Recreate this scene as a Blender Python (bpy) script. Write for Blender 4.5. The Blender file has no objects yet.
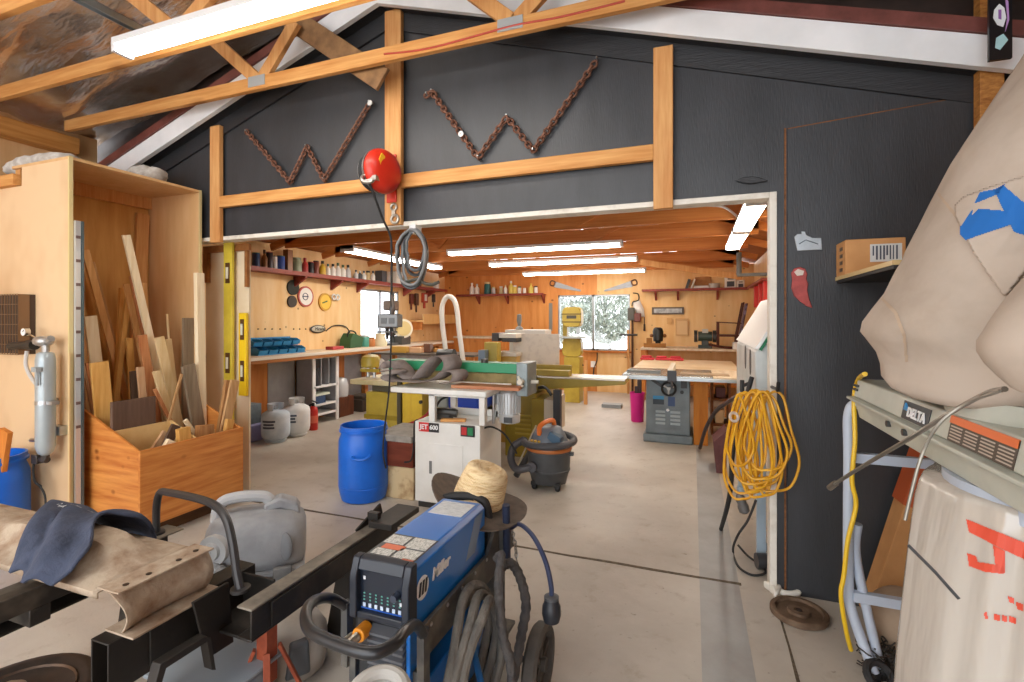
import bpy, math, random
from mathutils import Vector, Matrix, Euler, noise

random.seed(7)
PI = math.pi
scene = bpy.context.scene
C = scene.collection

# ------------------------------------------------------------------ camera
CAM_F, CAM_TH, CAM_HY, CAM_H = 490.0, math.radians(20.4), 320.0, 1.5
CT, ST = math.cos(CAM_TH), math.sin(CAM_TH)
cd = bpy.data.cameras.new('camera')
cam = bpy.data.objects.new('camera', cd)
C.objects.link(cam)
cam.location = (0, 0, CAM_H)
cam.rotation_euler = (PI / 2, 0, CAM_TH)
cd.sensor_width = 36.0
cd.lens = CAM_F * 36.0 / 1024.0
cd.shift_y = -(341.0 - CAM_HY) / 1024.0
cd.clip_start = 0.02
scene.camera = cam

# ------------------------------------------------------------------ world, exposure
wd = bpy.data.worlds.new('overcast_sky')
scene.world = wd
wd.use_nodes = True
_bg = wd.node_tree.nodes['Background']
_bg.inputs['Color'].default_value = (0.93, 0.96, 1.0, 1)
_bg.inputs['Strength'].default_value = 4.6
scene.view_settings.view_transform = 'Standard'
scene.view_settings.look = 'None'
scene.view_settings.gamma = 1.0
scene.view_settings.use_curve_mapping = False
scene.view_settings.exposure = 0.0
scene.cycles.max_bounces = 10
scene.cycles.diffuse_bounces = 6
scene.cycles.sample_clamp_indirect = 6.0

TUBE_FRONT, TUBE_BACK = 26.0, 26.0     # brightness of the fluorescent tubes


def at(px, py, X=None, Y=None, Z=None):
    """Point of the surveyed place seen at photo pixel (px, py) on a known plane."""
    a, b = (px - 512) / CAM_F, -(py - CAM_HY) / CAM_F
    D = (a * CT - ST, a * ST + CT, b)
    t = X / D[0] if X is not None else (Y / D[1] if Y is not None else (Z - CAM_H) / D[2])
    return Vector((D[0] * t, D[1] * t, CAM_H + D[2] * t))


# ------------------------------------------------------------------ materials
def lin(c):
    if isinstance(c, str):
        c = [int(c[i:i + 2], 16) for i in (0, 2, 4)]
    r = []
    for v in c[:3]:
        v = v / 255.0
        r.append(v / 12.92 if v <= 0.04045 else ((v + 0.055) / 1.055) ** 2.4)
    return (r[0], r[1], r[2], 1.0)


def mat(name, col, rough=0.55, metal=0.0, col2=None, scale=6.0, stretch=(1, 1, 1), detail=4.0, lo=0.35, hi=0.7,
        bump=0.0, bscale=None, bstretch=None, rnd=0.0, emit=0.0, alpha=1.0, trans=0.0, coat=0.0, spec=0.5, sss=0.0):
    m = bpy.data.materials.new(name)
    m.use_nodes = True
    nt = m.node_tree
    N, L = nt.nodes, nt.links
    b = N['Principled BSDF']
    b.inputs['Roughness'].default_value = rough
    b.inputs['Metallic'].default_value = metal
    b.inputs['Specular IOR Level'].default_value = spec
    b.inputs['Alpha'].default_value = alpha
    b.inputs['Transmission Weight'].default_value = trans
    b.inputs['Coat Weight'].default_value = coat
    c1 = lin(col)
    b.inputs['Base Color'].default_value = c1
    tc = None
    if col2 or bump:
        tc = N.new('ShaderNodeTexCoord')
    out = None
    if col2:
        mp = N.new('ShaderNodeMapping')
        mp.inputs['Scale'].default_value = stretch
        nz = N.new('ShaderNodeTexNoise')
        nz.inputs['Scale'].default_value = scale
        nz.inputs['Detail'].default_value = detail
        nz.inputs['Roughness'].default_value = 0.6
        rp = N.new('ShaderNodeMapRange')
        rp.inputs['From Min'].default_value = lo
        rp.inputs['From Max'].default_value = hi
        mx = N.new('ShaderNodeMix')
        mx.data_type = 'RGBA'
        mx.inputs[6].default_value = c1
        mx.inputs[7].default_value = lin(col2)
        L.new(tc.outputs['Object'], mp.inputs['Vector'])
        L.new(mp.outputs['Vector'], nz.inputs['Vector'])
        L.new(nz.outputs['Fac'], rp.inputs['Value'])
        L.new(rp.outputs['Result'], mx.inputs[0])
        out = mx.outputs[2]
    if rnd:
        oi = N.new('ShaderNodeObjectInfo')
        mr = N.new('ShaderNodeMapRange')
        mr.inputs['To Min'].default_value = 1 - rnd
        mr.inputs['To Max'].default_value = 1 + rnd
        L.new(oi.outputs['Random'], mr.inputs['Value'])
        hs = N.new('ShaderNodeHueSaturation')
        if out:
            L.new(out, hs.inputs['Color'])
        else:
            hs.inputs['Color'].default_value = c1
        L.new(mr.outputs['Result'], hs.inputs['Value'])
        out = hs.outputs['Color']
    if out:
        L.new(out, b.inputs['Base Color'])
    if emit:
        b.inputs['Emission Color'].default_value = c1
        b.inputs['Emission Strength'].default_value = emit
    if bump:
        mp2 = N.new('ShaderNodeMapping')
        mp2.inputs['Scale'].default_value = bstretch or stretch
        n2 = N.new('ShaderNodeTexNoise')
        n2.inputs['Scale'].default_value = bscale or scale
        n2.inputs['Detail'].default_value = 3.0
        bp = N.new('ShaderNodeBump')
        bp.inputs['Strength'].default_value = bump
        bp.inputs['Distance'].default_value = 0.02
        L.new(tc.outputs['Object'], mp2.inputs['Vector'])
        L.new(mp2.outputs['Vector'], n2.inputs['Vector'])
        L.new(n2.outputs['Fac'], bp.inputs['Height'])
        L.new(bp.outputs['Normal'], b.inputs['Normal'])
    return m


def wood(name, c1, c2, stretch=(8, 8, 0.6), scale=3.0, rough=0.6, rnd=0.0, knots=None):
    """Grain that runs along the axis with the small stretch; optional dark knots."""
    m = mat(name, c1, rough, col2=c2, scale=scale, stretch=stretch, detail=5, lo=0.3, hi=0.72, rnd=rnd, spec=0.3)
    if knots:
        nt = m.node_tree
        N, L = nt.nodes, nt.links
        b = N['Principled BSDF']
        src = b.inputs['Base Color'].links[0].from_socket
        tc = N.new('ShaderNodeTexCoord')
        mp = N.new('ShaderNodeMapping')
        mp.inputs['Scale'].default_value = knots[1]
        v = N.new('ShaderNodeTexVoronoi')
        v.inputs['Scale'].default_value = knots[2]
        r = N.new('ShaderNodeMapRange')
        r.inputs['From Min'].default_value = 0.05
        r.inputs['From Max'].default_value = 0.16
        r.inputs['To Min'].default_value = 0.8
        r.inputs['To Max'].default_value = 0.0
        mx = N.new('ShaderNodeMix')
        mx.data_type = 'RGBA'
        L.new(tc.outputs['Object'], mp.inputs['Vector'])
        L.new(mp.outputs['Vector'], v.inputs['Vector'])
        L.new(v.outputs['Distance'], r.inputs['Value'])
        L.new(r.outputs['Result'], mx.inputs[0])
        L.new(src, mx.inputs[6])
        mx.inputs[7].default_value = lin(knots[0])
        L.new(mx.outputs[2], b.inputs['Base Color'])
    return m


# ------------------------------------------------------------------ mesh builder
def frame(d):
    d = Vector(d).normalized()
    u = d.cross(Vector((0, 0, 1)))
    if u.length < 1e-3:
        u = d.cross(Vector((1, 0, 0)))
    u.normalize()
    return u, d.cross(u).normalized()


ORG = {}


class MB:
    def __init__(s):
        s.v, s.f, s.mi, s.cur = [], [], [], 0

    def add(s, vs, fs):
        o = len(s.v)
        s.v += [Vector(p) for p in vs]
        s.f += [tuple(i + o for i in f) for f in fs]
        s.mi += [s.cur] * len(fs)
        return s

    def use(s, i):
        s.cur = i
        return s

    def bb(s, x0, x1, y0, y1, z0, z1):
        return s.add([(x0, y0, z0), (x1, y0, z0), (x1, y1, z0), (x0, y1, z0), (x0, y0, z1), (x1, y0, z1), (x1, y1, z1), (x0, y1, z1)],
                     [(0, 3, 2, 1), (4, 5, 6, 7), (0, 1, 5, 4), (1, 2, 6, 5), (2, 3, 7, 6), (3, 0, 4, 7)])

    def box(s, c, size, rot=(0, 0, 0)):
        R = rot if isinstance(rot, Matrix) else Euler(rot).to_matrix()
        c = Vector(c)
        h = [k / 2 for k in size]
        vs = [c + R @ Vector((x * h[0], y * h[1], z * h[2])) for z in (-1, 1) for x, y in ((-1, -1), (1, -1), (1, 1), (-1, 1))]
        return s.add(vs, [(0, 3, 2, 1), (4, 5, 6, 7), (0, 1, 5, 4), (1, 2, 6, 5), (2, 3, 7, 6), (3, 0, 4, 7)])

    def beam(s, p0, p1, w, h, up=(0, 0, 1)):
        """Rectangular bar from p0 to p1; w across, h along `up`."""
        p0, p1 = Vector(p0), Vector(p1)
        d = (p1 - p0)
        L = d.length
        d.normalize()
        u = d.cross(Vector(up))
        if u.length < 1e-3:
            u = d.cross(Vector((1, 0, 0)))
        u.normalize()
        n = u.cross(d).normalized()
        R = Matrix((u, d, n)).transposed()
        return s.box((p0 + p1) / 2, (w, L, h), R)

    def tube(s, pts, r, n=8, closed=False, caps=True):
        pts = [Vector(p) for p in pts]
        m = len(pts)
        rs = r if isinstance(r, (list, tuple)) else [r] * m
        vs, fs = [], []
        pu = None
        for i, p in enumerate(pts):
            if closed:
                t = pts[(i + 1) % m] - pts[i - 1]
            else:
                t = pts[min(i + 1, m - 1)] - pts[max(i - 1, 0)]
            if t.length < 1e-9:
                t = Vector((0, 0, 1))
            t.normalize()
            if pu is None:
                u, w = frame(t)
            else:
                u = pu - t * pu.dot(t)
                if u.length < 1e-6:
                    u, w = frame(t)
                u.normalize()
                w = t.cross(u)
            pu = u
            for k in range(n):
                a = 2 * PI * k / n
                vs.append(p + (u * math.cos(a) + w * math.sin(a)) * rs[i])
        segs = m if closed else m - 1
        for i in range(segs):
            j = (i + 1) % m
            for k in range(n):
                k2 = (k + 1) % n
                fs.append((i * n + k, i * n + k2, j * n + k2, j * n + k))
        if caps and not closed:
            fs.append(tuple(range(n - 1, -1, -1)))
            fs.append(tuple((m - 1) * n + k for k in range(n)))
        return s.add(vs, fs)

    def cyl(s, p0, p1, r0, r1=None, n=20):
        return s.tube([p0, p1], [r0, r0 if r1 is None else r1], n)

    def lathe(s, prof, c=(0, 0, 0), n=28, axis=(0, 0, 1), squash=1.0):
        """prof: (radius, height) pairs along axis from c."""
        ax = Vector(axis).normalized()
        u, w = frame(ax)
        c = Vector(c)
        vs, fs = [], []
        for r, z in prof:
            for k in range(n):
                a = 2 * PI * k / n
                vs.append(c + ax * z + (u * math.cos(a) + w * math.sin(a) * squash) * max(r, 1e-5))
        m = len(prof)
        for i in range(m - 1):
            for k in range(n):
                k2 = (k + 1) % n
                fs.append((i * n + k, i * n + k2, (i + 1) * n + k2, (i + 1) * n + k))
        fs.append(tuple(range(n - 1, -1, -1)))
        fs.append(tuple((m - 1) * n + k for k in range(n)))
        return s.add(vs, fs)

    def prism(s, poly, a0, a1, axis='y', M=None):
        """Polygon of 2-D points pushed from a0 to a1 along axis."""
        def mk(p, a):
            if axis == 'y':
                q = Vector((p[0], a, p[1]))
            elif axis == 'x':
                q = Vector((a, p[0], p[1]))
            else:
                q = Vector((p[0], p[1], a))
            return M @ q if M else q
        n = len(poly)
        vs = [mk(p, a0) for p in poly] + [mk(p, a1) for p in poly]
        fs = [tuple(range(n)), tuple(range(2 * n - 1, n - 1, -1))]
        fs += [(i, n + i, n + (i + 1) % n, (i + 1) % n) for i in range(n)]
        return s.add(vs, fs)

    def ell(s, c, r, n=16, m=10, R=None):
        c = Vector(c)
        r = (r, r, r) if isinstance(r, (int, float)) else r
        vs, fs = [], []
        for i in range(m + 1):
            th = PI * i / m
            for k in range(n):
                a = 2 * PI * k / n
                q = Vector((r[0] * math.sin(th) * math.cos(a), r[1] * math.sin(th) * math.sin(a), r[2] * math.cos(th)))
                vs.append(c + (R @ q if R else q))
        for i in range(m):
            for k in range(n):
                k2 = (k + 1) % n
                fs.append((i * n + k, (i + 1) * n + k, (i + 1) * n + k2, i * n + k2))
        return s.add(vs, fs)

    def loft(s, rings, cap=True, closed=True):
        n = len(rings[0])
        vs = [p for r in rings for p in r]
        fs = []
        for i in range(len(rings) - 1):
            for k in range(n if closed else n - 1):
                k2 = (k + 1) % n
                fs.append((i * n + k, i * n + k2, (i + 1) * n + k2, (i + 1) * n + k))
        if cap and closed:
            fs.append(tuple(range(n - 1, -1, -1)))
            fs.append(tuple((len(rings) - 1) * n + k for k in range(n)))
        return s.add(vs, fs)

    def torus(s, c, R, r, axis=(0, 0, 1), n=32, k=8):
        u, w = frame(axis)
        c = Vector(c)
        return s.tube([c + (u * math.cos(2 * PI * i / n) + w * math.sin(2 * PI * i / n)) * R for i in range(n)], r, k, closed=True)

    def build(s, name, m, parent=None, bevel=0.0, smooth=35, seg=2, label=None, solid=0.0, sub=0):
        me = bpy.data.meshes.new(name)
        if parent is not None:
            off = ORG.get(parent, Vector((0, 0, 0)))
        else:
            xs = [p.x for p in s.v]; ys = [p.y for p in s.v]; zs = [p.z for p in s.v]
            off = Vector(((min(xs) + max(xs)) / 2, (min(ys) + max(ys)) / 2, min(zs)))
        me.from_pydata([p - off for p in s.v], [], s.f)
        for k in (m if isinstance(m, (list, tuple)) else [m]):
            me.materials.append(k)
        if s.cur or any(s.mi):
            me.polygons.foreach_set('material_index', s.mi)
        import bmesh
        bm = bmesh.new()
        bm.from_mesh(me)
        bmesh.ops.recalc_face_normals(bm, faces=bm.faces)
        bm.to_mesh(me)
        bm.free()
        if smooth:
            me.polygons.foreach_set('use_smooth', [True] * len(me.polygons))
            me.set_sharp_from_angle(angle=math.radians(smooth))
        me.update()
        o = bpy.data.objects.new(name, me)
        C.objects.link(o)
        if parent is not None:
            o.parent = parent
            ORG[o] = off
        else:
            o.location = off
            ORG[o] = off
        if solid:
            md = o.modifiers.new('thickness', 'SOLIDIFY')
            md.thickness = solid
            md.offset = 0
        if bevel:
            md = o.modifiers.new('bevel', 'BEVEL')
            md.width = bevel
            md.segments = seg
            md.limit_method = 'ANGLE'
            md.angle_limit = math.radians(40)
        if sub:
            md = o.modifiers.new('sub', 'SUBSURF')
            md.levels = sub
            md.render_levels = sub
        if label:
            o['label'] = label
        return o


def tag(o, label, cat, group=None, kind=None):
    o['label'] = label
    o['category'] = cat
    if group:
        o['group'] = group
    if kind:
        o['kind'] = kind
    return o


def thing(name, label, cat, loc, rz=0.0, group=None, local=False):
    """Empty at the thing's base. Parts are given in world coordinates, or local ones when local=True."""
    o = bpy.data.objects.new(name, None)
    C.objects.link(o)
    o.location = loc
    o.rotation_euler = (0, 0, rz)
    o.empty_display_size = 0.1
    ORG[o] = Vector((0, 0, 0)) if local else Vector(loc)
    return tag(o, label, cat, group)


def dup(root, loc, rz=None, label=None, group=None, scale=None):
    r = root.copy()
    C.objects.link(r)
    r.location = loc
    if rz is not None:
        r.rotation_euler = (0, 0, rz)
    if scale:
        r.scale = scale
    if label:
        r['label'] = label
    if group:
        r['group'] = group
    for ch in list(root.children):
        c = ch.copy()
        C.objects.link(c)
        c.parent = r
        for g in list(ch.children):
            d = g.copy()
            C.objects.link(d)
            d.parent = c
    return r


def struct(o):
    o['kind'] = 'structure'
    return o


def spline(pts, k=6, closed=False):
    pts = [Vector(p) for p in pts]
    n = len(pts)
    out = []
    for i in range(n if closed else n - 1):
        if closed:
            a, b, c, d = pts[i - 1], pts[i], pts[(i + 1) % n], pts[(i + 2) % n]
        else:
            a, b, c, d = pts[max(i - 1, 0)], pts[i], pts[i + 1], pts[min(i + 2, n - 1)]
        for j in range(k):
            t = j / k
            out.append(0.5 * ((2 * b) + (c - a) * t + (2 * a - 5 * b + 4 * c - d) * t * t + (3 * b - a - 3 * c + d) * t ** 3))
    if not closed:
        out.append(pts[-1])
    return out


def lettering(txt, size, m, parent, M, name='lettering', depth=0.0015, bold=0.0, shear=0.0):
    """Raised letters; M places a text plane (x right, y up) in world space."""
    cu = bpy.data.curves.new(name, 'FONT')
    cu.body = txt
    cu.size = size
    cu.extrude = depth
    cu.offset = bold
    cu.shear = shear
    cu.align_x = 'CENTER'
    cu.align_y = 'CENTER'
    cu.resolution_u = 3
    tmp = bpy.data.objects.new('tmp', cu)
    C.objects.link(tmp)
    dg = bpy.context.evaluated_depsgraph_get()
    me = bpy.data.meshes.new_from_object(tmp.evaluated_get(dg))
    bpy.data.objects.remove(tmp)
    me.name = name
    me.transform(Matrix.Translation(-ORG.get(parent, Vector((0, 0, 0)))) @ M)
    me.materials.clear()
    me.materials.append(m)
    o = bpy.data.objects.new(name, me)
    C.objects.link(o)
    o.parent = parent
    return o


def plane_M(o, x, y):
    x = Vector(x).normalized()
    y = Vector(y).normalized()
    z = x.cross(y).normalized()
    y = z.cross(x)
    M = Matrix((x, y, z)).transposed().to_4x4()
    M.translation = Vector(o)
    return M

# ------------------------------------------------------------------ shared materials
PINE = wood('pine', 'd9a76c', 'bf8148', (10, 10, 0.8), 3.0, knots=('7a4316', (1, 1, 0.5), 2.2))
PINE_X = wood('pine_x', 'dca868', 'bd7d3e', (0.7, 10, 10), 3.0, knots=('7a4316', (0.5, 1, 1), 2.2))
PINE_Y = wood('pine_y', 'd29a56', 'b37334', (10, 0.7, 10), 3.0)
ORANGE_X = wood('orange_fir', 'c97f3c', 'a3591f', (0.6, 10, 10), 3.0)
BROWN_X = wood('aged_fir', 'd08a4a', 'b0662c', (0.5, 12, 12), 2.5, rough=0.5)
WHITE = mat('white_paint', 'eef0f2', 0.45, col2='dfe2e4', scale=3)
WHITE_OLD = mat('old_white_paint', 'e2ddd2', 0.55, col2='bdb3a3', scale=9, lo=0.5, hi=0.8)
BLACK = mat('black_paint', '3a3c40', 0.42, col2='2f3134', scale=1.6, stretch=(4, 4, 1), lo=0.3, hi=0.7, bump=0.12, bscale=30, bstretch=(6, 6, 0.6))
BLACK_TRIM = mat('black_trim_paint', '2a2b2e', 0.5, bump=0.2, bscale=25, bstretch=(0.6, 6, 6))
PLY = wood('plywood', 'dcb584', 'cfa26d', (5, 5, 0.8), 2.2, rough=0.55)
PLY_LEFT = wood('plywood_light', 'e6bf84', 'd4a25e', (3, 3, 0.5), 2.0, rough=0.5)
PLY_ORANGE = wood('plywood_orange', 'cf8a45', 'b4692a', (4, 4, 0.6), 2.4, rough=0.45, knots=('6b3010', (1, 1, 1), 2.6))
STEEL = mat('bare_steel', 'b9bcbe', 0.35, 0.9)
DARK_STEEL = mat('dark_steel', '3a3a3b', 0.45, 0.6)
CHROME = mat('chrome', 'd5d7d9', 0.15, 1.0)
BLACK_PLASTIC = mat('black_plastic', '1d1e20', 0.4)
BLACK_RUBBER = mat('black_rubber', '262627', 0.7)
GREY_PLASTIC = mat('grey_plastic', '6b6e72', 0.45)
RED = mat('red_paint', 'c4281e', 0.35)
YELLOW = mat('yellow_paint', 'e8b91c', 0.4)
RUST = mat('rust', '7a4a30', 0.8, 0.2, col2='4b2c1d', scale=30)


def peg(name, c1, c2, stretch, flat):
    """Pegboard / panel wood with a sparse grid of small dark holes (on whichever vertical plane)."""
    m = wood(name, c1, c2, stretch, 2.2, rough=0.5)
    nt = m.node_tree
    N, L = nt.nodes, nt.links
    b = N['Principled BSDF']
    src = b.inputs['Base Color'].links[0].from_socket
    tc = N.new('ShaderNodeTexCoord')
    v = N.new('ShaderNodeTexVoronoi')
    v.inputs['Scale'].default_value = 3.6
    v.inputs['Randomness'].default_value = 0.35
    r = N.new('ShaderNodeMapRange')
    r.inputs['From Min'].default_value = 0.05
    r.inputs['From Max'].default_value = 0.085
    r.inputs['To Min'].default_value = 0.75
    r.inputs['To Max'].default_value = 0.0
    mx = N.new('ShaderNodeMix')
    mx.data_type = 'RGBA'
    mp = N.new('ShaderNodeMapping')
    mp.inputs['Scale'].default_value = flat
    L.new(tc.outputs['Object'], mp.inputs['Vector'])
    L.new(mp.outputs['Vector'], v.inputs['Vector'])
    L.new(v.outputs['Distance'], r.inputs['Value'])
    L.new(r.outputs['Result'], mx.inputs[0])
    L.new(src, mx.inputs[6])
    mx.inputs[7].default_value = lin('5a3315')
    L.new(mx.outputs[2], b.inputs['Base Color'])
    return m


PEG_LEFT = peg('panel_left', 'f0d2a2', 'e3b97e', (3, 3, 0.5), (0, 1, 1))
PEG_BACK = peg('panel_back', 'f0cd96', 'e0b070', (3, 3, 0.5), (1, 0, 1.6))
PEG_ORANGE = peg('panel_orange', 'dd9c58', 'c47a38', (4, 4, 0.5), (.7, 0, .9))


def concrete():
    m = mat('concrete', 'c5beb3', 0.5, col2='a0968a', scale=0.9, detail=8, lo=0.38, hi=0.75, bump=0.05, bscale=60)
    nt = m.node_tree
    N, L = nt.nodes, nt.links
    b = N['Principled BSDF']
    src = b.inputs['Base Color'].links[0].from_socket
    tc = N.new('ShaderNodeTexCoord')
    n = N.new('ShaderNodeTexNoise')
    n.inputs['Scale'].default_value = 7.0
    n.inputs['Detail'].default_value = 8.0
    n.inputs['Roughness'].default_value = 0.7
    r = N.new('ShaderNodeMapRange')
    r.inputs['From Min'].default_value = 0.55
    r.inputs['From Max'].default_value = 0.8
    r.inputs['To Max'].default_value = 0.75
    mx = N.new('ShaderNodeMix')
    mx.data_type = 'RGBA'
    L.new(tc.outputs['Object'], n.inputs['Vector'])
    L.new(n.outputs['Fac'], r.inputs['Value'])
    L.new(r.outputs['Result'], mx.inputs[0])
    L.new(src, mx.inputs[6])
    mx.inputs[7].default_value = lin('93836f')
    # small dark specks
    n2 = N.new('ShaderNodeTexNoise')
    n2.inputs['Scale'].default_value = 26.0
    n2.inputs['Detail'].default_value = 2.0
    r2 = N.new('ShaderNodeMapRange')
    r2.inputs['From Min'].default_value = 0.70
    r2.inputs['From Max'].default_value = 0.78
    r2.inputs['To Max'].default_value = 0.6
    mx2 = N.new('ShaderNodeMix')
    mx2.data_type = 'RGBA'
    L.new(tc.outputs['Object'], n2.inputs['Vector'])
    L.new(n2.outputs['Fac'], r2.inputs['Value'])
    L.new(r2.outputs['Result'], mx2.inputs[0])
    L.new(mx.outputs[2], mx2.inputs[6])
    mx2.inputs[7].default_value = lin('6e6254')
    L.new(mx2.outputs[2], b.inputs['Base Color'])
    return m


CONC = concrete()
CONC_GREY = mat('grey_concrete', 'a9a9a7', 0.5, col2='95938f', scale=3, detail=8, bump=0.04, bscale=60)
JOINT = mat('joint_dirt', '4a4034', 0.9, col2='70644f', scale=30)

# ------------------------------------------------------------------ floor
FX0, FX1, FY0, FY1 = -6.2, 2.2, -3.6, 10.6
struct(MB().bb(FX0, FX1, FY0, FY1, -0.15, 0.0).build('floor', CONC))
struct(MB().prism([(0.04, -1.5), (0.26, -1.5), (0.22, 6.5), (0.02, 6.5)], 0.0, 0.0015, 'z').build('trim_1', CONC_GREY))
jt = MB()
pts = [(-5.0 + 0.25 * i, 3.055 + random.uniform(-0.006, 0.006), random.uniform(0.009, 0.016)) for i in range(23)]
jt.loft([[(x, y - w, 0.0), (x, y + w, 0.0), (x, y + w, 0.002), (x, y - w, 0.002)] for x, y, w in pts if x < 0.42])
struct(jt.build('trim_2', JOINT, smooth=0))
jt = MB()
pts = [(0.405 + random.uniform(-0.003, 0.003), 2.95 - 0.2 * i, random.uniform(0.004, 0.008)) for i in range(24)]
jt.loft([[(x - w, y, 0.0), (x + w, y, 0.0), (x + w, y, 0.0025), (x - w, y, 0.0025)] for x, y, w in pts])
struct(jt.build('trim_3', JOINT, smooth=0))

# ------------------------------------------------------------------ the black gable wall between the two rooms
WY = 3.04
RX, RZ = -2.09, 3.765            # ridge of the black gable
def gz(x):                        # top of the black gable
    return RZ - (0.336 if x < RX else 0.314) * abs(x - RX)
LX = -5.42
wall = MB()
wall.prism([(0.425, 0.0), (1.62, 0.0), (1.62, gz(1.62)), (RX, RZ), (LX, gz(LX)), (LX, 0.0), (-4.6, 0.0), (-4.6, 2.205), (0.425, 2.205)], WY, WY + 0.12)
struct(wall.build('wall_partition', BLACK, smooth=0))
# frieze board under the rake
fz = MB()
fz.prism([(LX, gz(LX)), (RX, RZ), (RX, RZ - 0.15), (LX, gz(LX) - 0.15)], WY - 0.018, WY)
fz.prism([(RX, RZ), (1.62, gz(1.62)), (1.62, gz(1.62) - 0.15), (RX, RZ - 0.15)], WY - 0.018, WY)
struct(fz.build('trim_4', BLACK_TRIM, smooth=0))
# black panel to the right of the opening, with the thin bare edge around it
struct(MB().prism([(0.478, 0.03), (1.62, 0.03), (1.62, 2.62), (0.478, 2.54)], WY - 0.012, WY).build('wall_panel', BLACK, smooth=0))
SEAM = wood('bare_edge', '8a5a34', '5a3a22', (3, 3, 12), 3)
struct(MB().bb(0.462, 0.472, WY - 0.006, WY + 0.004, 0.02, 2.55).prism([(0.478, 2.541), (1.62, 2.621), (1.62, 2.626), (0.478, 2.548)], WY - 0.007, WY).build('trim_5', SEAM))
# white rake boards and the brown drip edge above
def rake(a, z0, z1, y0, y1):
    m = MB()
    m.prism([(LX, gz(LX) + z0), (RX, RZ + z0), (RX, RZ + z1), (LX, gz(LX) + z1)], y0, y1)
    m.prism([(RX, RZ + z0), (1.62, gz(1.62) + z0), (1.62, gz(1.62) + z1), (RX, RZ + z1)], y0, y1)
    return m
struct(rake(0, -0.04, 0.11, WY - 0.15, WY - 0.11).build('trim_6', WHITE, bevel=0.003))
struct(rake(0, 0.112, 0.18, WY - 0.165, WY - 0.10).build('trim_7', mat('brown_drip_edge', '7b4740', 0.45, col2='5d332c', scale=8), smooth=0))
struct(rake(0, -0.02, 0.11, WY - 0.11, WY + 0.12).build('trim_8', BLACK_TRIM, smooth=0))
# white lining of the opening
ln = MB()
ln.bb(0.388, 0.425, WY - 0.02, WY + 0.07, 0.0, 2.205)
ln.bb(-4.6, 0.388, WY - 0.02, WY + 0.09, 2.172, 2.205)
struct(ln.build('door_1', WHITE_OLD, bevel=0.003))
# studs and rail nailed on the black wall
def stud(n, x0, x1, z0, z1, m=PINE, t=0.04):
    struct(MB().bb(x0, x1, WY - 0.02 - t, WY - 0.0195, z0, z1).build('trim_%d' % n, m, bevel=0.004))
stud(9, -3.825, -3.715, 2.15, gz(-3.77) - 0.07)
stud(10, -2.085, -1.95, 2.18, gz(-2.0) - 0.02)
stud(11, -0.225, -0.115, 2.15, gz(-0.15) - 0.06)
stud(12, -3.715, -2.085, 2.44, 2.533, PINE_X)
stud(13, -1.95, -0.225, 2.44, 2.533, PINE_X)

# ------------------------------------------------------------------ front room shell
struct(MB().bb(-5.62, -5.44, FY0, WY + 0.02, 0.0, 3.25).build('wall_left', PLY))
OSB = mat('osb', 'c48a45', 0.6, col2='8d5522', scale=22, stretch=(1, 1, 3), detail=3)
struct(MB().bb(1.62, 1.74, FY0, WY + 0.12, 0.0, 3.1).build('wall_right', OSB))
FOIL = mat('foil', 'e6e2dd', 0.22, 0.8, col2='c7a37c', scale=2.6, detail=4, lo=0.45, hi=0.75, bump=1.0, bscale=2.6, bstretch=(1.0, 3.0, 1))  # tan blotches put warm wood reflections into the foil colour
DARKROOF = mat('roof_underlay', '4b3a33', 0.5, 0.2, col2='2f2521', scale=4)
def foil_panel(x0, z0, x1, z1, y0, y1, m, amp, nm):
    g = MB()
    nu, nv = 44, 56
    rows = []
    for j in range(nv + 1):
        y = y0 + (y1 - y0) * j / nv
        row = []
        for i in range(nu + 1):
            t = i / nu
            x = x0 + (x1 - x0) * t
            z = z0 + (z1 - z0) * t
            sag = amp * (0.5 - abs(0.5 - (y / 0.6) % 1.0)) * 1.2
            w = noise.noise(Vector((x * 2.0, y * 4.5, 1.3))) * amp + noise.noise(Vector((x * 5.0 + y * 3, y * 9, 4.0))) * amp * 0.45
            row.append((x, y, z + w - sag))
        rows.append(row)
    g.loft(rows, cap=False, closed=False)
    return struct(g.build(nm, m, smooth=180))
foil_panel(-5.75, 3.16, RX, 4.18, FY0, 3.12, FOIL, 0.06, 'ceiling')
foil_panel(RX, 4.36, 2.2, 2.93, FY0, 3.12, DARKROOF, 0.02, 'ceiling_right')
struct(MB().prism([(-5.7, 3.36), (RX, 4.42), (RX, 4.5), (-5.7, 3.44)], FY0, 3.4).prism([(RX, 4.42), (2.2, 2.98), (2.2, 3.06), (RX, 4.5)], FY0, 3.4).build('ceiling_deck', DARKROOF))
# dark sheathing that closes the gap above the black gable
struct(MB().prism([(-5.7, 2.6), (1.8, 2.4), (1.8, 3.1), (RX, 4.42), (-5.7, 3.4)], WY + 0.13, WY + 0.16).build('wall_gable', DARKROOF, smooth=0))
# top plate along the left wall
struct(MB().bb(-5.44, -5.3, FY0, WY - 0.2, 3.02, 3.17).build('trim_14', PINE_Y, bevel=0.004))

NAILP = mat('nail_plate_zinc', 'a9afb2', .5, .3)
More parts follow.
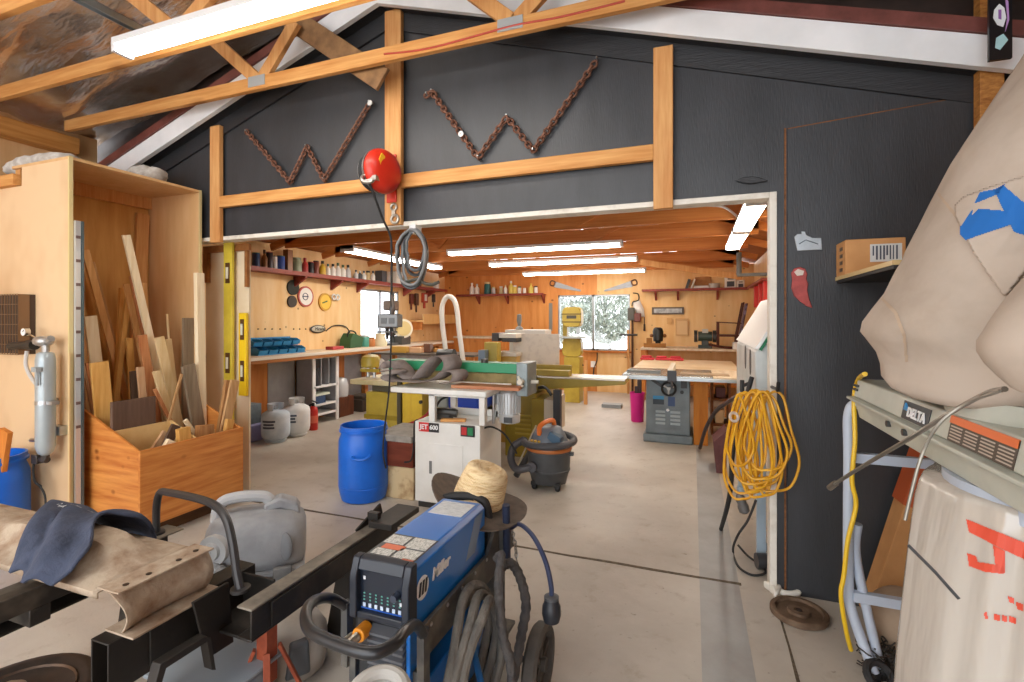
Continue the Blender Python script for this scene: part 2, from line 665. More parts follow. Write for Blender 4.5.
# front trusses: bottom chord along X, rafters and webs
def truss(y, label, webs, grp=None):
    t = thing('roof_truss', label, 'truss', (-2.0, y, 3.19), group=None)
    MB().bb(-5.28, 1.6, y - 0.02, y + 0.02, 3.19, 3.285).build('bottom_chord', PINE_X, t, bevel=0.004)
    MB().beam((-5.28, y, 3.36), (RX, y, 4.30), 0.04, 0.09).build('rafter', PINE_X, t, bevel=0.004)
    MB().beam((RX, y, 4.24), (1.58, y, 3.02), 0.04, 0.09).build('rafter', PINE_X, t, bevel=0.004)
    for a, b in webs:
        MB().beam(a, b, 0.09, 0.038, (0, 1, 0)).build('web', PINE, t, bevel=0.004)
    for a, b in webs[1::2]:
        MB().box((b[0] - .03, y - 0.0225, 3.25), (0.16, 0.004, 0.075)).build('nail_plate', NAILP, t)
    return t
TYA, TYB, TYC = 2.73, 2.16, 1.57
def w2(p, q, y):
    return (tuple(at(p[0], p[1], Y=y)), tuple(at(q[0], q[1], Y=y)))
truss(TYA, 'bare pine roof truss nearest the black gable wall', [w2((200, 28), (258, 80), TYA), w2((296, 22), (262, 80), TYA), w2((470, -8), (512, 22), TYA), w2((545, -10), (516, 22), TYA)])
truss(TYB, 'bare pine roof truss right behind the long white ceiling light', [w2((128, -8), (175, 30), TYB), w2((214, -8), (180, 30), TYB)])
truss(TYC, 'bare pine roof truss crossing the top left corner of the photo', [])
# weathered plank leaning over the chord, and the steel strut
pl = MB().beam(at(290, 18, Y=2.80), at(383, 80, Y=2.80), 0.16, 0.03, (0, 1, 0)).build('plank', wood('weathered_plank', '9a7650', '6e5238', (2, 2, 2), 5), bevel=0.004)
tag(pl, 'weathered grey-brown plank with a split end stuck behind the front truss chord', 'plank')
st = MB()
x = -3.19
st.bb(x - 0.022, x + 0.022, 0.6, 2.25, 3.30, 3.304).bb(x - 0.022, x - 0.018, 0.6, 2.25, 3.26, 3.304).bb(x + 0.018, x + 0.022, 0.6, 2.25, 3.26, 3.304)
tag(st.build('steel_strut', mat('galvanized', 'a9b4bb', 0.35, 0.8)), 'galvanized steel strut channel under the foil beside the long ceiling light', 'strut')
rw = spline([at(384, 54, Y=TYA - 0.024), at(430, 48, Y=TYA - 0.024), at(512, 26, Y=TYA - 0.024), at(560, 17, Y=TYA - 0.024), at(625, 1, Y=TYA - 0.024)], 6)
tag(MB().tube(rw, 0.006, 6).build('red_cable', mat('red_wire', 'b8402c', 0.5)), 'thin red cable running along the front truss chord', 'cable')

# fluorescent fixtures
HOUSING = mat('lamp_housing', 'dfe3e6', 0.4)
TUBE_F = mat('tube_front', 'fff8ee', 0.4, emit=TUBE_FRONT)
TUBE_B = mat('tube_back', 'fff6e8', 0.4, emit=TUBE_BACK)
def fixture(label, p0, p1, glow, w=0.13, h=0.07, group=None, lens=True):
    p0, p1 = Vector(p0), Vector(p1)
    t = thing('ceiling_light', label, 'light', (p0 + p1) / 2, group=group)
    d = (p1 - p0).normalized()
    u = d.cross(Vector((0, 0, 1))).normalized()
    def ring(p, pr):
        return [p + u * a + Vector((0, 0, b)) for a, b in pr]
    pr = [(-w / 2, h), (-w / 2 * 1.05, h * 0.5), (w / 2 * 1.05, h * 0.5), (w / 2, h)]
    MB().loft([ring(p0, pr), ring(p1, pr)]).build('housing', HOUSING, t)
    pr = [(-w * 0.48, h * 0.5), (-w * 0.46, 0.012), (-w * 0.30, 0.0), (w * 0.30, 0.0), (w * 0.46, 0.012), (w * 0.48, h * 0.5)]
    MB().loft([ring(p0 + d * 0.03, pr), ring(p1 - d * 0.03, pr)]).build('diffuser', glow, t)
    pr = [(-w * 0.51, h), (-w * 0.51, 0.0), (w * 0.51, 0.0), (w * 0.51, h)]
    for a in (p0, p1 - d * 0.03):
        MB().loft([ring(a, pr), ring(a + d * 0.03, pr)]).build('end_cap', HOUSING, t)
    return t
FZ = 3.10
_p = at(121, 56, Z=FZ)
fixture('long white ceiling light under the front trusses, lit', (_p.x, _p.y, FZ), (_p.x + 2.4, _p.y, FZ), TUBE_F, w=.105, h=.085)
fixture('added unseen fill light under the front trusses behind the viewer, lit', (-3.2, -0.9, FZ), (-0.8, -0.9, FZ), TUBE_F)  # no lamp known here; added to brighten the front room
fixture('added unseen fill light over the front doorway behind the viewer, lit', (-3.2, -2.3, FZ), (-0.8, -2.3, FZ), TUBE_F)  # second added fill light, out of view

# ------------------------------------------------------------------ back room shell
BLX, BRX, BY = -5.5, 1.05, 10.25
CH = 2.46                                   # underside of the back trusses
lw = MB()
WZ0, WZ1, WYA, WYB = 1.06, 2.06, 7.15, 8.35   # window in the left wall
lw.bb(BLX - 0.12, BLX, WY + 0.12, WYA, 0, 2.56).bb(BLX - 0.12, BLX, WYB, BY + 0.12, 0, 2.56)
lw.bb(BLX - 0.12, BLX, WYA, WYB, 0, WZ0).bb(BLX - 0.12, BLX, WYA, WYB, WZ1, 2.56)
struct(lw.build('wall_left_shop', PEG_LEFT, smooth=0))
VX0, VX1, VZ0, VZ1 = -2.754, -1.233, 0.86, 2.03  # window in the back wall
bw = MB()
SPL = -1.911
bw.bb(BLX, VX0, BY, BY + 0.12, 0, 2.56).bb(VX0, SPL, BY, BY + 0.12, VZ1, 2.56).bb(VX0, SPL, BY, BY + 0.12, 0, VZ0)
bw.use(1).bb(SPL, VX1, BY, BY + 0.12, VZ1, 2.56).bb(SPL, VX1, BY, BY + 0.12, 0, VZ0).bb(VX1, BRX, BY, BY + 0.12, 0, 2.56)
struct(bw.build('wall_back', [PEG_ORANGE, PEG_BACK], smooth=0))
struct(MB().bb(BRX, BRX + 0.12, WY + 0.12, BY + 0.12, 0, 2.56).build('wall_right_shop', PEG_BACK, smooth=0))
DECK_B = wood('roof_boards', 'b8743c', '8f5224', (0.6, 6, 6), 3)
bd = MB()
MX = (BLX + BRX) / 2
bd.prism([(BLX - 0.3, 2.5), (MX, 3.5), (MX, 3.56), (BLX - 0.3, 2.56)], WY + 0.1, BY + 0.3)
bd.prism([(MX, 3.5), (BRX + 0.3, 2.5), (BRX + 0.3, 2.56), (MX, 3.56)], WY + 0.1, BY + 0.3)
struct(bd.build('ceiling_shop', DECK_B, smooth=0))
for nth, y in zip(('first', 'second', 'third', 'fourth', 'fifth', 'last'), (4.0, 5.09, 6.07, 7.2, 8.54, 9.75)):
    t = thing('shop_truss', 'brown fir roof truss over the back workshop, %s counted from the doorway' % nth, 'truss', (MX, y, CH), group='roof trusses over the back workshop')
    MB().bb(BLX + .38, BRX - .38, y - 0.019, y + 0.019, CH, CH + 0.17).build('bottom_chord', BROWN_X, t)
    for sx in (-1, 1):
        MB().beam((MX + sx * 3.15, y, 2.48), (MX, y, 3.41), 0.038, 0.09).build('rafter', BROWN_X, t)
        MB().beam((MX + sx * 1.1, y, CH + 0.05), (MX + sx * 0.3, y, 3.36), 0.038, 0.09, (0, 1, 0)).build('web', BROWN_X, t)
        MB().beam((MX + sx * 1.1, y, CH + 0.05), (MX + sx * 1.9, y, 2.88), 0.038, 0.09, (0, 1, 0)).build('web', BROWN_X, t)
# windows
ALU = mat('window_alu', '9aa0a3', 0.35, 0.8)
GLASS = mat('window_glass', 'ffffff', 0.0, trans=1.0, alpha=0.12)
def win(n, o, ax, w, h):
    """Sliding window; o lower corner, ax horizontal direction."""
    o, ax = Vector(o), Vector(ax)
    nn = Vector((0, 1, 0)) if abs(ax.x) > 0.5 else Vector((-1, 0, 0))
    f = MB()
    def bar(u0, u1, z0, z1, d=0.05):
        a = o + ax * u0 + Vector((0, 0, z0)) + nn * 0.02
        b = o + ax * u1 + Vector((0, 0, z1)) + nn * (0.02 + d)
        f.bb(min(a.x, b.x), max(a.x, b.x), min(a.y, b.y), max(a.y, b.y), a.z, b.z)
    bar(0, w, 0, 0.035); bar(0, w, h - 0.035, h); bar(0, 0.035, 0, h); bar(w - 0.035, w, 0, h); bar(w / 2 - 0.025, w / 2 + 0.025, 0, h)
    fo = struct(f.build('window_%d' % n, ALU, smooth=0))
    g = MB()
    a = o + nn * 0.045
    b = o + ax * w + Vector((0, 0, h)) + nn * 0.049
    g.bb(min(a.x, b.x), max(a.x, b.x), min(a.y, b.y), max(a.y, b.y), a.z + 0.03, b.z - 0.03)
    g.build('pane', GLASS, fo, smooth=0)
win(1, (VX0, BY, VZ0), (1, 0, 0), VX1 - VX0, VZ1 - VZ0)
win(2, (BLX, WYA, WZ0), (0, 1, 0), WYB - WYA, WZ1 - WZ0)
sill = MB().bb(VX0 - 0.05, VX1 + 0.05, BY - 0.06, BY + 0.02, VZ0 - 0.04, VZ0)
struct(sill.build('trim_16', ORANGE_X, bevel=0.003))
# outdoors behind the back window
GROUND = mat('dry_ground', 'b9b6ae', 0.9, col2='8f9184', scale=2)
struct(MB().bb(-9, 4, BY + 0.3, 20, -0.3, -0.05).build('ground_outside', GROUND))
LEAF = mat('hazed_leaves', 'a9b3a8', 0.7, col2='7d8880', scale=6)  # leaf colour paled to imitate overexposed haze outdoors
BARK = mat('bark', '6e5f52', 0.9, col2='463b32', scale=8)
for j, (tx, ty, hh, lab) in enumerate(((-3.9, 14.2, 2.7, 'grey-green bushy tree outside the left pane of the back window'), (-2.6, 15.6, 2.6, 'thin grey-green tree outside the right pane of the back window'))):
    t = thing('tree', lab, 'tree', (tx, ty, -0.05))
    MB().tube(spline([(tx, ty, -0.05), (tx + 0.1, ty, 0.7), (tx - 0.05, ty, 1.5), (tx, ty, hh)]), 0.05, 7).build('trunk', BARK, t)
    lv = MB()
    for i in range(4200):
        a, b2, rr = random.uniform(0, 2 * PI), random.uniform(-1, 1), random.uniform(0.2, 1) ** 0.5
        q = Vector((tx + math.cos(a) * 1.0 * rr * math.sqrt(1 - b2 * b2), ty + math.sin(a) * 0.9 * rr, 1.75 + b2 * 0.95))
        if noise.noise(q * 1.6) < -0.25:
            continue
        R = Euler((random.uniform(0, 6), random.uniform(0, 6), random.uniform(0, 6))).to_matrix()
        e = random.uniform(0.05, 0.1)
        lv.add([q + R @ Vector(k) for k in ((-e, 0, 0), (0, -e * .5, 0), (e, 0, 0), (0, e * .5, 0))], [(0, 1, 2, 3)])
    o = lv.build('foliage', LEAF, t, smooth=0)
    o['kind'] = 'stuff'

# back room lights
for lab, a, b in (('double tube ceiling light nearest the doorway in the back workshop', (-3.16, 6.0), (-0.81, 6.0)),
                  ('middle one of the three ceiling lights that lie across the back workshop', (-3.18, 7.5), (-0.79, 7.5)),
                  ('ceiling light across the back workshop closest to the back wall', (-3.21, 9.28), (-0.83, 9.28))):
    fixture(lab, (a[0], a[1], 2.385), (b[0], b[1], 2.385), TUBE_B, w=0.13, h=0.075, group=None)
fixture('ceiling light running along the left wall of the back workshop', (-4.22, 5.2, 2.385), (-4.22, 7.6, 2.385), TUBE_B, w=0.2, h=0.075)
fixture('wide ceiling light seen through the top right corner of the doorway', (0.455, 4.2, 2.385), (0.455, 5.42, 2.385), TUBE_B, w=0.16, h=0.075)
fixture('wide ceiling light behind the one in the top right corner of the doorway', (0.455, 5.56, 2.385), (0.455, 6.78, 2.385), TUBE_B, w=0.16, h=0.075)

# ------------------------------------------------------------------ back room: benches, shelves and what is on them
BENCHW = wood('bench_top', 'ddd0bb', 'c2ac8c', (6, 0.6, 6), 3)
BENCH_EDGE = wood('bench_edge', 'b97e48', '8f5a2c', (6, 0.6, 6), 3)
GREYPAN = mat('grey_panel', 'a4a6ab', 0.5, col2='8d8f95', scale=3)
ORD = ['first', 'second', 'third', 'fourth', 'fifth', 'sixth', 'seventh', 'eighth', 'ninth', 'tenth', 'eleventh', 'twelfth', 'thirteenth',
       'fourteenth', 'fifteenth', 'sixteenth', 'seventeenth', 'eighteenth', 'nineteenth', 'twentieth', 'twenty-first', 'twenty-second', 'twenty-third', 'twenty-fourth', 'twenty-fifth', 'twenty-sixth', 'twenty-seventh', 'twenty-eighth']
BZ = 1.045
BF = -5.02                                    # front edge of the long bench
t = thing('workbench', 'long wooden workbench along the left wall of the back workshop', 'workbench', (-5.25, 6.5, 0))
MB().bb(BLX + 0.005, BF + 0.02, 3.7, 9.7, BZ - 0.035, BZ).build('worktop', BENCHW, t, bevel=0.004)
MB().bb(BF + 0.02, BF + 0.045, 3.7, 9.7, BZ - 0.042, BZ - 0.004).build('front_edge', mat('bench_edge_pale', 'd9d2c6', .5), t, bevel=0.003)
MB().bb(BF + 0.015, BF + 0.04, 3.7, 9.7, BZ - 0.085, BZ - 0.0421).build('front_rail', BENCH_EDGE, t, bevel=0.003)
for (y0, y1, m, nm) in ((3.72, 5.05, PLY_ORANGE, 'end_panel'), (6.06, 6.6, PLY_ORANGE, 'end_panel'), (6.6, 9.6, GREYPAN, 'back_panel'), (5.06, 5.53, GREYPAN, 'back_panel')):
    MB().bb(BLX + 0.06, BLX + 0.1, y0, y1, 0.0, BZ - 0.036).build(nm, m, t)
for y in (3.85, 7.08, 9.6):
    MB().bb(BLX + 0.102, BLX + 0.18, y - 0.04, y + 0.04, 0.0, BZ - 0.036).build('leg', PLY_ORANGE, t)
# open cabinet under the bench
t = thing('storage_cabinet', 'grey open cabinet with white frame edges under the long bench', 'cabinet', (-5.25, 5.79, 0))
cx0, cx1, cy0, cy1, cz = -5.38, -5.06, 5.54, 6.04, 0.97
for y in (cy0, cy1 - 0.02):
    MB().bb(cx0, cx1 - 0.02, y, y + 0.02, 0.03, cz).build('side_panel', GREYPAN, t)
MB().bb(cx0, cx0 + 0.01, cy0, cy1, 0.03, cz).build('back_panel', GREYPAN, t)
fr = MB()
fr.bb(cx1 - 0.02, cx1, cy0 - 0.02, cy0 + 0.035, 0.0, cz).bb(cx1 - 0.02, cx1, cy1 - 0.035, cy1 + 0.02, 0.0, cz)
for z in (0.12, 0.26, 0.52, cz - 0.03):
    fr.bb(cx1 - 0.02, cx1, cy0, cy1, z, z + 0.03)
fr.build('face_frame', WHITE, t)
for z in (0.12, 0.26, 0.52):
    MB().bb(cx0 + 0.01, cx1 - 0.02, cy0 + 0.02, cy1 - 0.02, z, z + 0.02).build('shelf', WHITE, t)
for y in (5.72, 5.88):
    MB().bb(cx0 + 0.01, cx1 - 0.03, y - 0.008, y + 0.008, 0.54, cz - 0.03).build('divider', GREYPAN, t)
BINDER = mat('dark_binder', '33343a', 0.5)
for i, y in enumerate((5.575, 5.645)):
    tag(MB().bb(-5.3, -5.1, y, y + 0.055, 0.5405, 0.80).build('binder', BINDER, bevel=0.01), '%s dark binder standing in the grey open cabinet' % ('taller left' if i == 0 else 'right hand'), 'binder', 'dark binders in the grey cabinet')
tag(MB().bb(-5.3, -5.1, 5.6, 5.82, 0.2805, 0.40).build('product_box', mat('blue_box', '2c4a72', 0.5)), 'dark blue box on the middle shelf of the grey cabinet', 'box')
tag(MB().bb(-5.3, -5.09, 5.62, 5.9, 0.4005, 0.43).build('product_box', mat('green_white_box', 'dfe6d8', 0.5)), 'flat white box lying on the dark blue box in the grey cabinet', 'box')

# pressure tanks and extinguisher in front of the bench
TANKW = mat('tank_white', 'f0f1f1', 0.35, col2='d5dbe0', scale=5)
TANKB = mat('tank_blue_grey', 'd3dfea', 0.35, col2='b3c2d2', scale=6)
INK = mat('printed_ink', '4a5468', 0.5)
def propane(label, p, m, r, h):
    t = thing('propane_tank', label, 'tank', p)
    p = Vector(p)
    MB().lathe([(r * .7, 0), (r * .8, 0.03), (r * .72, 0.035), (r * .95, 0.07), (r, 0.12), (r, h * .66), (r * .92, h * .75), (r * .6, h * .82), (r * .25, h * .85)], p, 24).build('body', m, t, smooth=60)
    n = 20
    col = MB()
    rings = []
    for z0, rr in ((h * .80, r * .55), (h, r * .58), (h, r * .53), (h * .80, r * .5)):
        rings.append([p + Vector((math.cos(a) * rr, math.sin(a) * rr, z0)) for a in [0.5 + (2 * PI - 1.6) * k / n for k in range(n + 1)]])
    rings.append(rings[0])
    col.loft(rings, cap=False, closed=False).build('collar', m, t, smooth=60)
    MB().cyl(p + Vector((0, 0, h * .83)), p + Vector((0, 0, h * .95)), r * .16, r * .13, 10).build('valve', STEEL, t)
    for zz, w in ((h * .58, 1.0), (h * .5, .8), (h * .42, 0.9)):
        b = MB()
        rings = []
        for z0 in (zz - 0.012, zz + 0.012):
            rings.append([p + Vector((math.cos(a) * (r + .002), math.sin(a) * (r + .002), z0)) for a in [-1.3 - w * .5 + w * k / 8 for k in range(9)]])
        b.loft(rings, cap=False, closed=False).build('printed_band', INK, t, smooth=60)
    return t
propane('bluish propane tank on the floor, nearest the lumber bin', (-4.85, 4.66, 0), TANKB, 0.165, 0.47)
propane('white propane tank standing beside the red fire extinguisher', (-4.85, 5.0, 0), TANKW, 0.165, 0.49)
p = Vector((-4.88, 5.33, 0))
t = thing('fire_extinguisher', 'red fire extinguisher on the floor beside the propane tanks', 'fire extinguisher', p)
MB().lathe([(0.055, 0), (0.06, 0.01), (0.06, 0.26), (0.05, 0.30), (0.02, 0.325)], p, 18).build('cylinder', RED, t, smooth=50)
MB().cyl(p + Vector((0, 0, 0.32)), p + Vector((0, 0, 0.37)), 0.018).box(p + Vector((0.03, 0, 0.385)), (0.1, 0.02, 0.012), (0, 0.25, 0)).build('valve', BLACK_PLASTIC, t)
MB().tube(spline([p + Vector((-.02, 0, .35)), p + Vector((-.07, -.02, .3)), p + Vector((-.075, -.02, .1))]), 0.009).build('hose', BLACK_RUBBER, t)
MB().lathe([(0.061, 0.1), (0.061, 0.2)], p, 18).build('paper_label', mat('ext_label', 'd9694f', 0.5), t)
# things pushed against the wall behind the tanks
tag(MB().bb(-5.38, -5.06, 4.28, 4.68, 0, 0.22).build('storage_tote', mat('lavender_bin', '9a98c4', 0.5), bevel=0.02), 'lavender plastic tote on the floor at the near end of the long bench', 'tote')
tag(MB().bb(-5.38, -5.08, 4.3, 4.66, 0.222, 0.46).build('product_box', mat('grey_carton', '77848c', 0.6, col2='55606a', scale=10), bevel=0.005), 'grey carton stacked on the lavender tote under the long bench', 'box')
p = at(345, 413, X=-5.1)
p.z = 0
t = thing('wooden_tub', 'brown wooden tub with a grey plastic dome lid under the long bench', 'tub', (-5.25, 6.3, 0))
MB().bb(-5.36, -5.1, 6.12, 6.46, 0, 0.30).build('box', wood('dark_crate', '6d3c22', '4f2a17', (5, 5, 1), 3), t, bevel=0.004)
MB().lathe([(0.12, 0.0), (0.13, .06), (0.13, 0.18), (0.10, .27), (0.03, .30)], (-5.23, 6.29, 0.301), 20).build('dome', mat('cloudy_plastic', 'c9ccd0', 0.2), t, smooth=60)
tag(MB().bb(-5.36, -5.05, 6.62, 6.95, 0, 0.2).bb(-5.33, -5.08, 6.65, 6.92, 0.2, 0.26).build('tool_case', mat('dark_case', '4a4038', 0.6), bevel=0.01), 'small dark case on the floor past the brown tub', 'case')
tag(MB().bb(BLX + 0.102, BLX + 0.108, 4.25, 4.42, 0.52, 0.70).build('outlet_plate', WHITE, bevel=0.002), 'white outlet plate on the orange panel under the long bench', 'outlet')

# shelf along the left wall
REDWOOD = wood('red_shelf', '9c4a3c', '7a3128', (5, 0.6, 5), 4, rough=0.45)
SZ = 2.16
def bracket_m(x0, x1, y, z):
    return MB().prism([(x0, z), (x1, z), (x1, z - 0.03), (x0, z - 0.16 if True else 0)], y - 0.02, y + 0.02)
t = thing('wall_shelf', 'long red-brown shelf with a lip on the left wall of the back workshop', 'shelf', (-5.4, 7, SZ))
MB().bb(BLX + .004, -5.26, 4.2, 9.9, SZ - 0.02, SZ).build('board', REDWOOD, t)
MB().bb(-5.26, -5.245, 4.2, 9.9, SZ - 0.025, SZ + 0.03).build('lip', REDWOOD, t)
for y in (5.62, 6.4, 7.05, 8.5, 9.4):
    bracket_m(BLX + .004, -5.27, y, SZ - 0.021).build('bracket', REDWOOD, t)

VCOL = {}
def vcol(h, rough=0.4):
    if h not in VCOL:
        VCOL[h] = mat('tint_' + h, h, rough)
    return VCOL[h]
def vessel(kind, label, cat, p, r, h, body, cap, group):
    p = Vector(p)
    if kind == 'can':
        b, c = [(r, 0), (r, h * .93), (r * .95, h * .95)], [(r * .97, h * .95), (r * .97, h), (r * .6, h)]
    elif kind == 'bottle':
        b, c = [(r, 0), (r, h * .58), (r * .8, h * .68), (r * .4, h * .76), (r * .4, h * .82)], [(r * .46, h * .82), (r * .46, h), (r * .2, h)]
    elif kind == 'jar':
        b, c = [(r * .9, 0), (r, h * .1), (r, h * .75), (r * .85, h * .84)], [(r * .88, h * .84), (r * .88, h), (r * .5, h)]
    else:
        t = MB().bb(p.x - r, p.x + r, p.y - r, p.y + r, p.z, p.z + h).build(cat.replace(' ', '_'), vcol(body), bevel=0.003)
        return tag(t, label, cat, group)
    o = MB().lathe(b, p, 12).build(cat.replace(' ', '_'), vcol(body), smooth=50)
    tag(o, label, cat, group)
    MB().lathe(c, p, 12).build('cap', vcol(cap), o, smooth=50)
    return o

CN = {'27406b': 'dark blue', '8a5526': 'brown', '3a3036': 'dark', 'd9dcdd': 'white', '2f4f9c': 'blue', '8f9a84': 'grey-green', 'b23a3a': 'red', '22252a': 'black', 'd8b53a': 'yellow',
      'eef0ee': 'white', 'c9ccd0': 'pale grey', '4a5157': 'slate grey', 'b9695a': 'dusty red', '5f7a5a': 'green', 'c9b98e': 'tan', '1f5f63': 'teal', 'e3d36a': 'pale yellow', '7a3a2e': 'rust red'}
row = [(256, 253, 8, '27406b', '1f5f63', 'can'), (264.5, 250, 6, '8a5526', '3a3036', 'bottle'), (269.5, 252, 7, '3a3036', 'b9695a', 'can'), (274.5, 256, 6, 'd9dcdd', '3a3036', 'can'),
       (280.5, 256, 9, '2f4f9c', '5f7a5a', 'can'), (288, 250, 7, '8a5526', '8a5526', 'box'), (296.5, 258, 11, '8f9a84', '8f9a84', 'jar'), (305, 258, 7, 'b23a3a', 'b23a3a', 'bottle'),
       (311, 262, 6, '22252a', 'b23a3a', 'can'), (316, 261, 6, '7a3a2e', '22252a', 'can'), (322.5, 261, 7, 'd8b53a', '22252a', 'bottle'), (328, 264, 5, 'eef0ee', '1f5f63', 'bottle'),
       (333, 264, 6, 'eef0ee', '22252a', 'bottle'), (338, 263, 6, 'eef0ee', '5f7a5a', 'bottle'), (343, 265, 6, 'eef0ee', '5f7a5a', 'bottle'), (348, 265, 6, 'c9ccd0', '22252a', 'bottle'),
       (356, 270, 5, 'c9ccd0', '22252a', 'bottle'), (360, 271, 5, '4a5157', 'eef0ee', 'bottle'), (364, 271, 5, 'eef0ee', '4a5157', 'bottle'), (368, 271, 5, 'c9b98e', '22252a', 'jar'),
       (373, 271, 5, 'eef0ee', '4a5157', 'bottle'), (381, 271, 9, '4a5157', '4a5157', 'box'), (395, 272, 12, 'eef0ee', 'eef0ee', 'box'), (407, 277, 7, 'c9b98e', 'c9b98e', 'box'), (419, 280, 5, '7a3a2e', '22252a', 'jar'), (436, 282, 6, 'eef0ee', 'c9ccd0', 'jar')]
for i, (px, ty, w, b, c, k) in enumerate(row):
    q = at(px, 268, X=-5.37)
    d = 5.37 * ST + q.y * CT
    h = CAM_H + (CAM_HY - ty) / CAM_F * d - SZ
    kk = {'can': 'can', 'bottle': 'bottle', 'jar': 'jar', 'box': 'box'}[k]
    vessel(k, '%s %s on the left wall shelf, %s from the doorway' % (CN[b], kk, ORD[i]), kk, (-5.37, q.y, SZ + 0.001), max(0.02, w / 2 / CAM_F * d * 0.92), max(h, 0.06), b, c, 'bottles and cans on the left wall shelf')

# hung on the left wall
def disc(name, label, px, py, r, m, t0=0.012, face=None, fr=0.8):
    q = at(px, py, X=BLX + 0.012)
    o = MB().cyl(q + Vector((-0.011, 0, 0)), q + Vector((t0, 0, 0)), r, n=24).build(name, m, smooth=40)
    tag(o, label, name.replace('_', ' '))
    if face:
        MB().cyl(q + Vector((t0, 0, 0)), q + Vector((t0 + .002, 0, 0)), r * fr, n=24).build('face', face, o)
    return o
def px2m(px, X):
    q = at(px, 300, X=X)
    return (-X * ST + q.y * CT) / CAM_F
disc('sanding_disc', 'dark round sanding disc hung just under the left wall shelf', 293, 287.5, 0.11, vcol('2e3330', .8))
disc('sanding_disc', 'smaller dark sanding disc below the other dark one on the left wall', 292, 301.5, 0.085, vcol('4a4440', .8))
o = disc('round_plaque', 'white round plaque with red rim on the left wall', 305.5, 296.5, 0.155, vcol('b5483c'), face=vcol('e9e6e2'), fr=0.84)
q = at(305.5, 296.5, X=BLX + 0.03)
MB().torus(q, 0.05, 0.006, (1, 0, 0), 20, 6).bb(q.x - .002, q.x + .004, q.y - .06, q.y + .06, q.z - .008, q.z + .008).build('printed_mark', INK, o)
o = disc('round_sign', 'yellow round sign on the left wall under the shelf', 325, 302, 0.14, vcol('c9971f'), face=vcol('e8bf3a'))
q = at(325, 302, X=BLX + 0.03)
MB().box(q, (0.006, 0.11, 0.02), (0.3, 0, 0)).build('printed_mark', vcol('4c6a35'), o)
tp = at(334, 297, X=BLX + 0.05)
for k in range(2):
    tag(MB().torus(tp + Vector((0, k * 0.09, 0)), 0.04, 0.014, (1, 0, 0), 18, 6).build('tape_roll', vcol('d8dcde')), '%s white tape roll hung from the left wall shelf' % ('left' if k == 0 else 'right'), 'tape', 'tape rolls hung from the shelf')
    MBs = None
# oval badge with a short lead
q = at(318, 329, X=BLX + 0.02)
o = MB().ell(q, (0.016, 0.17, 0.062), 20, 10).build('hand_tool', vcol('2b2a2a'))
tag(o, 'black oval tool with white lettering hung over the blue bin rack', 'tool')
MB().ell(q + Vector((0.006, 0, 0)), (0.014, 0.145, 0.05), 20, 10).build('plate', vcol('b9b6a6'), o)
lettering('Miracle', 0.07, vcol('222222'), o, plane_M(q + Vector((0.022, 0.02, 0)), (0, 1, 0), (0, 0, 1)))
tag(MB().tube(spline([at(326, 331, X=BLX + .02), at(333, 326, X=BLX + .02), at(342, 325.5, X=BLX + .02), at(347, 328, X=BLX + .03), at(350, 333, X=BLX + .06)]), 0.009, 6).build('cord', BLACK_RUBBER), 'dark cord curving from the oval tool toward the green tray on the wall', 'cord')
# bolts / pegs in the panel, one row of seven above the blue rack
for i, px in enumerate((258, 265, 272, 280, 293.5, 299.5, 305.5)):
    q = at(px, 329, X=BLX)
    tag(MB().cyl(q + Vector((0.0, 0, 0)), q + Vector((0.012, 0, 0.0)), 0.011, 0.008, 8).build('wall_peg', vcol('5a4226')), 'small brown wall peg above the blue bin rack, %s from the doorway' % ORD[i], 'peg', 'pegs above the blue bin rack')

# blue bins on the bench
BLUEB = mat('blue_bin', '2f8fc8', 0.4, col2='2680b8', scale=4)
t = thing('bin_rack', 'blue rack of small open parts bins on the long bench', 'bin rack', (-5.3, 4.7, BZ))
y0, y1 = at(250, 340, X=-5.3).y, at(298, 340, X=-5.3).y
MB().bb(-5.46, -5.44, y0, y1, BZ + .001, BZ + 0.22).bb(-5.44, -5.16, y0, y1, BZ + .001, BZ + 0.012).bb(-5.44, -5.30, y0, y1, BZ + 0.105, BZ + 0.115).build('rack', BLUEB, t)
for r in range(2):
    for k in range(5):
        ya = y0 + (y1 - y0) * k / 5 + 0.01
        yb = y0 + (y1 - y0) * (k + 1) / 5 - 0.01
        z = BZ + 0.013 + 0.105 * r
        xf = -5.17 + (-0.09 if r else 0)
        b = MB()
        b.bb(-5.43, xf, ya, yb, z, z + 0.006).prism([(-5.43, z), (xf, z), (xf + 0.02, z + 0.05), (xf - 0.05, z + 0.085), (-5.43, z + 0.085)], ya, ya + 0.006)
        b.prism([(-5.43, z), (xf, z), (xf + 0.02, z + 0.05), (xf - 0.05, z + 0.085), (-5.43, z + 0.085)], yb - 0.006, yb)
        b.prism([(xf - .004, z), (xf, z), (xf + 0.02, z + 0.05), (xf + 0.016, z + 0.05)], ya, yb)
        bo = b.build('bin', BLUEB, t)
        MB().bb(xf - 0.12, xf - 0.01, ya + 0.012, yb - 0.012, z + 0.008, z + 0.045).build('contents', vcol(random.choice(['c9ccd0', '8f9a84', '4a5157', 'c9b98e'])), bo)
tag(MB().bb(-5.26, -5.12, 6.0, 6.25, BZ + 0.001, BZ + 0.05).build('tool_box', vcol('b23a3a'), bevel=.006), 'small red and white box on the long bench past the blue bin rack', 'box')
# rags at the near end of the bench
rg = MB()
for i in range(3):
    rg.ell((-5.15, 4.08 + .14 * i, BZ + 0.04), (0.09, 0.11, 0.04 + .01 * i), 12, 8)
tag(rg.build('rag', mat('lilac_rag', '8f8fc9', 0.9, col2='d7d6e2', scale=14)), 'lilac and white rag heaped on the near end of the long bench', 'rag')
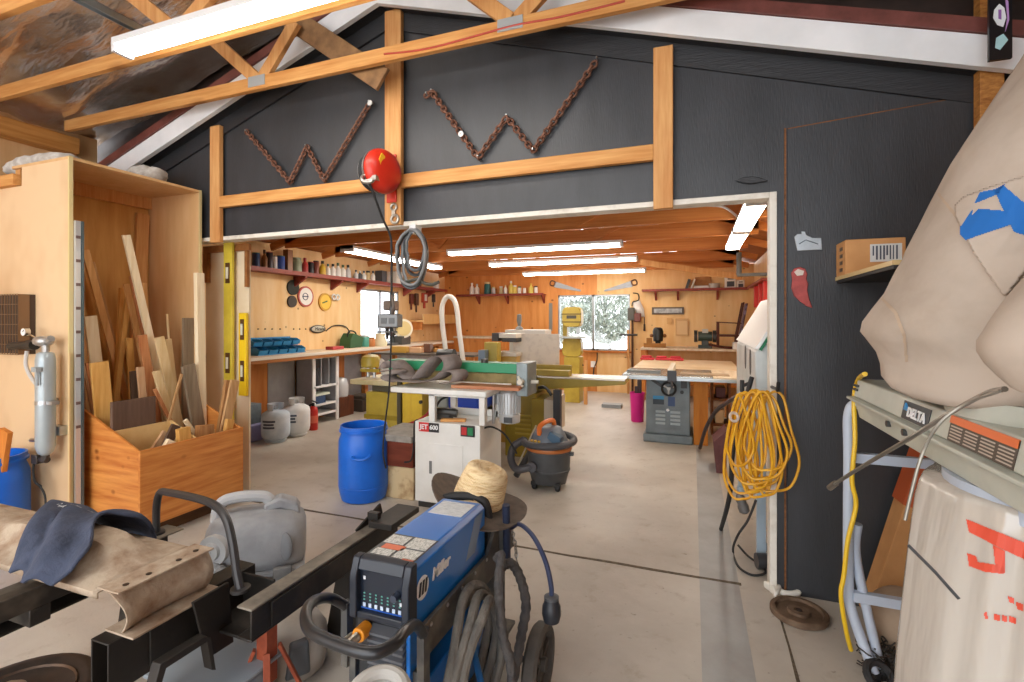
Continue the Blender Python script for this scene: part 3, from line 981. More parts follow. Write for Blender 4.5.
# green tray, watering can, pot etc. beyond the blue rack
q0, q1 = at(345, 345, X=-5.3).y, at(357, 345, X=-5.3).y
GRN = mat('dark_green', '2f5a36', 0.5)
t = thing('tool_tote', 'dark green tool tote with a bent handle on the long bench', 'tool tote', (-5.3, (q0 + q1) / 2, BZ))
MB().prism([(q0, BZ + .001), (q1, BZ + .001), (q1 + .06, BZ + .16), (q0 + .1, BZ + .24), (q0 + .02, BZ + .14)], -5.42, -5.2, 'x').build('body', GRN, t, bevel=.01)
MB().tube(spline([(-5.3, q0 + .05, BZ + .15), (-5.3, q0 + .1, BZ + .27), (-5.3, q1 - .05, BZ + .25), (-5.3, q1, BZ + .14)]), 0.012).build('handle', BLACK_PLASTIC, t)
q = at(362.5, 345, X=-5.3)
vessel('jar', 'teal glass jar standing next to the green tote on the long bench', 'jar', (-5.25, q.y, BZ + .001), 0.08, 0.2, '4f9a8c', 'c9ccd0', None)
q = at(368, 345, X=-5.25)
vessel('jar', 'orange clay pot on the long bench beneath the left window', 'pot', (-5.2, q.y, BZ + .001), 0.08, 0.16, 'b8743f', '8a5526', None)
# bench drill press and disc sander below the left window
CASTG = mat('cast_grey', '6f7375', 0.45, 0.3, col2='565a5c', scale=8)
p = Vector((-5.2, 7.58, BZ))
t = thing('bench_drill_press', 'grey bench drill press in front of the left window', 'drill press', p)
MB().box(p + Vector((0, 0, .02)), (0.28, 0.34, 0.04)).build('base', CASTG, t, bevel=.008)
MB().cyl(p + Vector((0, .08, .04)), p + Vector((0, .08, 0.95)), 0.045, n=14).build('column', mat('column_grey', '4f5a60', .35, .5), t)
hd = at(391, 321, X=-5.2)
MB().box((p.x, hd.y - .05, hd.z), (0.30, 0.36, 0.26)).build('head', CASTG, t, bevel=.03)
MB().cyl((p.x, hd.y - .12, hd.z - .13), (p.x, hd.y - .12, hd.z - .33), 0.04, 0.02).build('chuck', DARK_STEEL, t)
MB().box(p + Vector((0, -.06, .24)), (0.26, 0.28, 0.03)).box(p + Vector((0, .06, .21)), (.1, .14, .08)).build('table', CASTG, t, bevel=.005)
MB().box((p.x, hd.y, hd.z + .28), (0.2, .25, .18)).build('belt_cover', mat('brown_grey', '6a5a4e', .6), t, bevel=.03)
hs = MB()
for a in range(3):
    A = a * 2.094 + .4
    hs.cyl((p.x + .15, hd.y - .1, hd.z - .05), (p.x + .17, hd.y - .1 + math.cos(A) * .13, hd.z - .05 + math.sin(A) * .13), 0.008, n=6)
hs.build('feed_handle', DARK_STEEL, t)
q = at(403.5, 328.5, X=-5.0)
t = thing('disc_sander', 'cream disc sander with round yellow face beside the grey drill press', 'disc sander', (-5.1, q.y, BZ))
MB().cyl(q, q + Vector((-.05, .05, 0)), 0.175, n=28).build('guard', vcol('e8e2d2'), t)
dv = Vector((1, -1, 0)).normalized()
MB().cyl(q + dv * .002, q + dv * .015, 0.135, n=28).build('disc', vcol('dcc98f'), t)
MB().cyl(q - dv * .05, q - dv * .26, 0.1, n=16).build('motor', CASTG, t)
MB().box((q.x - .1, q.y + .08, BZ + .08), (.22, .3, .158)).build('stand', vcol('4a4a46'), t, bevel=.01)
q = at(378, 340, X=-5.2)
tag(MB().lathe([(0.11, 0), (0.12, .05), (0.08, .16), (0.09, .22)], (-5.15, q.y + .0, BZ + .001), 16).build('cloth_bag', mat('cream_bag', 'd9d2b4', .9)), 'cream cloth bag slumped on the long bench below the left window', 'bag')
# tools hung on left wall beyond the window, under the shelf
for i, (px, py, w, h, c, nm) in enumerate(((412, 301, .12, .3, '6e2f22', 'brush'), (417, 302, .1, .36, '5a3a2a', 'mallet'), (425, 300, .2, .3, 'b5452e', 'first_aid_box'), (434, 300, .08, .26, '3f3a3a', 'clamp'))):
    q = at(px, py, X=BLX + .04)
    o = MB().bb(BLX + .002, BLX + .06, q.y - w / 2, q.y + w / 2, q.z - h * .2, q.z + h / 2).bb(BLX + .01, BLX + .04, q.y - w / 6, q.y + w / 6, q.z - h * .6, q.z - h * .2).build(nm, vcol(c), bevel=.01)
    tag(o, {'brush': 'rust brown hand brush', 'mallet': 'dark brown mallet', 'first_aid_box': 'red tool holder with a white tag', 'clamp': 'dark grey clamp'}[nm] + ' hung under the left wall shelf past the window', nm.replace('_', ' '))
    if nm == 'first_aid_box':
        MB().bb(BLX + .06, BLX + .064, q.y - .05, q.y + .05, q.z - .02, q.z + .12).build('white_tag', vcol('e6e2dc'), o)
# corner shelf and corner bench
t = thing('corner_shelf', 'short pale wooden shelf in the far left corner', 'shelf', (-5.2, 9.7, 1.45))
a, b2 = at(410, 322, X=-5.2), at(441, 322, X=-5.2)
MB().bb(BLX + .003, -5.2, 8.75, 10.24, 1.46, 1.50).build('board', PLY_LEFT, t)
MB().bb(-5.2, -5.18, 8.75, 10.24, 1.42, 1.62).build('front_board', PLY_LEFT, t)
MB().bb(BLX + .003, -5.25, 8.8, 8.84, 1.3, 1.459).build('bracket', PLY_ORANGE, t)
t = thing('corner_bench', 'wooden bench across the back left corner', 'workbench', (-4.3, 9.9, 0))
MB().bb(-5.0, -3.75, 9.72, 10.24, 1.10, 1.14).build('worktop', BENCHW, t)
MB().bb(-5.0, -3.76, 9.76, 9.80, 0.35, 1.099).build('front_panel', PLY_ORANGE, t)
for x in (-4.98, -3.82):
    MB().bb(x, x + .06, 9.82, 10.2, 0, 1.099).build('leg', PLY_ORANGE, t)

# back-wall shelves
def bshelf(label, x0, x1, z, brs):
    t = thing('wall_shelf', label, 'shelf', ((x0 + x1) / 2, BY - .1, z))
    MB().bb(x0, x1, BY - 0.2, BY - .004, z - 0.02, z).build('board', REDWOOD, t)
    MB().bb(x0, x1, BY - 0.215, BY - 0.2, z - 0.025, z + 0.02).build('lip', REDWOOD, t)
    for x in brs:
        MB().prism([(BY - .004, z - .021), (BY - .19, z - .021), (BY - .19, z - .04), (BY - .004, z - .2)], x - .02, x + .02, 'x').build('bracket', REDWOOD, t)
bshelf('red-brown shelf of small bottles on the back wall, left of the window', -5.1, -3.02, 2.06, (-4.6, -3.9, -3.06))
bshelf('red-brown shelf on the back wall, right of the window', -0.98, 0.95, 2.09, (-.72, -.3, .42))
row2 = [(472, 283, 5, 'eef0ee', 'eef0ee', 'bottle'), (477, 284, 5, 'eef0ee', 'c9ccd0', 'bottle'), (487.5, 282, 7, '1f5f63', 'c9b98e', 'jar'), (493.5, 287, 4, 'c9ccd0', 'c9b98e', 'jar'), (501, 286.5, 4, 'c9b98e', 'c9ccd0', 'jar'),
        (505.5, 285, 4, 'eef0ee', 'c9b98e', 'bottle'), (511, 281, 5, 'e3d36a', 'eef0ee', 'bottle'), (515, 285.5, 4, 'e3d36a', 'eef0ee', 'jar'), (519.5, 286.5, 4, 'eef0ee', '5f7a5a', 'jar'), (524.5, 288, 3.5, 'eef0ee', 'eef0ee', 'jar'),
        (531, 283.5, 5, 'e3d36a', 'd8b53a', 'bottle'), (536, 286, 4, 'eef0ee', '22252a', 'jar')]
for i, (px, ty, w, b, c, k) in enumerate(row2):
    q = at(px, 290, Y=BY - .1)
    d = -q.x * ST + q.y * CT
    h = CAM_H + (CAM_HY - ty) / CAM_F * d - 2.06
    vessel(k, '%s %s on the back shelf of small bottles, %s from its left end' % (CN[b], k, ORD[i]), k, (q.x, BY - .1, 2.061), w / 2 / CAM_F * d * .95, max(h, .05), b, c, 'small bottles on the back wall shelf')
def on_back(px, py, y=None):
    return at(px, py, Y=(BY if y is None else y))
sz2 = 2.091
q = on_back(688, 287)
tag(MB().box((q.x, BY - .1, sz2 + .105), (.05, .14, .2), (0, .3, 0)).build('book', vcol('3a3a38')), 'dark book leaning on the right back wall shelf', 'book')
q = on_back(694, 287)
tag(MB().box((q.x - .02, BY - .1, sz2 + .105), (.03, .14, .2), (0, .35, 0)).build('book', vcol('d9d2c4')), 'white book leaning against the dark book on the right shelf', 'book')
q = on_back(702, 287)
tag(MB().bb(q.x - .15, q.x + .13, BY - .18, BY - .03, sz2, sz2 + .07).build('tray', vcol('d5d2cc'), bevel=.01), 'white tray on the back wall shelf right of the leaning books', 'tray')
q = on_back(702, 280)
tag(MB().box((q.x + .02, BY - .02, sz2 + .16), (.3, .02, .17)).build('board', wood('shelf_board', 'b98a56', '9c6d3c', (3, 3, 3), 3)), 'brown board stood behind the white tray on the right shelf', 'board')
q = on_back(714, 287)
vessel('can', 'round steel tin on the right back wall shelf', 'tin', (q.x, BY - .1, sz2), .1, .11, 'b9b5ac', '8f8b84', None)
def radio(px, w, h, lab):
    q = on_back(px, 287)
    o = MB().bb(q.x - w / 2, q.x + w / 2, BY - .17, BY - .03, sz2, sz2 + h).build('radio', vcol('e4e0d8'), bevel=.012)
    tag(o, lab, 'radio')
    MB().bb(q.x - w * .32, q.x + w * .32, BY - .174, BY - .17, sz2 + h * .15, sz2 + h * .55).build('speaker_grille', vcol('3c3d40'), o)
    MB().bb(q.x - w * .25, q.x + w * .25, BY - .174, BY - .17, sz2 + h * .68, sz2 + h * .82).build('dial', vcol('6a6a68'), o)
radio(730, .2, .25, 'white table radio near the right end of the back wall shelf')
radio(740, .13, .16, 'small white and grey radio at the right end of the back wall shelf')
# saws, frames and hardware on the back wall
def handsaw(label, tip, heel, flip):
    a, b = on_back(*tip, y=BY - .012), on_back(*heel, y=BY - .012)
    t = thing('hand_saw', label, 'saw', b)
    d = (b - a)
    L = d.length
    d.normalize()
    n = Vector((-d.z, 0, d.x))
    if n.z > 0:
        n = -n
    k = MB()
    pts = [a + n * 0, a + n * .035, b - d * .11 + n * .13, b - d * .11 - n * .0, ]
    k.add([p + Vector((0, .002, 0)) for p in pts] + [p - Vector((0, .002, 0)) for p in pts], [(0, 1, 2, 3), (7, 6, 5, 4), (0, 4, 5, 1), (1, 5, 6, 2), (2, 6, 7, 3), (3, 7, 4, 0)])
    k.build('blade', mat('saw_steel', '7d7f82', .4, .7), t)
    h = MB()
    c = b - d * .05 + n * .06
    h.tube(spline([c - d * .05 - n * .045, c + d * .03 - n * .05, c + d * .045 + n * .01, c + d * .02 + n * .05, c - d * .05 + n * .035], 5, True), .014, 8, closed=True)
    h.build('handle', vcol('5a3420'), t)
handsaw('hand saw on the back wall over the left pane of the window', (581, 290), (551, 280), 1)
handsaw('hand saw on the back wall over the right pane of the window', (604, 290), (636, 279), -1)
def wbox(name, label, cat, x0, y0, x1, y1, m, t=.03, bevel=.004, y=None):
    a, b = on_back(x0, y1), on_back(x1, y0)
    return tag(MB().bb(a.x, b.x, BY - t, BY - .003, a.z, b.z).build(name, m, bevel=bevel), label, cat)
wbox('ruler', 'grey vertical straightedge hung on the back wall left of the window', 'straightedge', 549, 303, 552.5, 331, vcol('7c7d78'), .012)
o = wbox('framed_chart', 'long narrow framed picture on the back wall below the right shelf', 'picture', 652, 307, 684, 314.5, vcol('5b4c3c'), .03)
a, b = on_back(654, 313), on_back(682, 308.5)
MB().bb(a.x, b.x, BY - .034, BY - .03, a.z, b.z).build('print', mat('faded_print', 'c3c8c9', .5, col2='7e868a', scale=14), o)
wbox('wood_plaque', 'small tan square plaque on the back wall below the narrow picture', 'plaque', 667, 318, 672, 324, vcol('cf9d58'), .025)
o = wbox('cutting_board', 'tan upright board with a paler sheet on the back wall', 'board', 675.5, 318.5, 688.5, 335.5, vcol('c79a5c'), .03)
a, b = on_back(677, 334), on_back(687, 321)
MB().bb(a.x, b.x, BY - .034, BY - .03, a.z, b.z).build('sheet', vcol('d8b27a'), o)
q = on_back(644.5, 324)
t = thing('screwdriver', 'dark screwdriver hung on the back wall right of the window', 'screwdriver', q)
MB().cyl(q + Vector((0, -.02, -.14)), q + Vector((0, -.02, 0)), .022, .018, 10).build('handle', vcol('3a2418'), t)
MB().cyl(q + Vector((0, -.02, 0)), q + Vector((0, -.02, .14)), .008, n=8).build('shaft', DARK_STEEL, t)
tag(MB().tube(spline([on_back(633, 293, BY - .02), on_back(638, 294, BY - .03), on_back(638.5, 300, BY - .03), on_back(633, 302, BY - .03), on_back(632, 306, BY - .02)]), .012, 6).build('brace_tool', DARK_STEEL), 'dark cranked hand brace hung at the right edge of the window', 'hand brace')
q = on_back(639, 310)
sh = MB()
sh.loft([[(q.x - .12, BY - .02, q.z + .17), (q.x + .02, BY - .03, q.z + .19)], [(q.x - .1, BY - .06, q.z + .05), (q.x + .1, BY - .05, q.z + .02)], [(q.x - .02, BY - .05, q.z - .14), (q.x + .12, BY - .04, q.z - .14)]], cap=False, closed=False)
tag(sh.build('paper_note', vcol('e9e7e3'), solid=.004), 'white paper hung on the back wall beside the window', 'paper')
# post clamps and vice by the window
t = thing('bar_clamp', 'tall dark bar clamp standing against the back wall right of the window', 'clamp', (-1.0, BY - .12, 0))
xc = on_back(632.5, 350, BY - .12).x
MB().bb(xc - .02, xc + .02, BY - .14, BY - .10, 0, 1.75).build('bar', wood('dark_bar', '5a3a22', '3d2614', (5, 5, .5), 3), t)
MB().box((xc - .02, BY - .15, 1.62), (.14, .1, .26)).build('head', vcol('4d4a42'), t, bevel=.02)
MB().box((xc + .1, BY - .15, 1.55), (.14, .08, .18)).build('jaw', vcol('6a3328'), t, bevel=.02)
MB().cyl((xc - .24, BY - .15, 1.2), (xc + .1, BY - .15, 1.2), .02, n=8).build('screw', DARK_STEEL, t)
tag(MB().bb(on_back(628.5, 350).x - .02, on_back(628.5, 350).x + .02, BY - .09, BY - .05, 0, 1.3).build('timber_strip', PINE), 'thin pale timber strip leaning on the back wall beside the bar clamp', 'timber')
tag(MB().bb(on_back(591, 363).x, on_back(595.5, 363).x, BY - .03, BY - .003, on_back(591, 367).z, on_back(591, 361).z).build('outlet_plate', WHITE), 'white outlet plate on the back wall under the window', 'outlet')
tag(MB().tube(spline([on_back(597, 345, BY - .02), on_back(597, 360, BY - .02), on_back(594, 368, BY - .02), on_back(593.5, 378, BY - .02)]), .014, 6).build('cord', vcol('4b3a30')), 'brown cord hanging under the back window by the outlet', 'cord')
# bench along the back wall at right
t = thing('back_bench', 'pale wooden bench along the back wall behind the table saw', 'workbench', (0.05, 9.9, 0))
MB().bb(-0.95, 1.03, 9.45, 10.24, 0.94, 0.98).build('worktop', BENCHW, t, bevel=.004)
for x in (-.9, .95):
    for y in (9.5, 10.15):
        MB().bb(x - .04, x + .04, y - .04, y + .04, 0, .939).build('leg', PLY_ORANGE, t)
MB().bb(-.86, .9, 9.52, 10.1, .3, .33).build('shelf', PLY_ORANGE, t)
def bitem(px, x_y=9.75):
    return at(px, 350, Y=x_y).x
x = bitem(658)
t = thing('router', 'black and silver router standing on the back bench', 'router', (x, 9.75, .98))
MB().lathe([(.1, 0), (.1, .03), (.05, .04), (.05, .1), (.09, .12), (.1, .3), (.08, .36), (.05, .38)], (x, 9.75, .981), 18).build('body', BLACK_PLASTIC, t)
MB().ell((x - .12, 9.75, 1.2), .035).ell((x + .12, 9.75, 1.2), .035).build('knob', vcol('8a5526'), t)
x = bitem(650)
tag(MB().bb(x - .1, x + .3, 9.56, 9.64, .981, 1.06).bb(x - .05, x + .05, 9.56, 9.64, 1.06, 1.16).build('wood_rack', wood('rack_wood', 'a9773f', '83561f', (3, 3, 3), 3)), 'brown wooden rack lying at the left end of the back bench', 'rack')
x = bitem(705)
t = thing('bench_grinder', 'dark green bench grinder on the back bench behind the table saw', 'grinder', (x, 9.7, .98))
MB().box((x, 9.7, 1.01), (.24, .2, .06)).box((x, 9.7, 1.08), (.12, .12, .1)).build('base', vcol('2c3530'), t, bevel=.01)
MB().cyl((x - .12, 9.7, 1.2), (x + .12, 9.7, 1.2), .09, n=18).build('motor', vcol('3b4a42'), t)
for s in (-1, 1):
    MB().cyl((x + s * .13, 9.7, 1.2), (x + s * .19, 9.7, 1.2), .11, n=20).build('wheel_guard', vcol('2a2c2b'), t)
MB().box((x, 9.6, 1.3), (.1, .02, .07)).build('label_plate', vcol('b9b9b2'), t)
x = bitem(725) + .06
t = thing('rocking_chair', 'small dark wooden rocking chair with a lilac striped back on the back bench', 'chair', (x, 9.75, .98))
CHW = wood('chair_wood', '5b2f22', '43211a', (3, 3, 3), 4)
for s in (-.17, .17):
    MB().tube(spline([(x - .34, 9.75 + s, 1.05), (x - .1, 9.75 + s, 1.005), (x + .14, 9.75 + s, 1.0), (x + .36, 9.75 + s, 1.06)]), .016, 8).build('rocker', CHW, t)
    MB().cyl((x - .18, 9.75 + s, 1.02), (x - .18, 9.75 + s, 1.46), .018, n=8).build('leg', CHW, t)
    MB().cyl((x + .12, 9.75 + s, 1.01), (x + .13, 9.75 + s, 1.24), .018, n=8).build('leg', CHW, t)
    MB().beam((x - .2, 9.75 + s, 1.46), (x + .2, 9.75 + s, 1.44), .05, .02).build('arm', CHW, t)
MB().bb(x - .2, x + .16, 9.56, 9.94, 1.2, 1.235).build('seat', CHW, t)
R = Euler((0, .18, 0)).to_matrix()
MB().box((x + .24, 9.75, 1.5), (.025, .36, .6), R).build('backrest', mat('striped_fabric', '8d84a8', .7, col2='4a2a2c', scale=3, stretch=(1, 14, 1), lo=.45, hi=.55), t)
MB().box((x + .18, 9.6, 1.5), (.03, .03, .64), R).box((x + .18, 9.9, 1.5), (.03, .03, .64), R).build('back_post', CHW, t)
MB().beam((x + .2, 9.57, 1.79), (x + .34, 9.57, 1.79), .03, .03)
x = bitem(735)
vessel('jar', 'white crock beside the rocking chair on the back bench', 'crock', (x - .02, 9.49, .981), .04, .13, 'e4e2dc', 'c9ccd0', None)
# red tool rack high on the right wall and pipe from the truss
t = thing('red_wall_rack', 'red tool rack on the right wall of the back workshop', 'rack', (BRX - .1, 8.2, 1.8))
MB().bb(BRX - .2, BRX - .004, 7.4, 9.3, 2.04, 2.07).build('board', REDWOOD, t)
for y in (7.5, 8.0, 8.6):
    MB().bb(BRX - .16, BRX - .004, y, y + .1, 1.7, 2.039).build('holder', RED, t, bevel=.01)
t = thing('hanging_pipe', 'grey pipe bracket hanging from the roof at the right of the back workshop', 'pipe', (.3, 7.6, 2.1))
x = at(739, 262, Y=7.66).x
MB().cyl((x, 7.66, 2.14), (x, 7.66, 2.46), .035, n=12).build('drop_pipe', vcol('6e7476'), t)
MB().bb(x - .02, BRX - .01, 7.62, 7.7, 2.12, 2.16).build('cross_bar', vcol('6e7476'), t)
# pipes stored over the trusses
for i, (y, x0, x1, r) in enumerate(((4.62, -2.9, -.9, .03), (4.72, -2.6, -.5, .035), (4.82, -2.3, .1, .03))):
    tag(MB().cyl((x0, y, CH + .171 + r), (x1, y, CH + .171 + r), r, n=12).build('metal_pipe', mat('galv_pipe', 'b9bfc2', .3, .85)), '%s silver pipe stored across the roof trusses over the doorway' % ('nearest', 'middle', 'farthest')[i], 'pipe', 'silver pipes stored on the trusses')
for y, x0, x1, lab in ((4.95, -2.2, -.1, 'long crumpled silver insulation roll stored over the trusses at the doorway'),):
    b = MB()
    rings = []
    for i in range(40):
        x = x0 + (x1 - x0) * i / 39
        rings.append([Vector((x, y + math.cos(2 * PI * k / 12) * .08 * (1 + .5 * noise.noise(Vector((i * .7, k * .9, 3)))), CH + .262 + math.sin(2 * PI * k / 12) * .075 * (1 + .6 * noise.noise(Vector((i * .7, k * .9, 9)))))) for k in range(12)])
    b.loft(rings)
    tag(b.build('insulation_roll', mat('silver_roll', 'd9d9d6', .3, .6, col2='a59a8e', scale=12), smooth=40), lab, 'insulation')
for i, (p_, q_, lab) in enumerate((((560, 247), (655, 213), 'pale timber brace rising to the right behind the right wall post'), ((640, 262), (742, 277), 'pale timber brace falling to the right under the workshop roof'))):
    y = (6.55, 8.0)[i]
    a_, b_ = at(p_[0], p_[1], Y=y), at(q_[0], q_[1], Y=y)
    tag(MB().beam(a_, b_, .09, .038, (0, 1, 0)).build('roof_brace', PINE), lab, 'brace')
tag(MB().tube(spline([(.10, 5.058, CH + .14), (.24, 5.058, CH + .12), (.33, 5.055, CH + .06), (.41, 5.05, 2.435)]), .012, 6).build('conduit', WHITE), 'white cable dropping to the right wide ceiling light', 'cable')

# ------------------------------------------------------------------ lumber cabinet at the left
CPY, CFX, CBX, CFY, CTZ = 2.06, -3.93, -4.56, 2.985, 2.58
t = thing('lumber_cabinet', 'tall open plywood lumber cabinet in front of the black gable wall', 'cabinet', (-4.2, 2.5, 0))
PLYEDGE = mat('ply_edge', 'd9c58e', 0.6)
MB().prism([(CFX, 0.02), (CFX, CTZ), (-4.46, CTZ), (-4.46, 2.45), (-5.3, 2.45), (-5.3, 0.02)], CPY - 0.02, CPY).build('side_panel', mat('blotchy_plywood', 'e3c39a', .55, col2='c9a074', scale=1.6, detail=3, lo=.45, hi=.75, stretch=(1, 1, .7)), t, bevel=.001)  # near side panel: two ply tones mixed in soft random blotches
MB().bb(CBX, CFX, CFY - 0.02, CFY, 0.02, CTZ).build('side_panel', PLY, t, bevel=.001)
MB().bb(CBX - .02, CBX, CPY, CFY, 0.02, CTZ).build('back_panel', wood('cabinet_back', 'd6a866', 'bd8a48', (5, 5, .7), 2.2), t)
MB().bb(CBX - .02, CFX, CPY - .02, CFY, CTZ, CTZ + .02).build('top_panel', PLY, t, bevel=.001)
MB().bb(CFX - .002, CFX + .012, CPY - .021, CPY + .002, .02, CTZ + .02).bb(CFX - .002, CFX + .006, CFY - .021, CFY + .001, .02, CTZ + .02).build('edge_strip', PLYEDGE, t)
MB().bb(CBX, CBX + .04, CPY, CFY - .02, CTZ - .1, CTZ - .001).beam((CBX + .025, 2.80, .1), (CBX + .025, 2.9, CTZ - .15), .1, .03, (1, 0, 0)).build('cleat', PINE, t)
MB().bb(CFX - .08, CFX - .001, CPY + .001, CPY + .04, .02, .12).build('foot_block', ORANGE_X, t)
o = MB().bb(-5.3, -4.48, CPY - .06, CPY + .0, 2.452, 2.53).build('wood_block', PINE_X, bevel=.004)
tag(o, 'short orange timber lying on the lower left top edge of the cabinet side', 'timber')
# metal strip and batten by its front edge
t = thing('shelf_standard', 'tall slotted galvanized strip standing against the front edge of the lumber cabinet', 'metal strip', (CFX + .03, CPY + .05, 0))
a = at(72.5, 220, X=CFX + .03)
MB().bb(CFX + .014, CFX + .034, CPY + .004, CPY + .034, .02, a.z).build('strip', mat('galv_light', 'cfd3d6', .3, .5), t)
MB().bb(CFX + .014, CFX + .04, CPY + .036, CPY + .05, .02, a.z).build('flange', mat('galv_dark', '5f7076', .4, .5), t)
sl = MB()
for k in range(9):
    z = a.z - .12 - .16 * k
    sl.bb(CFX + .0335, CFX + .036, CPY + .006, CPY + .032, z, z + .02)
sl.build('slots', vcol('6f5a56'), t)
tag(MB().bb(CFX + .014, CFX + .03, CPY - .03, CPY - .0225, .0, 1.28).build('batten', mat('pale_batten', 'dfc08c', .6)), 'narrow pine batten standing beside the galvanized strip at the cabinet corner', 'batten')

# ------------------------------------------------------------------ lumber bin
tone_skid = wood('skid_wood', '6b4a2c', '4d331d', (4, .6, 4), 3)
BX0, BX1, BY0, BY1, BB = -4.0, -3.41, 2.164, 2.95, 0.118
t = thing('lumber_bin', 'orange plywood lumber bin with sloping sides in front of the tall cabinet', 'bin', ((BX0 + BX1) / 2, 2.56, 0))
PLYX = wood('bin_ply_x', 'e09a50', 'b8662a', (0.9, 9, 11), 2.6, rough=.45, knots=('7c3d14', (1, 1, 1.3), 5.5))
PLYY = wood('bin_ply_y', 'e09a50', 'b8662a', (9, 0.9, 11), 2.6, rough=.45, knots=('7c3d14', (1, 1, 1.3), 4.6))
def sz_(x):
    return 0.632 + (BX1 - x) * 0.41
MB().bb(BX1 - .018, BX1, BY0, BY1, BB, .638).build('front_panel', PLYY, t, bevel=.002)
MB().prism([(BX1 - .018, BB), (BX1 - .018, sz_(BX1)), (BX0, sz_(BX0)), (BX0, BB)], BY0, BY0 + .018).build('side_panel', PLYX, t, bevel=.002)
MB().prism([(BX1 - .018, BB), (BX1 - .018, sz_(BX1)), (BX0, sz_(BX0)), (BX0, BB)], BY1 - .018, BY1).build('side_panel', PLYX, t, bevel=.002)
MB().bb(BX0, BX1 - .018, BY0 + .018, BY1 - .018, BB, BB + .018).build('floor_panel', PLY, t)
DV = wood('divider_ply', 'e3c48c', 'd4ac6e', (3, 3, 3), 2)
MB().bb(-3.712, -3.70, BY0 + .018, 2.575, BB + .018, .742).build('divider', DV, t)
MB().prism([(-3.70, BB + .018), (-3.70, .742), (BX1 - .018, .63), (BX1 - .018, BB + .018)], 2.563, 2.575).build('divider', DV, t)
MB().bb(-3.712, -3.70, 2.575, BY1 - .018, BB + .018, .60).build('divider', DV, t)
for x in (BX0 + .1, BX1 - .14):
    MB().bb(x - .03, x + .03, BY0 + .09, BY1 - .06, 0, BB - .001).build('skid', tone_skid, t)

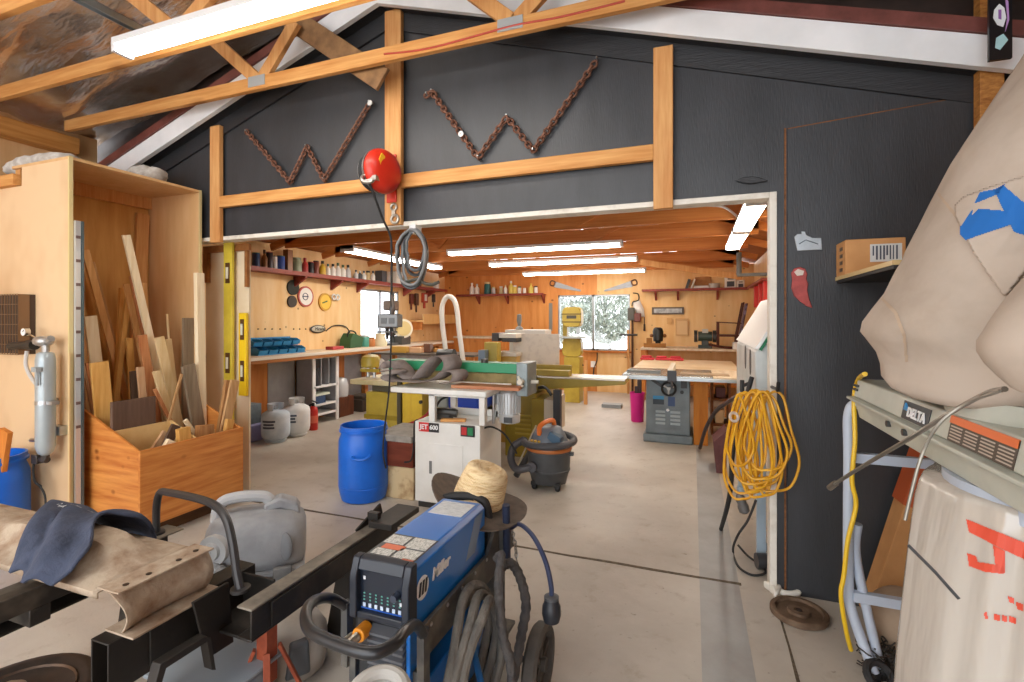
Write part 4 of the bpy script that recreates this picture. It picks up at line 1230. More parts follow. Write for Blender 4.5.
# boards: (label, top px, low px, width px, X plane, colour key, thickness)
TONES = {}
def tone(c1, c2):
    k = c1 + c2
    if k not in TONES:
        TONES[k] = wood('board_' + c1, c1, c2, (9, 9, .7), 3.2)
    return TONES[k]
TN = {'pale': ('efd9ad', 'd9b67c'), 'orange': ('efc48c', 'd09a58'), 'tan': ('d0a878', 'ad7f4e'), 'red': ('d89a68', 'ad683c'), 'yellow': ('e6b56c', 'c48a3c'), 'dark': ('6b5444', '4f3c2f'), 'grey': ('9c8b76', '766650'), 'white': ('f6e8cc', 'e3cba0'), 'brown': ('bd8d5c', '946335'), 'pink': ('d6b08a', 'bb8e66')}
boards = [
 ('long light orange board leaning highest at the back left of the lumber bin', (85, 250), (113, 353), 6.5, -4.40, 'orange', .02),
 ('narrow tan strip right behind the long light orange board in the bin', (92, 262), (117, 353), 4, -4.46, 'tan', .02),
 ('tallest board in the bin, pale with a square top', (126, 235), (156, 360), 7, -4.05, 'white', .022),
 ('reddish strip under the tallest pale board in the bin', (132, 276), (147, 345), 5, -4.15, 'red', .02),
 ('orange strip with a slanted top left of the tallest pale board', (126, 284), (138, 335), 5, -4.22, 'orange', .02),
 ('upright yellowish stick left of the tallest pale board', (122, 288), (119, 347), 4.5, -4.34, 'yellow', .03),
 ('shorter yellow stick leaning left in front of the upright yellowish one', (127.5, 299), (121, 353), 4.5, -4.28, 'yellow', .03),
 ('short orange upright seen right behind the tallest pale board', (144, 283), (147, 320), 4.5, -4.38, 'orange', .02),
 ('thin dowel-like stick standing alone before the cabinet wall', (167, 314), (171, 353), 1.8, -4.1, 'pale', .01),
 ('thick pale post standing at the right end of the lumber bin', (199, 273), (201, 400), 8, -3.80, 'white', .04),
 ('mottled grey panel offcut behind the thick pale post', (188, 318), (189, 380), 11, -4.0, 'grey', .02),
 ('wide cream board at the left of the bin', (90, 316), (98, 380), 11, -4.14, 'white', .02),
 ('short orange stick at the far left edge of the bin', (81, 300), (84, 350), 4, -4.48, 'orange', .02),
 ('wide honey-coloured board at the left of the bin, before the cream one', (99, 362), (105, 425), 16, -3.90, 'yellow', .02),
 ('left one of three thin strips at the left end of the bin', (83.5, 366), (93, 415), 2.6, -4.02, 'pink', .012),
 ('middle one of three thin strips at the left end of the bin', (86.5, 363), (96, 415), 2.6, -4.05, 'red', .012),
 ('right one of three thin strips at the left end of the bin', (89.5, 367), (99, 415), 2.6, -4.08, 'pale', .012),
 ('stubby yellow board above the dark short block in the bin', (129, 338), (131, 372), 6, -4.20, 'yellow', .02),
 ('dark brown short upright in the middle of the bin', (133.5, 371), (135, 400), 7, -3.99, 'dark', .02),
 ('pinkish short board right of the dark short upright in the bin', (140, 367), (143, 400), 6.5, -3.92, 'pink', .02),
 ('reddish board in the middle of the bin beside the pinkish one', (142, 335), (151, 392), 8, -4.0, 'red', .02),
 ('pale board with a pointed foot right of the reddish one', (147, 325), (156, 367), 6, -4.12, 'pale', .02),
 ('wide pale board leaning in the centre right of the bin', (159, 337), (177, 408), 9, -3.95, 'pale', .02),
 ('narrow pale board beside the wide pale one at centre right', (168, 339), (180, 404), 6, -4.02, 'pale', .02),
 ('short cream board leaning before the wide pale one', (156, 371), (168, 410), 7, -3.86, 'pale', .02),
 ('thin red strip leaning left of the short cream board', (154.5, 389), (167, 414), 3.5, -3.82, 'red', .012),
 ('weathered grey-brown board with knots right of centre in the bin', (188, 365), (198, 425), 13, -3.78, 'grey', .025),
 ('thin tan strip crossing the other way before the weathered board', (181.5, 374), (170, 416), 2.5, -3.76, 'tan', .01),
 ('brown stick leaning right at the right end of the bin', (228, 380), (221, 425), 6, -3.64, 'brown', .03),
 ('wider tan board leaning right at the right end of the bin', (235, 380), (225, 428), 9.5, -3.56, 'tan', .02),
 ('small honey block at the right end inside the bin front', (230, 419), (227.5, 432), 8, -3.47, 'yellow', .03),
 ('brown block lying in the bin next to the front panel', (205, 425), (203, 445), 16, -3.50, 'brown', .05),
 ('pale tipped stick in the front compartment corner of the bin', (185, 420), (196, 436), 4, -3.60, 'white', .02),
 ('leaning pale offcut in the front compartment of the bin', (166, 432), (156, 447), 7, -3.62, 'pink', .02),
 ('dark framed offcut in the front compartment of the bin', (176, 425), (166, 446), 9, -3.55, 'dark', .02),
 ('honey block in the front compartment of the bin', (183, 428), (184, 443), 12, -3.48, 'yellow', .04),
 ('short white block in the front compartment of the bin', (165, 443), (172, 446), 9, -3.46, 'white', .03),
]
for lab, tp, lo_, wpx, X, tn, th in boards:
    a, b = at(tp[0], tp[1], X=X), at(lo_[0], lo_[1], X=X)
    d = (b - a)
    # carry the board down to the floor of the bin
    ext = (BB + .035 - a.z) / d.z
    foot = a + d * ext
    if foot.y < BY0 + .05 or foot.y > BY1 - .04:
        fy = min(max(foot.y, BY0 + .05), BY1 - .04)
        k = (fy - a.y) / (foot.y - a.y) if abs(foot.y - a.y) > 1e-6 else 1
        foot = a + d * ext * (max(k, 0.55) if X > -3.95 else 1)
        foot.y = min(max(foot.y, BY0 + .05), BY1 - .04)
    dd = -a.x * ST + a.y * CT
    o = MB().beam(a, foot, wpx / CAM_F * dd, th, (1, 0, 0)).build('board', tone(*TN[tn]), bevel=.0015)
    tag(o, lab, 'board', 'boards in the lumber bin')
a, b = at(107, 403, X=-3.735), at(155, 396, X=-3.735)
a.y = BY0 + .021
o = MB().prism([(a.y, BB + .02), (b.y, BB + .02), (b.y, b.z), (a.y, a.z)], -3.75, -3.725, 'x').build('board', tone('6e5647', '5a4336'), bevel=.002)
tag(o, 'wide dark brown board standing upright behind the front compartment of the bin', 'board', 'boards in the lumber bin')

# white sheet with brown battens behind the bin, and the spirit levels hung on it
SY = 3.24
x0, x1, zt = at(206, 300, Y=SY).x, at(249, 300, Y=SY).x, at(225, 249, Y=SY).z
t = thing('sheet_panel', 'tall whitish plywood sheet with brown battens standing behind the lumber bin', 'panel', ((x0 + x1) / 2, SY, 0))
MB().bb(x0, x1, SY, SY + .018, 0.0, zt).build('sheet', mat('white_ply', 'eadcc2', .55, col2='dcc7a2', scale=2), t)
bt = wood('brown_batten', 'a8703c', '7f4c22', (4, 4, 4), 3)
MB().bb(x0, x1 + .03, SY - .03, SY - .001, zt - .03, zt + .03).build('batten', bt, t)
MB().bb(x1 - .02, x1 + .01, SY - .03, SY - .001, zt - .35, zt - .031).build('batten', bt, t)
MB().bb(x0 - .0, x0 + .06, SY - .03, SY - .001, zt - .3, zt - .031).build('batten', bt, t)
LV = mat('level_yellow', 'e3cf4c', .4, col2='cdb637', scale=6)
LV2 = mat('level_bright', 'eec821', .4)
def level(label, px0, px1, ytop, z0, m, y, vials):
    a, b = at(px0, ytop, Y=y), at(px1, ytop, Y=y)
    t = thing('spirit_level', label, 'spirit level', ((a.x + b.x) / 2, y, z0))
    MB().bb(a.x, b.x, y - .025, y, z0, a.z).build('body', m, t, bevel=.003)
    for v in vials:
        z = z0 + (a.z - z0) * v
        w = (b.x - a.x)
        vi = MB().bb(a.x + w * .25, b.x - w * .25, y - .029, y - .0251, z - .09, z + .09).build('vial_window', vcol('5a3c20'), t)
        MB().cyl((a.x + w / 2, y - .031, z - .05), (a.x + w / 2, y - .031, z + .05), w * .12, n=8).build('vial', vcol('d8d3c0'), vi)
level('long pale yellow spirit level standing against the whitish sheet', 226, 234.5, 243, .25, LV, SY - .035, (.86, .45))
level('short bright yellow spirit level hung at the right edge of the whitish sheet', 241, 248.5, 313, .84, LV2, SY - .035, (.80, .30))

# ------------------------------------------------------------------ compressed-air filter on the cabinet side
AY = CPY - .115
c0, c1 = at(45.5, 352, Y=AY), at(44.5, 452, Y=AY)
t = thing('air_dryer', 'grey cylindrical air dryer with gauge strapped to the side of the lumber cabinet', 'air dryer', (c0.x, AY, c1.z))
cx = c0.x
TANKG = mat('dryer_grey', 'b2bcbf', .3, .2, col2='a0abb0', scale=4)
MB().lathe([(.02, c1.z - .02), (.04, c1.z), (.052, c1.z + .04), (.052, c0.z - .05), (.045, c0.z - .01), (.03, c0.z)], (cx, AY, 0), 24).build('cylinder', TANKG, t, smooth=50)
MB().cyl((cx, AY, c0.z - .01), (cx, AY, c0.z + .05), .02, n=10).ell((cx - .02, AY, c0.z + .07), (.06, .05, .035), 12, 8).cyl((cx - .09, AY, c0.z + .07), (cx - .05, AY, c0.z + .07), .03, n=10).cyl((cx + .02, AY, c0.z + .07), (cx + .06, AY, c0.z + .09), .022, n=8).build('valve_block', mat('cast_alu', 'b8b8b6', .35, .7), t)
g = at(26.5, 332, Y=AY)
go = MB().cyl((g.x, AY + .01, g.z), (g.x, AY - .018, g.z), .028, n=20).cyl((g.x + .02, AY, g.z - .01), (cx - .06, AY, c0.z + .07), .006, n=6).build('gauge', CHROME, t)
MB().cyl((g.x, AY - .0181, g.z), (g.x, AY - .0195, g.z), .024, n=20).build('dial', vcol('f0f0ee'), go)
MB().beam((g.x, AY - .021, g.z), (g.x + .014, AY - .021, g.z + .014), .003, .002).build('needle', vcol('222222'), go)
h0, h1 = at(32, 345, Y=AY), at(11, 346, Y=AY)
MB().cyl((h1.x, AY, h1.z), (h0.x, AY, h0.z), .026, n=12).cyl((h0.x - .04, AY, h0.z), (h0.x + .03, AY, h0.z), .033, n=12).build('coupling', vcol('2c2926', .5), t)
MB().tube(spline([at(27, 351, Y=AY), at(26, 365, Y=AY), at(31, 377, Y=AY), at(38, 386, Y=AY)]), .012).build('hose', vcol('c9c6c2'), t)
z = at(45, 402, Y=AY).z
MB().lathe([(.054, z - .012), (.054, z + .012)], (cx, AY, 0), 24).bb(cx + .05, cx + .11, AY - .02, AY + .02, z - .012, z + .012).bb(cx - .09, cx - .05, AY + .0, AY + .1, z - .01, z + .01).build('strap', STEEL, t)
z = at(45, 369, Y=AY).z
MB().bb(cx + .0, cx + .05, AY - .075, AY - .045, z - .012, z + .018).cyl((cx + .035, AY - .06, z - .1), (cx + .035, AY - .06, z), .008, n=8).build('drain_lever', vcol('9aa2a6'), t)
z = at(45, 445, Y=AY).z
MB().cyl((cx - .16, AY, z + .02), (cx - .045, AY, z + .03), .013, n=8).cyl((cx - .07, AY, z + .028), (cx - .045, AY, z + .028), .02, n=8).build('side_pipe', STEEL, t)
MB().cyl((cx, AY, c1.z - .06), (cx, AY, c1.z), .022, n=10).cyl((cx - .1, AY, c1.z - .05), (cx + .02, AY, c1.z - .05), .02, n=10).box((cx - .08, AY, c1.z - .05), (.06, .05, .06)).build('drain_valve', vcol('3a332f'), t, bevel=.004)
MB().tube(spline([(cx - .09, AY, c1.z - .06), (cx - .13, AY, c1.z - .1), (cx - .12, AY, c1.z - .2), (cx - .05, AY, c1.z - .23)]), .007).tube(spline([(cx - .12, AY, c1.z - .2), (cx - .07, AY + .03, c1.z - .3), (cx - .06, AY + .03, c1.z - .5)]), .006).build('drain_cord', BLACK_RUBBER, t)
MB().bb(cx - .05, cx + .05, AY + .05, CPY - .021, c1.z + .1, c1.z + .16).build('bracket', STEEL, t)
# wire cage
t = thing('wire_cage', 'small brown wire cage box fixed to the plywood at the left edge', 'cage', (-4.6, AY, 1.4))
a, b = at(-24, 353, Y=AY), at(18, 294, Y=AY)
MB().bb(a.x, b.x, AY + .06, CPY - .021, a.z, b.z).build('back_plate', vcol('4a3a2e', .8), t)
w = MB()
nx, nz = 16, 6
for i in range(nx + 1):
    x = a.x + (b.x - a.x) * i / nx
    w.bb(x - .0018, x + .0018, AY, AY + .004, a.z, b.z)
for k in range(nz + 1):
    z = a.z + (b.z - a.z) * k / nz
    w.bb(a.x, b.x, AY - .003, AY + .002, z - .002, z + .002)
for x in (a.x, b.x):
    w.bb(x - .004, x + .004, AY, AY + .06, a.z, b.z)
w.build('wire_front', vcol('7a5a3c', .5), t)
# blue drum at the left edge with an offcut in it
BLUE = mat('blue_drum', '1a70e0', .35, col2='1662cc', scale=3)
def drum(label, c, r, h, ring=True):
    t = thing('plastic_drum', label, 'drum', c)
    MB().lathe([(r * .80, 0), (r * .88, .01), (r * .97, h * .12), (r, h * .2), (r * .985, h * .205), (r * .985, h * .21), (r, h * .215), (r * 1.0, h * .62), (r * .99, h * .8), (r * .90, h * .89), (r * .90, h * .92), (r * .97, h * .925), (r * .97, h * .95), (r * .93, h * .955), (r * .93, h), (r * .87, h), (r * .87, h * .88), (r * .9, h * .7), (r * .9, .05), (.01, .05)], c, 40).build('body', BLUE, t, smooth=40)
    return t
c = Vector((at(-12, 465, Y=1.80).x, 1.80, 0))
drum('blue open drum cut off by the left edge of the photo', c, .2, .62)
tag(MB().beam((c.x + .02, 1.80, .08), at(6, 430, Y=1.80), .1, .03, (0, 1, 0)).build('board', tone('d98a3c', 'b9692a'), bevel=.003), 'orange offcut standing in the blue drum at the left edge', 'board')
# insulation batts on top
INS = mat('insulation', 'd8d6d0', .95, col2='a49c92', scale=9, bump=.8, bscale=14)
def batt(label, p, q, r, n=14):
    p, q = Vector(p), Vector(q)
    b = MB()
    rings = []
    for i in range(n):
        f = i / (n - 1)
        c = p.lerp(q, f)
        e = math.sin(PI * (0.06 + .88 * f)) ** .35
        rings.append([c + Vector((0, math.cos(2 * PI * k / 16) * r[0] * e, math.sin(2 * PI * k / 16) * r[1] * e)) * (1 + .28 * noise.noise(Vector((i * .6, k * .7, p.x)))) for k in range(16)])
    b.loft(rings)
    o = b.build('insulation_batt', INS, smooth=180)
    return tag(o, label, 'insulation')
batt('fluffy grey insulation batt lying over the left end of the cabinet', (-4.98, CPY + .16, 2.66), (-4.28, CPY + .18, 2.68), (.11, .07))
batt('second insulation batt tucked under the roof foil behind the first', (-5.0, CPY + .42, 2.70), (-4.45, CPY + .42, 2.69), (.12, .08))
batt('small pale insulation batt on the lumber cabinet top near the white rake board', (-4.5, CPY + .70, CTZ + .13), (-4.12, CPY + .72, CTZ + .12), (.10, .08))

# ------------------------------------------------------------------ machines in the middle
MWHITE = mat('machine_white', 'e6e7e4', .35, col2='d6d6d1', scale=3)
MUST = mat('mustard_paint', 'a58f2c', .4, col2='8d7822', scale=4)
MUST_L = mat('mustard_light', 'c3ac45', .4, col2='ad9636', scale=5)
CREAM = mat('cream_table', 'dccfa4', .45, col2='cbbb87', scale=6)
GREENT = mat('machine_green', '1f8a5e', .4)
BELT = mat('belt_brown', '8f8054', .8, col2='776a44', scale=12)
OLDBELT = mat('old_belt', '8d827c', .85, col2='6d625d', scale=10)
OLDBELT_IN = mat('old_belt_inside', '5b4a42', .9)

# blue drum on the floor of the doorway
drum('blue open plastic drum on the floor in front of the white sander', Vector((-2.62, 3.45, 0)), .205, .62)
dh = MB()
for sx in (-1,):
    a = at(340, 453, Y=3.29)
dh.tube(spline([(-2.57, 3.235, .40), (-2.53, 3.215, .39), (-2.46, 3.24, .39), (-2.43, 3.28, .42)], 5), .012, 8)
for o in C.objects:
    if o.get('label', '').startswith('blue open plastic drum on'):
        dh.build('handle', BLUE, o)

# belt sander: white cabinet, frame, table
SX0, SX1, SY0, SY1 = at(415, 470, Y=3.42).x, at(480, 470, Y=3.42).x, 3.42, 3.86
t = thing('belt_sander', 'white edge belt sander on a cabinet with a green belt guard', 'sander', ((SX0 + SX1) / 2, 3.6, 0))
ZC = at(430, 422, Y=SY0).z
MB().bb(SX0 + .02, SX1 - .02, SY0 + .02, SY1 - .02, 0.0, .05).build('plinth', vcol('2b2a29'), t)
MB().bb(SX0, SX1, SY0, SY1, .05, ZC).build('cabinet', MWHITE, t, bevel=.006)
a, b = at(428, 500, Y=SY0), at(463, 446, Y=SY0)
dr = MB().bb(a.x, b.x, SY0 - .006, SY0, .11, b.z).build('door', MWHITE, t, bevel=.003)
gx = at(431, 467, Y=SY0)
MB().bb(gx.x - .012, gx.x + .012, SY0 - .009, SY0 - .0061, gx.z - .05, gx.z + .05).build('latch', vcol('6d7072'), dr)
a, b = at(419, 431, Y=SY0), at(439, 423.5, Y=SY0)
lb = MB().bb(a.x, (a.x + b.x) / 2, SY0 - .003, SY0, a.z, b.z).use(1).bb((a.x + b.x) / 2, b.x, SY0 - .003, SY0, a.z, b.z).build('name_plate', [vcol('c42a2a'), vcol('1f1f22')], t)
lettering('JET', .052, WHITE, lb, plane_M(((a.x * 3 + b.x) / 4, SY0 - .004, (a.z + b.z) / 2), (1, 0, 0), (0, 0, 1)), bold=.001)
lettering('600', .05, WHITE, lb, plane_M(((a.x + b.x * 3) / 4, SY0 - .004, (a.z + b.z) / 2), (1, 0, 0), (0, 0, 1)), bold=.001)
a, b = at(461, 436, Y=SY0), at(475, 426, Y=SY0)
sw = MB().bb(a.x, b.x, SY0 - .012, SY0, a.z, b.z).build('switch_box', vcol('2c2d2e'), t, bevel=.004)
m_ = (a + b) / 2
MB().bb(a.x + .012, m_.x - .004, SY0 - .018, SY0 - .0121, a.z + .014, b.z - .014).build('stop_button', vcol('b8272a'), sw)
MB().bb(m_.x + .004, b.x - .012, SY0 - .018, SY0 - .0121, a.z + .014, b.z - .014).build('start_button', vcol('1d7a4c'), sw)
ZT = .955
TX0, TX1 = at(390, 386, Y=SY0 - .02).x, at(486, 388, Y=SY0 - .02).x
px_ = [at(428, 400, Y=SY0).x, at(434, 400, Y=SY0).x]
fr = MB()
fr.bb(px_[0], px_[1], SY0 + .01, SY0 + .05, ZC, ZT - .04).bb(SX1 - .012, SX1 + .035, SY0 + .005, SY0 + .06, ZC, ZT - .04).bb(SX1 - .03, SX1 + .03, SY1 - .06, SY1 - .02, ZC, ZT - .04).bb(px_[0], px_[1], SY1 - .06, SY1 - .02, ZC, ZT - .04)
fr.bb(px_[0], SX1 - .005, SY1 - .06, SY1 - .02, ZC, ZC + .05).bb(px_[0], SX1 + .035, SY0 + .01, SY0 + .05, ZT - .06, ZT - .046)
fr.bb(px_[0], px_[1], SY0 + .05, SY1 - .06, ZT - .06, ZT - .046).bb(SX1 - .012, SX1 + .03, SY0 + .06, SY1 - .06, ZT - .06, ZT - .046)
fr.build('frame', MWHITE, t, bevel=.003)
MB().bb(TX0, TX1, SY0 - .02, 3.96, ZT - .045, ZT).build('table', MWHITE, t, bevel=.01)
# belt unit on the table
GX0, GX1 = at(392, 370, Y=3.72).x, at(521, 370, Y=3.72).x
zg0, zg1 = at(450, 371, Y=3.72).z, at(450, 361.5, Y=3.72).z
MB().bb(GX0, GX1 - .02, 3.70, 3.86, ZT + .03, zg0 + .001).build('platen_belt', BELT, t, bevel=.01)
MB().bb(GX0 - .01, GX1 - .02, 3.69, 3.87, zg0 + .002, zg1).bb(GX0 - .012, GX0 + .05, 3.685, 3.875, zg0 - .03, zg1 + .004).build('belt_guard', GREENT, t, bevel=.004)
MB().bb(GX1 - .02, GX1 + .075, 3.66, 3.90, ZT - .06, zg1 + .012).build('end_casting', mat('casting_green_grey', '8d989a', .4, .3, col2='737d7e', scale=8), t, bevel=.008)
kn = MB().cyl((GX1 + .03, 3.655, ZT + .06), (GX1 + .03, 3.60, ZT + .06), .022, n=10).cyl((GX1 + .08, 3.74, ZT + .05), (GX1 + .14, 3.74, ZT + .05), .015, n=8).cyl((GX1 + .0, 3.655, ZT + .10), (GX1 + .045, 3.63, ZT + .02), .011, n=8)
kn.build('adjuster_knob', vcol('cfcabb'), t)
MB().cyl((GX1 - .32, 3.72, zg1), (GX1 - .32, 3.72, zg1 + .03), .03, n=10).build('tension_lever', vcol('3a3a35'), t)
# motor hung at the right of the cabinet
mx = at(509.5, 405, Y=3.72).x
zm0, zm1 = at(510, 423, Y=3.72).z, at(510, 389, Y=3.72).z
mm = MB().lathe([(.055, zm0 - .0), (.085, zm0 + .01), (.088, zm0 + .07), (.08, zm0 + .075)], (mx, 3.72, 0), 24)
mm.lathe([(.08, zm0 + .07), (.082, zm1 - .03), (.07, zm1 - .01), (.05, zm1)], (mx, 3.72, 0), 24)
for k in range(22):
    A = 2 * PI * k / 22
    mm.box((mx + math.cos(A) * .084, 3.72 + math.sin(A) * .084, (zm0 + .08 + zm1 - .03) / 2), (.016, .005, zm1 - zm0 - .12), (0, 0, A))
mm.build('motor', mat('motor_grey', 'c7cacb', .4, .3), t)
MB().box((mx + .02, 3.632, zm0 + .04), (.07, .006, .045)).build('motor_plate', vcol('3b3d40'), t)
MB().bb(SX1 - .005, mx - .05, 3.68, 3.76, ZT - .14, ZT - .05).cyl((mx - .115, 3.66, zm0), (mx - .115, 3.66, zm1), .012, n=8).build('motor_bracket', STEEL, t)
# orange-brown board on the table in front of the belt
a, b = at(452, 386, Y=3.52), at(516, 386, Y=3.52)
tag(MB().prism([(a.x, 3.5), (b.x + .02, 3.52), (b.x, 3.66), (a.x + .02, 3.66)], ZT + .001, ZT + .026, 'z').build('board', wood('cherry_board', 'c98f6a', 'a9694a', (.7, 8, 8), 3), bevel=.003), 'reddish brown board lying on the sander table below the green guard', 'board')
# worn belts draped over the machine
def belt(label, pts, w, y, group):
    """Wide band whose edge follows pts (photo pixels on the plane y)."""
    path = spline([at(p[0], p[1], Y=y) for p in pts], 7)
    b = MB()
    b.loft([[(p.x + w * .0, y - w * .38, p.z), (p.x + w * .75, y + w * .32, p.z + .012)] for i, p in enumerate(path)], cap=False, closed=False)
    o = b.build('sanding_belt', [OLDBELT], smooth=180)
    md = o.modifiers.new('thickness', 'SOLIDIFY')
    md.thickness = .006
    return tag(o, label, 'sanding belt', group)
belt('worn grey sanding belt looping highest over the sander table', [(382, 368), (388, 361), (396, 367), (405, 377), (414, 378), (424, 366), (433, 357), (442, 356), (447, 364), (443, 374)], .15, 3.56, None)
belt('worn grey sanding belt curled at the front right on the sander table', [(392, 379), (408, 381), (425, 381), (436, 377), (443, 371), (452, 371), (455, 376), (451, 382), (442, 383)], .13, 3.50, None)
belt('worn sanding belt folded at the left end of the sander table', [(383, 371), (388, 369.5), (394, 371), (394, 374), (388, 374.5), (384, 377), (388, 379.5), (396, 381)], .13, 3.47, None)
# drill tools inside the frame
zz = ZC + .001
t2 = thing('power_drill', 'dark power tool lying inside the white sander frame', 'power tool', (-1.95, 3.6, ZC))
MB().tube(spline([(-2.02, 3.56, zz + .05), (-1.9, 3.55, zz + .06), (-1.8, 3.57, zz + .05)], 5), .032, 8).box((-1.93, 3.56, zz + .02), (.16, .07, .038)).build('body', vcol('3a3a38'), t2, bevel=.004)
MB().tube(spline([(-2.0, 3.56, zz + .08), (-1.96, 3.58, zz + .15), (-1.9, 3.6, zz + .18)], 5), .01, 6).build('cable', BLACK_RUBBER, t2)
tag(MB().box((-1.8, 3.5, ZC + .012), (.2, .06, .02), (0, 0, .3)).build('wood_offcut', PINE_X, bevel=.002), 'tan wood scrap lying on the white sander cabinet', 'wood scrap')
# sander cords
MB().tube(spline([(SX1 + .001, 3.5, .66), (SX1 + .05, 3.55, .66), (SX1 + .12, 3.65, .58), (SX1 + .16, 3.8, .40)], 6), .008, 6).build('power_cord', BLACK_RUBBER, t)
MB().tube(spline([(SX0 - .002, 3.47, .69), (SX0 - .03, 3.46, .66), (SX0 - .035, 3.46, .5), (SX0 - .06, 3.46, .36), (SX0 - .13, 3.47, .33)], 6), .007, 6).build('power_cord', BLACK_RUBBER, t)

# rusty box, red crate and grey slab left of the sander
rx0, rx1 = at(385, 480, Y=3.52).x, at(414, 480, Y=3.52).x
t = thing('rusty_box', 'rusty cream metal box on the floor between drum and white sander', 'box', ((rx0 + rx1) / 2, 3.65, 0))
RB = mat('rusty_cream', 'cdb78e', .6, col2='8a5d34', scale=7, detail=8, lo=.48, hi=.72)
MB().bb(rx0, rx1 - .005, 3.52, 3.82, .0, .27).build('body', RB, t, bevel=.008)
MB().bb(rx0 + .04, rx1 - .04, 3.55, 3.78, .27, .275).build('lid', RUST, t)
tag(MB().bb(rx0 - .06, rx1, 3.5, 3.86, .276, .485).build('wooden_crate', wood('red_crate', '7d3b26', '5f2817', (.7, 6, 6), 3), bevel=.004), 'dark red wooden crate stacked on the rusty metal box', 'crate')
tag(MB().bb(rx0 - .1, rx1 - .0, 3.48, 3.95, .486, .54).build('grey_slab', mat('slab_grey', '9b958c', .6, col2='7c766d', scale=8), bevel=.004), 'grey slab lying on the dark red crate', 'slab')

# mustard shaper table machine behind (left)
Yb = 4.75
x0, x1 = at(366, 400, Y=Yb).x, at(397, 400, Y=Yb).x
t = thing('spindle_shaper', 'mustard cabinet machine with a cream table and cup guard behind the drum', 'machine', ((x0 + x1) / 2, Yb + .3, 0))
zt_ = at(366, 381, Y=Yb).z
MB().bb(x0, x1, Yb, Yb + .5, 0, zt_ - .12).build('cabinet', MUST_L, t, bevel=.008)
MB().bb(x0 - .02, x1 + .02, Yb - .01, Yb + .02, .36, .41).build('trim_band', MUST, t)
xa, xb = at(350, 381, Y=Yb - .1).x, at(384, 381, Y=Yb - .1).x
MB().bb(xa, x1 - .02, Yb - .1, Yb + .55, zt_ - .03, zt_ + .025).build('table', CREAM, t, bevel=.006)
MB().bb(x0 + .05, x1 - .05, Yb + .05, Yb + .4, zt_ - .119, zt_ - .031).build('saddle', vcol('5f5a4a'), t)
q = at(371, 376, Y=Yb + .15)
MB().lathe([(.10, .12), (.115, .13), (.12, .2), (.10, .25), (.05, .27)], (q.x, Yb + .15, zt_ + .026), 18).bb(q.x - .13, q.x + .13, Yb + .12, Yb + .2, zt_ + .09, zt_ + .13).build('cup_guard', MUST_L, t)
MB().cyl((q.x - .04, Yb + .15, zt_ + .026), (q.x - .04, Yb + .15, zt_ + .15), .02, n=8).cyl((q.x + .05, Yb + .15, zt_ + .026), (q.x + .05, Yb + .15, zt_ + .15), .02, n=8).build('spindle', STEEL, t)
q2 = at(383, 366, Y=Yb + .2)
MB().tube(spline([(q2.x - .05, Yb + .2, q2.z + .05), (q2.x + .0, Yb + .2, q2.z), (q2.x + .05, Yb + .2, zt_ + .03)], 5), .05, 10).build('dust_hose', vcol('c6c2ba'), t)
# mustard band saw behind the sander frame
Yb = 4.55
x0, x1 = at(402, 400, Y=Yb).x, at(425, 400, Y=Yb).x
t = thing('machine_cabinet', 'yellow ribbed machine cabinet seen through the white sander frame', 'machine', ((x0 + x1) / 2, Yb + .2, 0))
MB().bb(x0, (x0 + x1) / 2 - .01, Yb, Yb + .4, .0, .96).bb((x0 + x1) / 2 + .0, x1, Yb - .06, Yb + .4, 0, 1.0).build('cabinet', mat('machine_yellow', 'dcb93a', .4, col2='c6a32c', scale=4), t, bevel=.01)
MB().bb(x0 - .05, x0 - .005, Yb - .02, Yb + .05, 0, 1.0).build('dark_post', vcol('4b4636'), t)
q = at(421, 402, Y=Yb - .065)
MB().cyl((q.x, Yb - .061, q.z), (q.x, Yb - .08, q.z), .02, n=8).build('knob', BLACK_PLASTIC, t)
tag(MB().tube(spline([at(408, 424, Y=4.44), at(418, 420, Y=4.44), at(427, 414, Y=4.44), at(432, 405, Y=4.5)], 5), .012, 6).build('red_hose', vcol('a8323a')), 'dark red hose hanging by the yellow cabinet behind the sander', 'hose')
# blue machine behind frame
Yb = 4.62
x0, x1 = at(447, 400, Y=Yb).x, at(480, 400, Y=Yb).x
t = thing('compressor', 'bright blue compressor with black motor seen through the white sander frame', 'compressor', ((x0 + x1) / 2, Yb + .2, 0))
MB().bb(x0, x1, Yb, Yb + .4, .55, 1.0).build('tank', mat('compressor_blue', '1f49b8', .35), t, bevel=.04)
MB().bb(x0 - .2, x0 - .02, Yb + .05, Yb + .3, .55, 1.02).build('pump', vcol('8f938c'), t, bevel=.02)
MB().cyl((x0 + .0, Yb - .09, .93), (x0 + .25, Yb - .09, .93), .085, n=14).build('motor', BLACK_PLASTIC, t)
MB().ell((x0 + .2, Yb - .1, .83), .03).build('valve', vcol('d8b53a'), t)
for x in (x0 + .02, x1 - .05):
    MB().bb(x, x + .05, Yb + .05, Yb + .35, 0, .549).build('leg', DARK_STEEL, t)

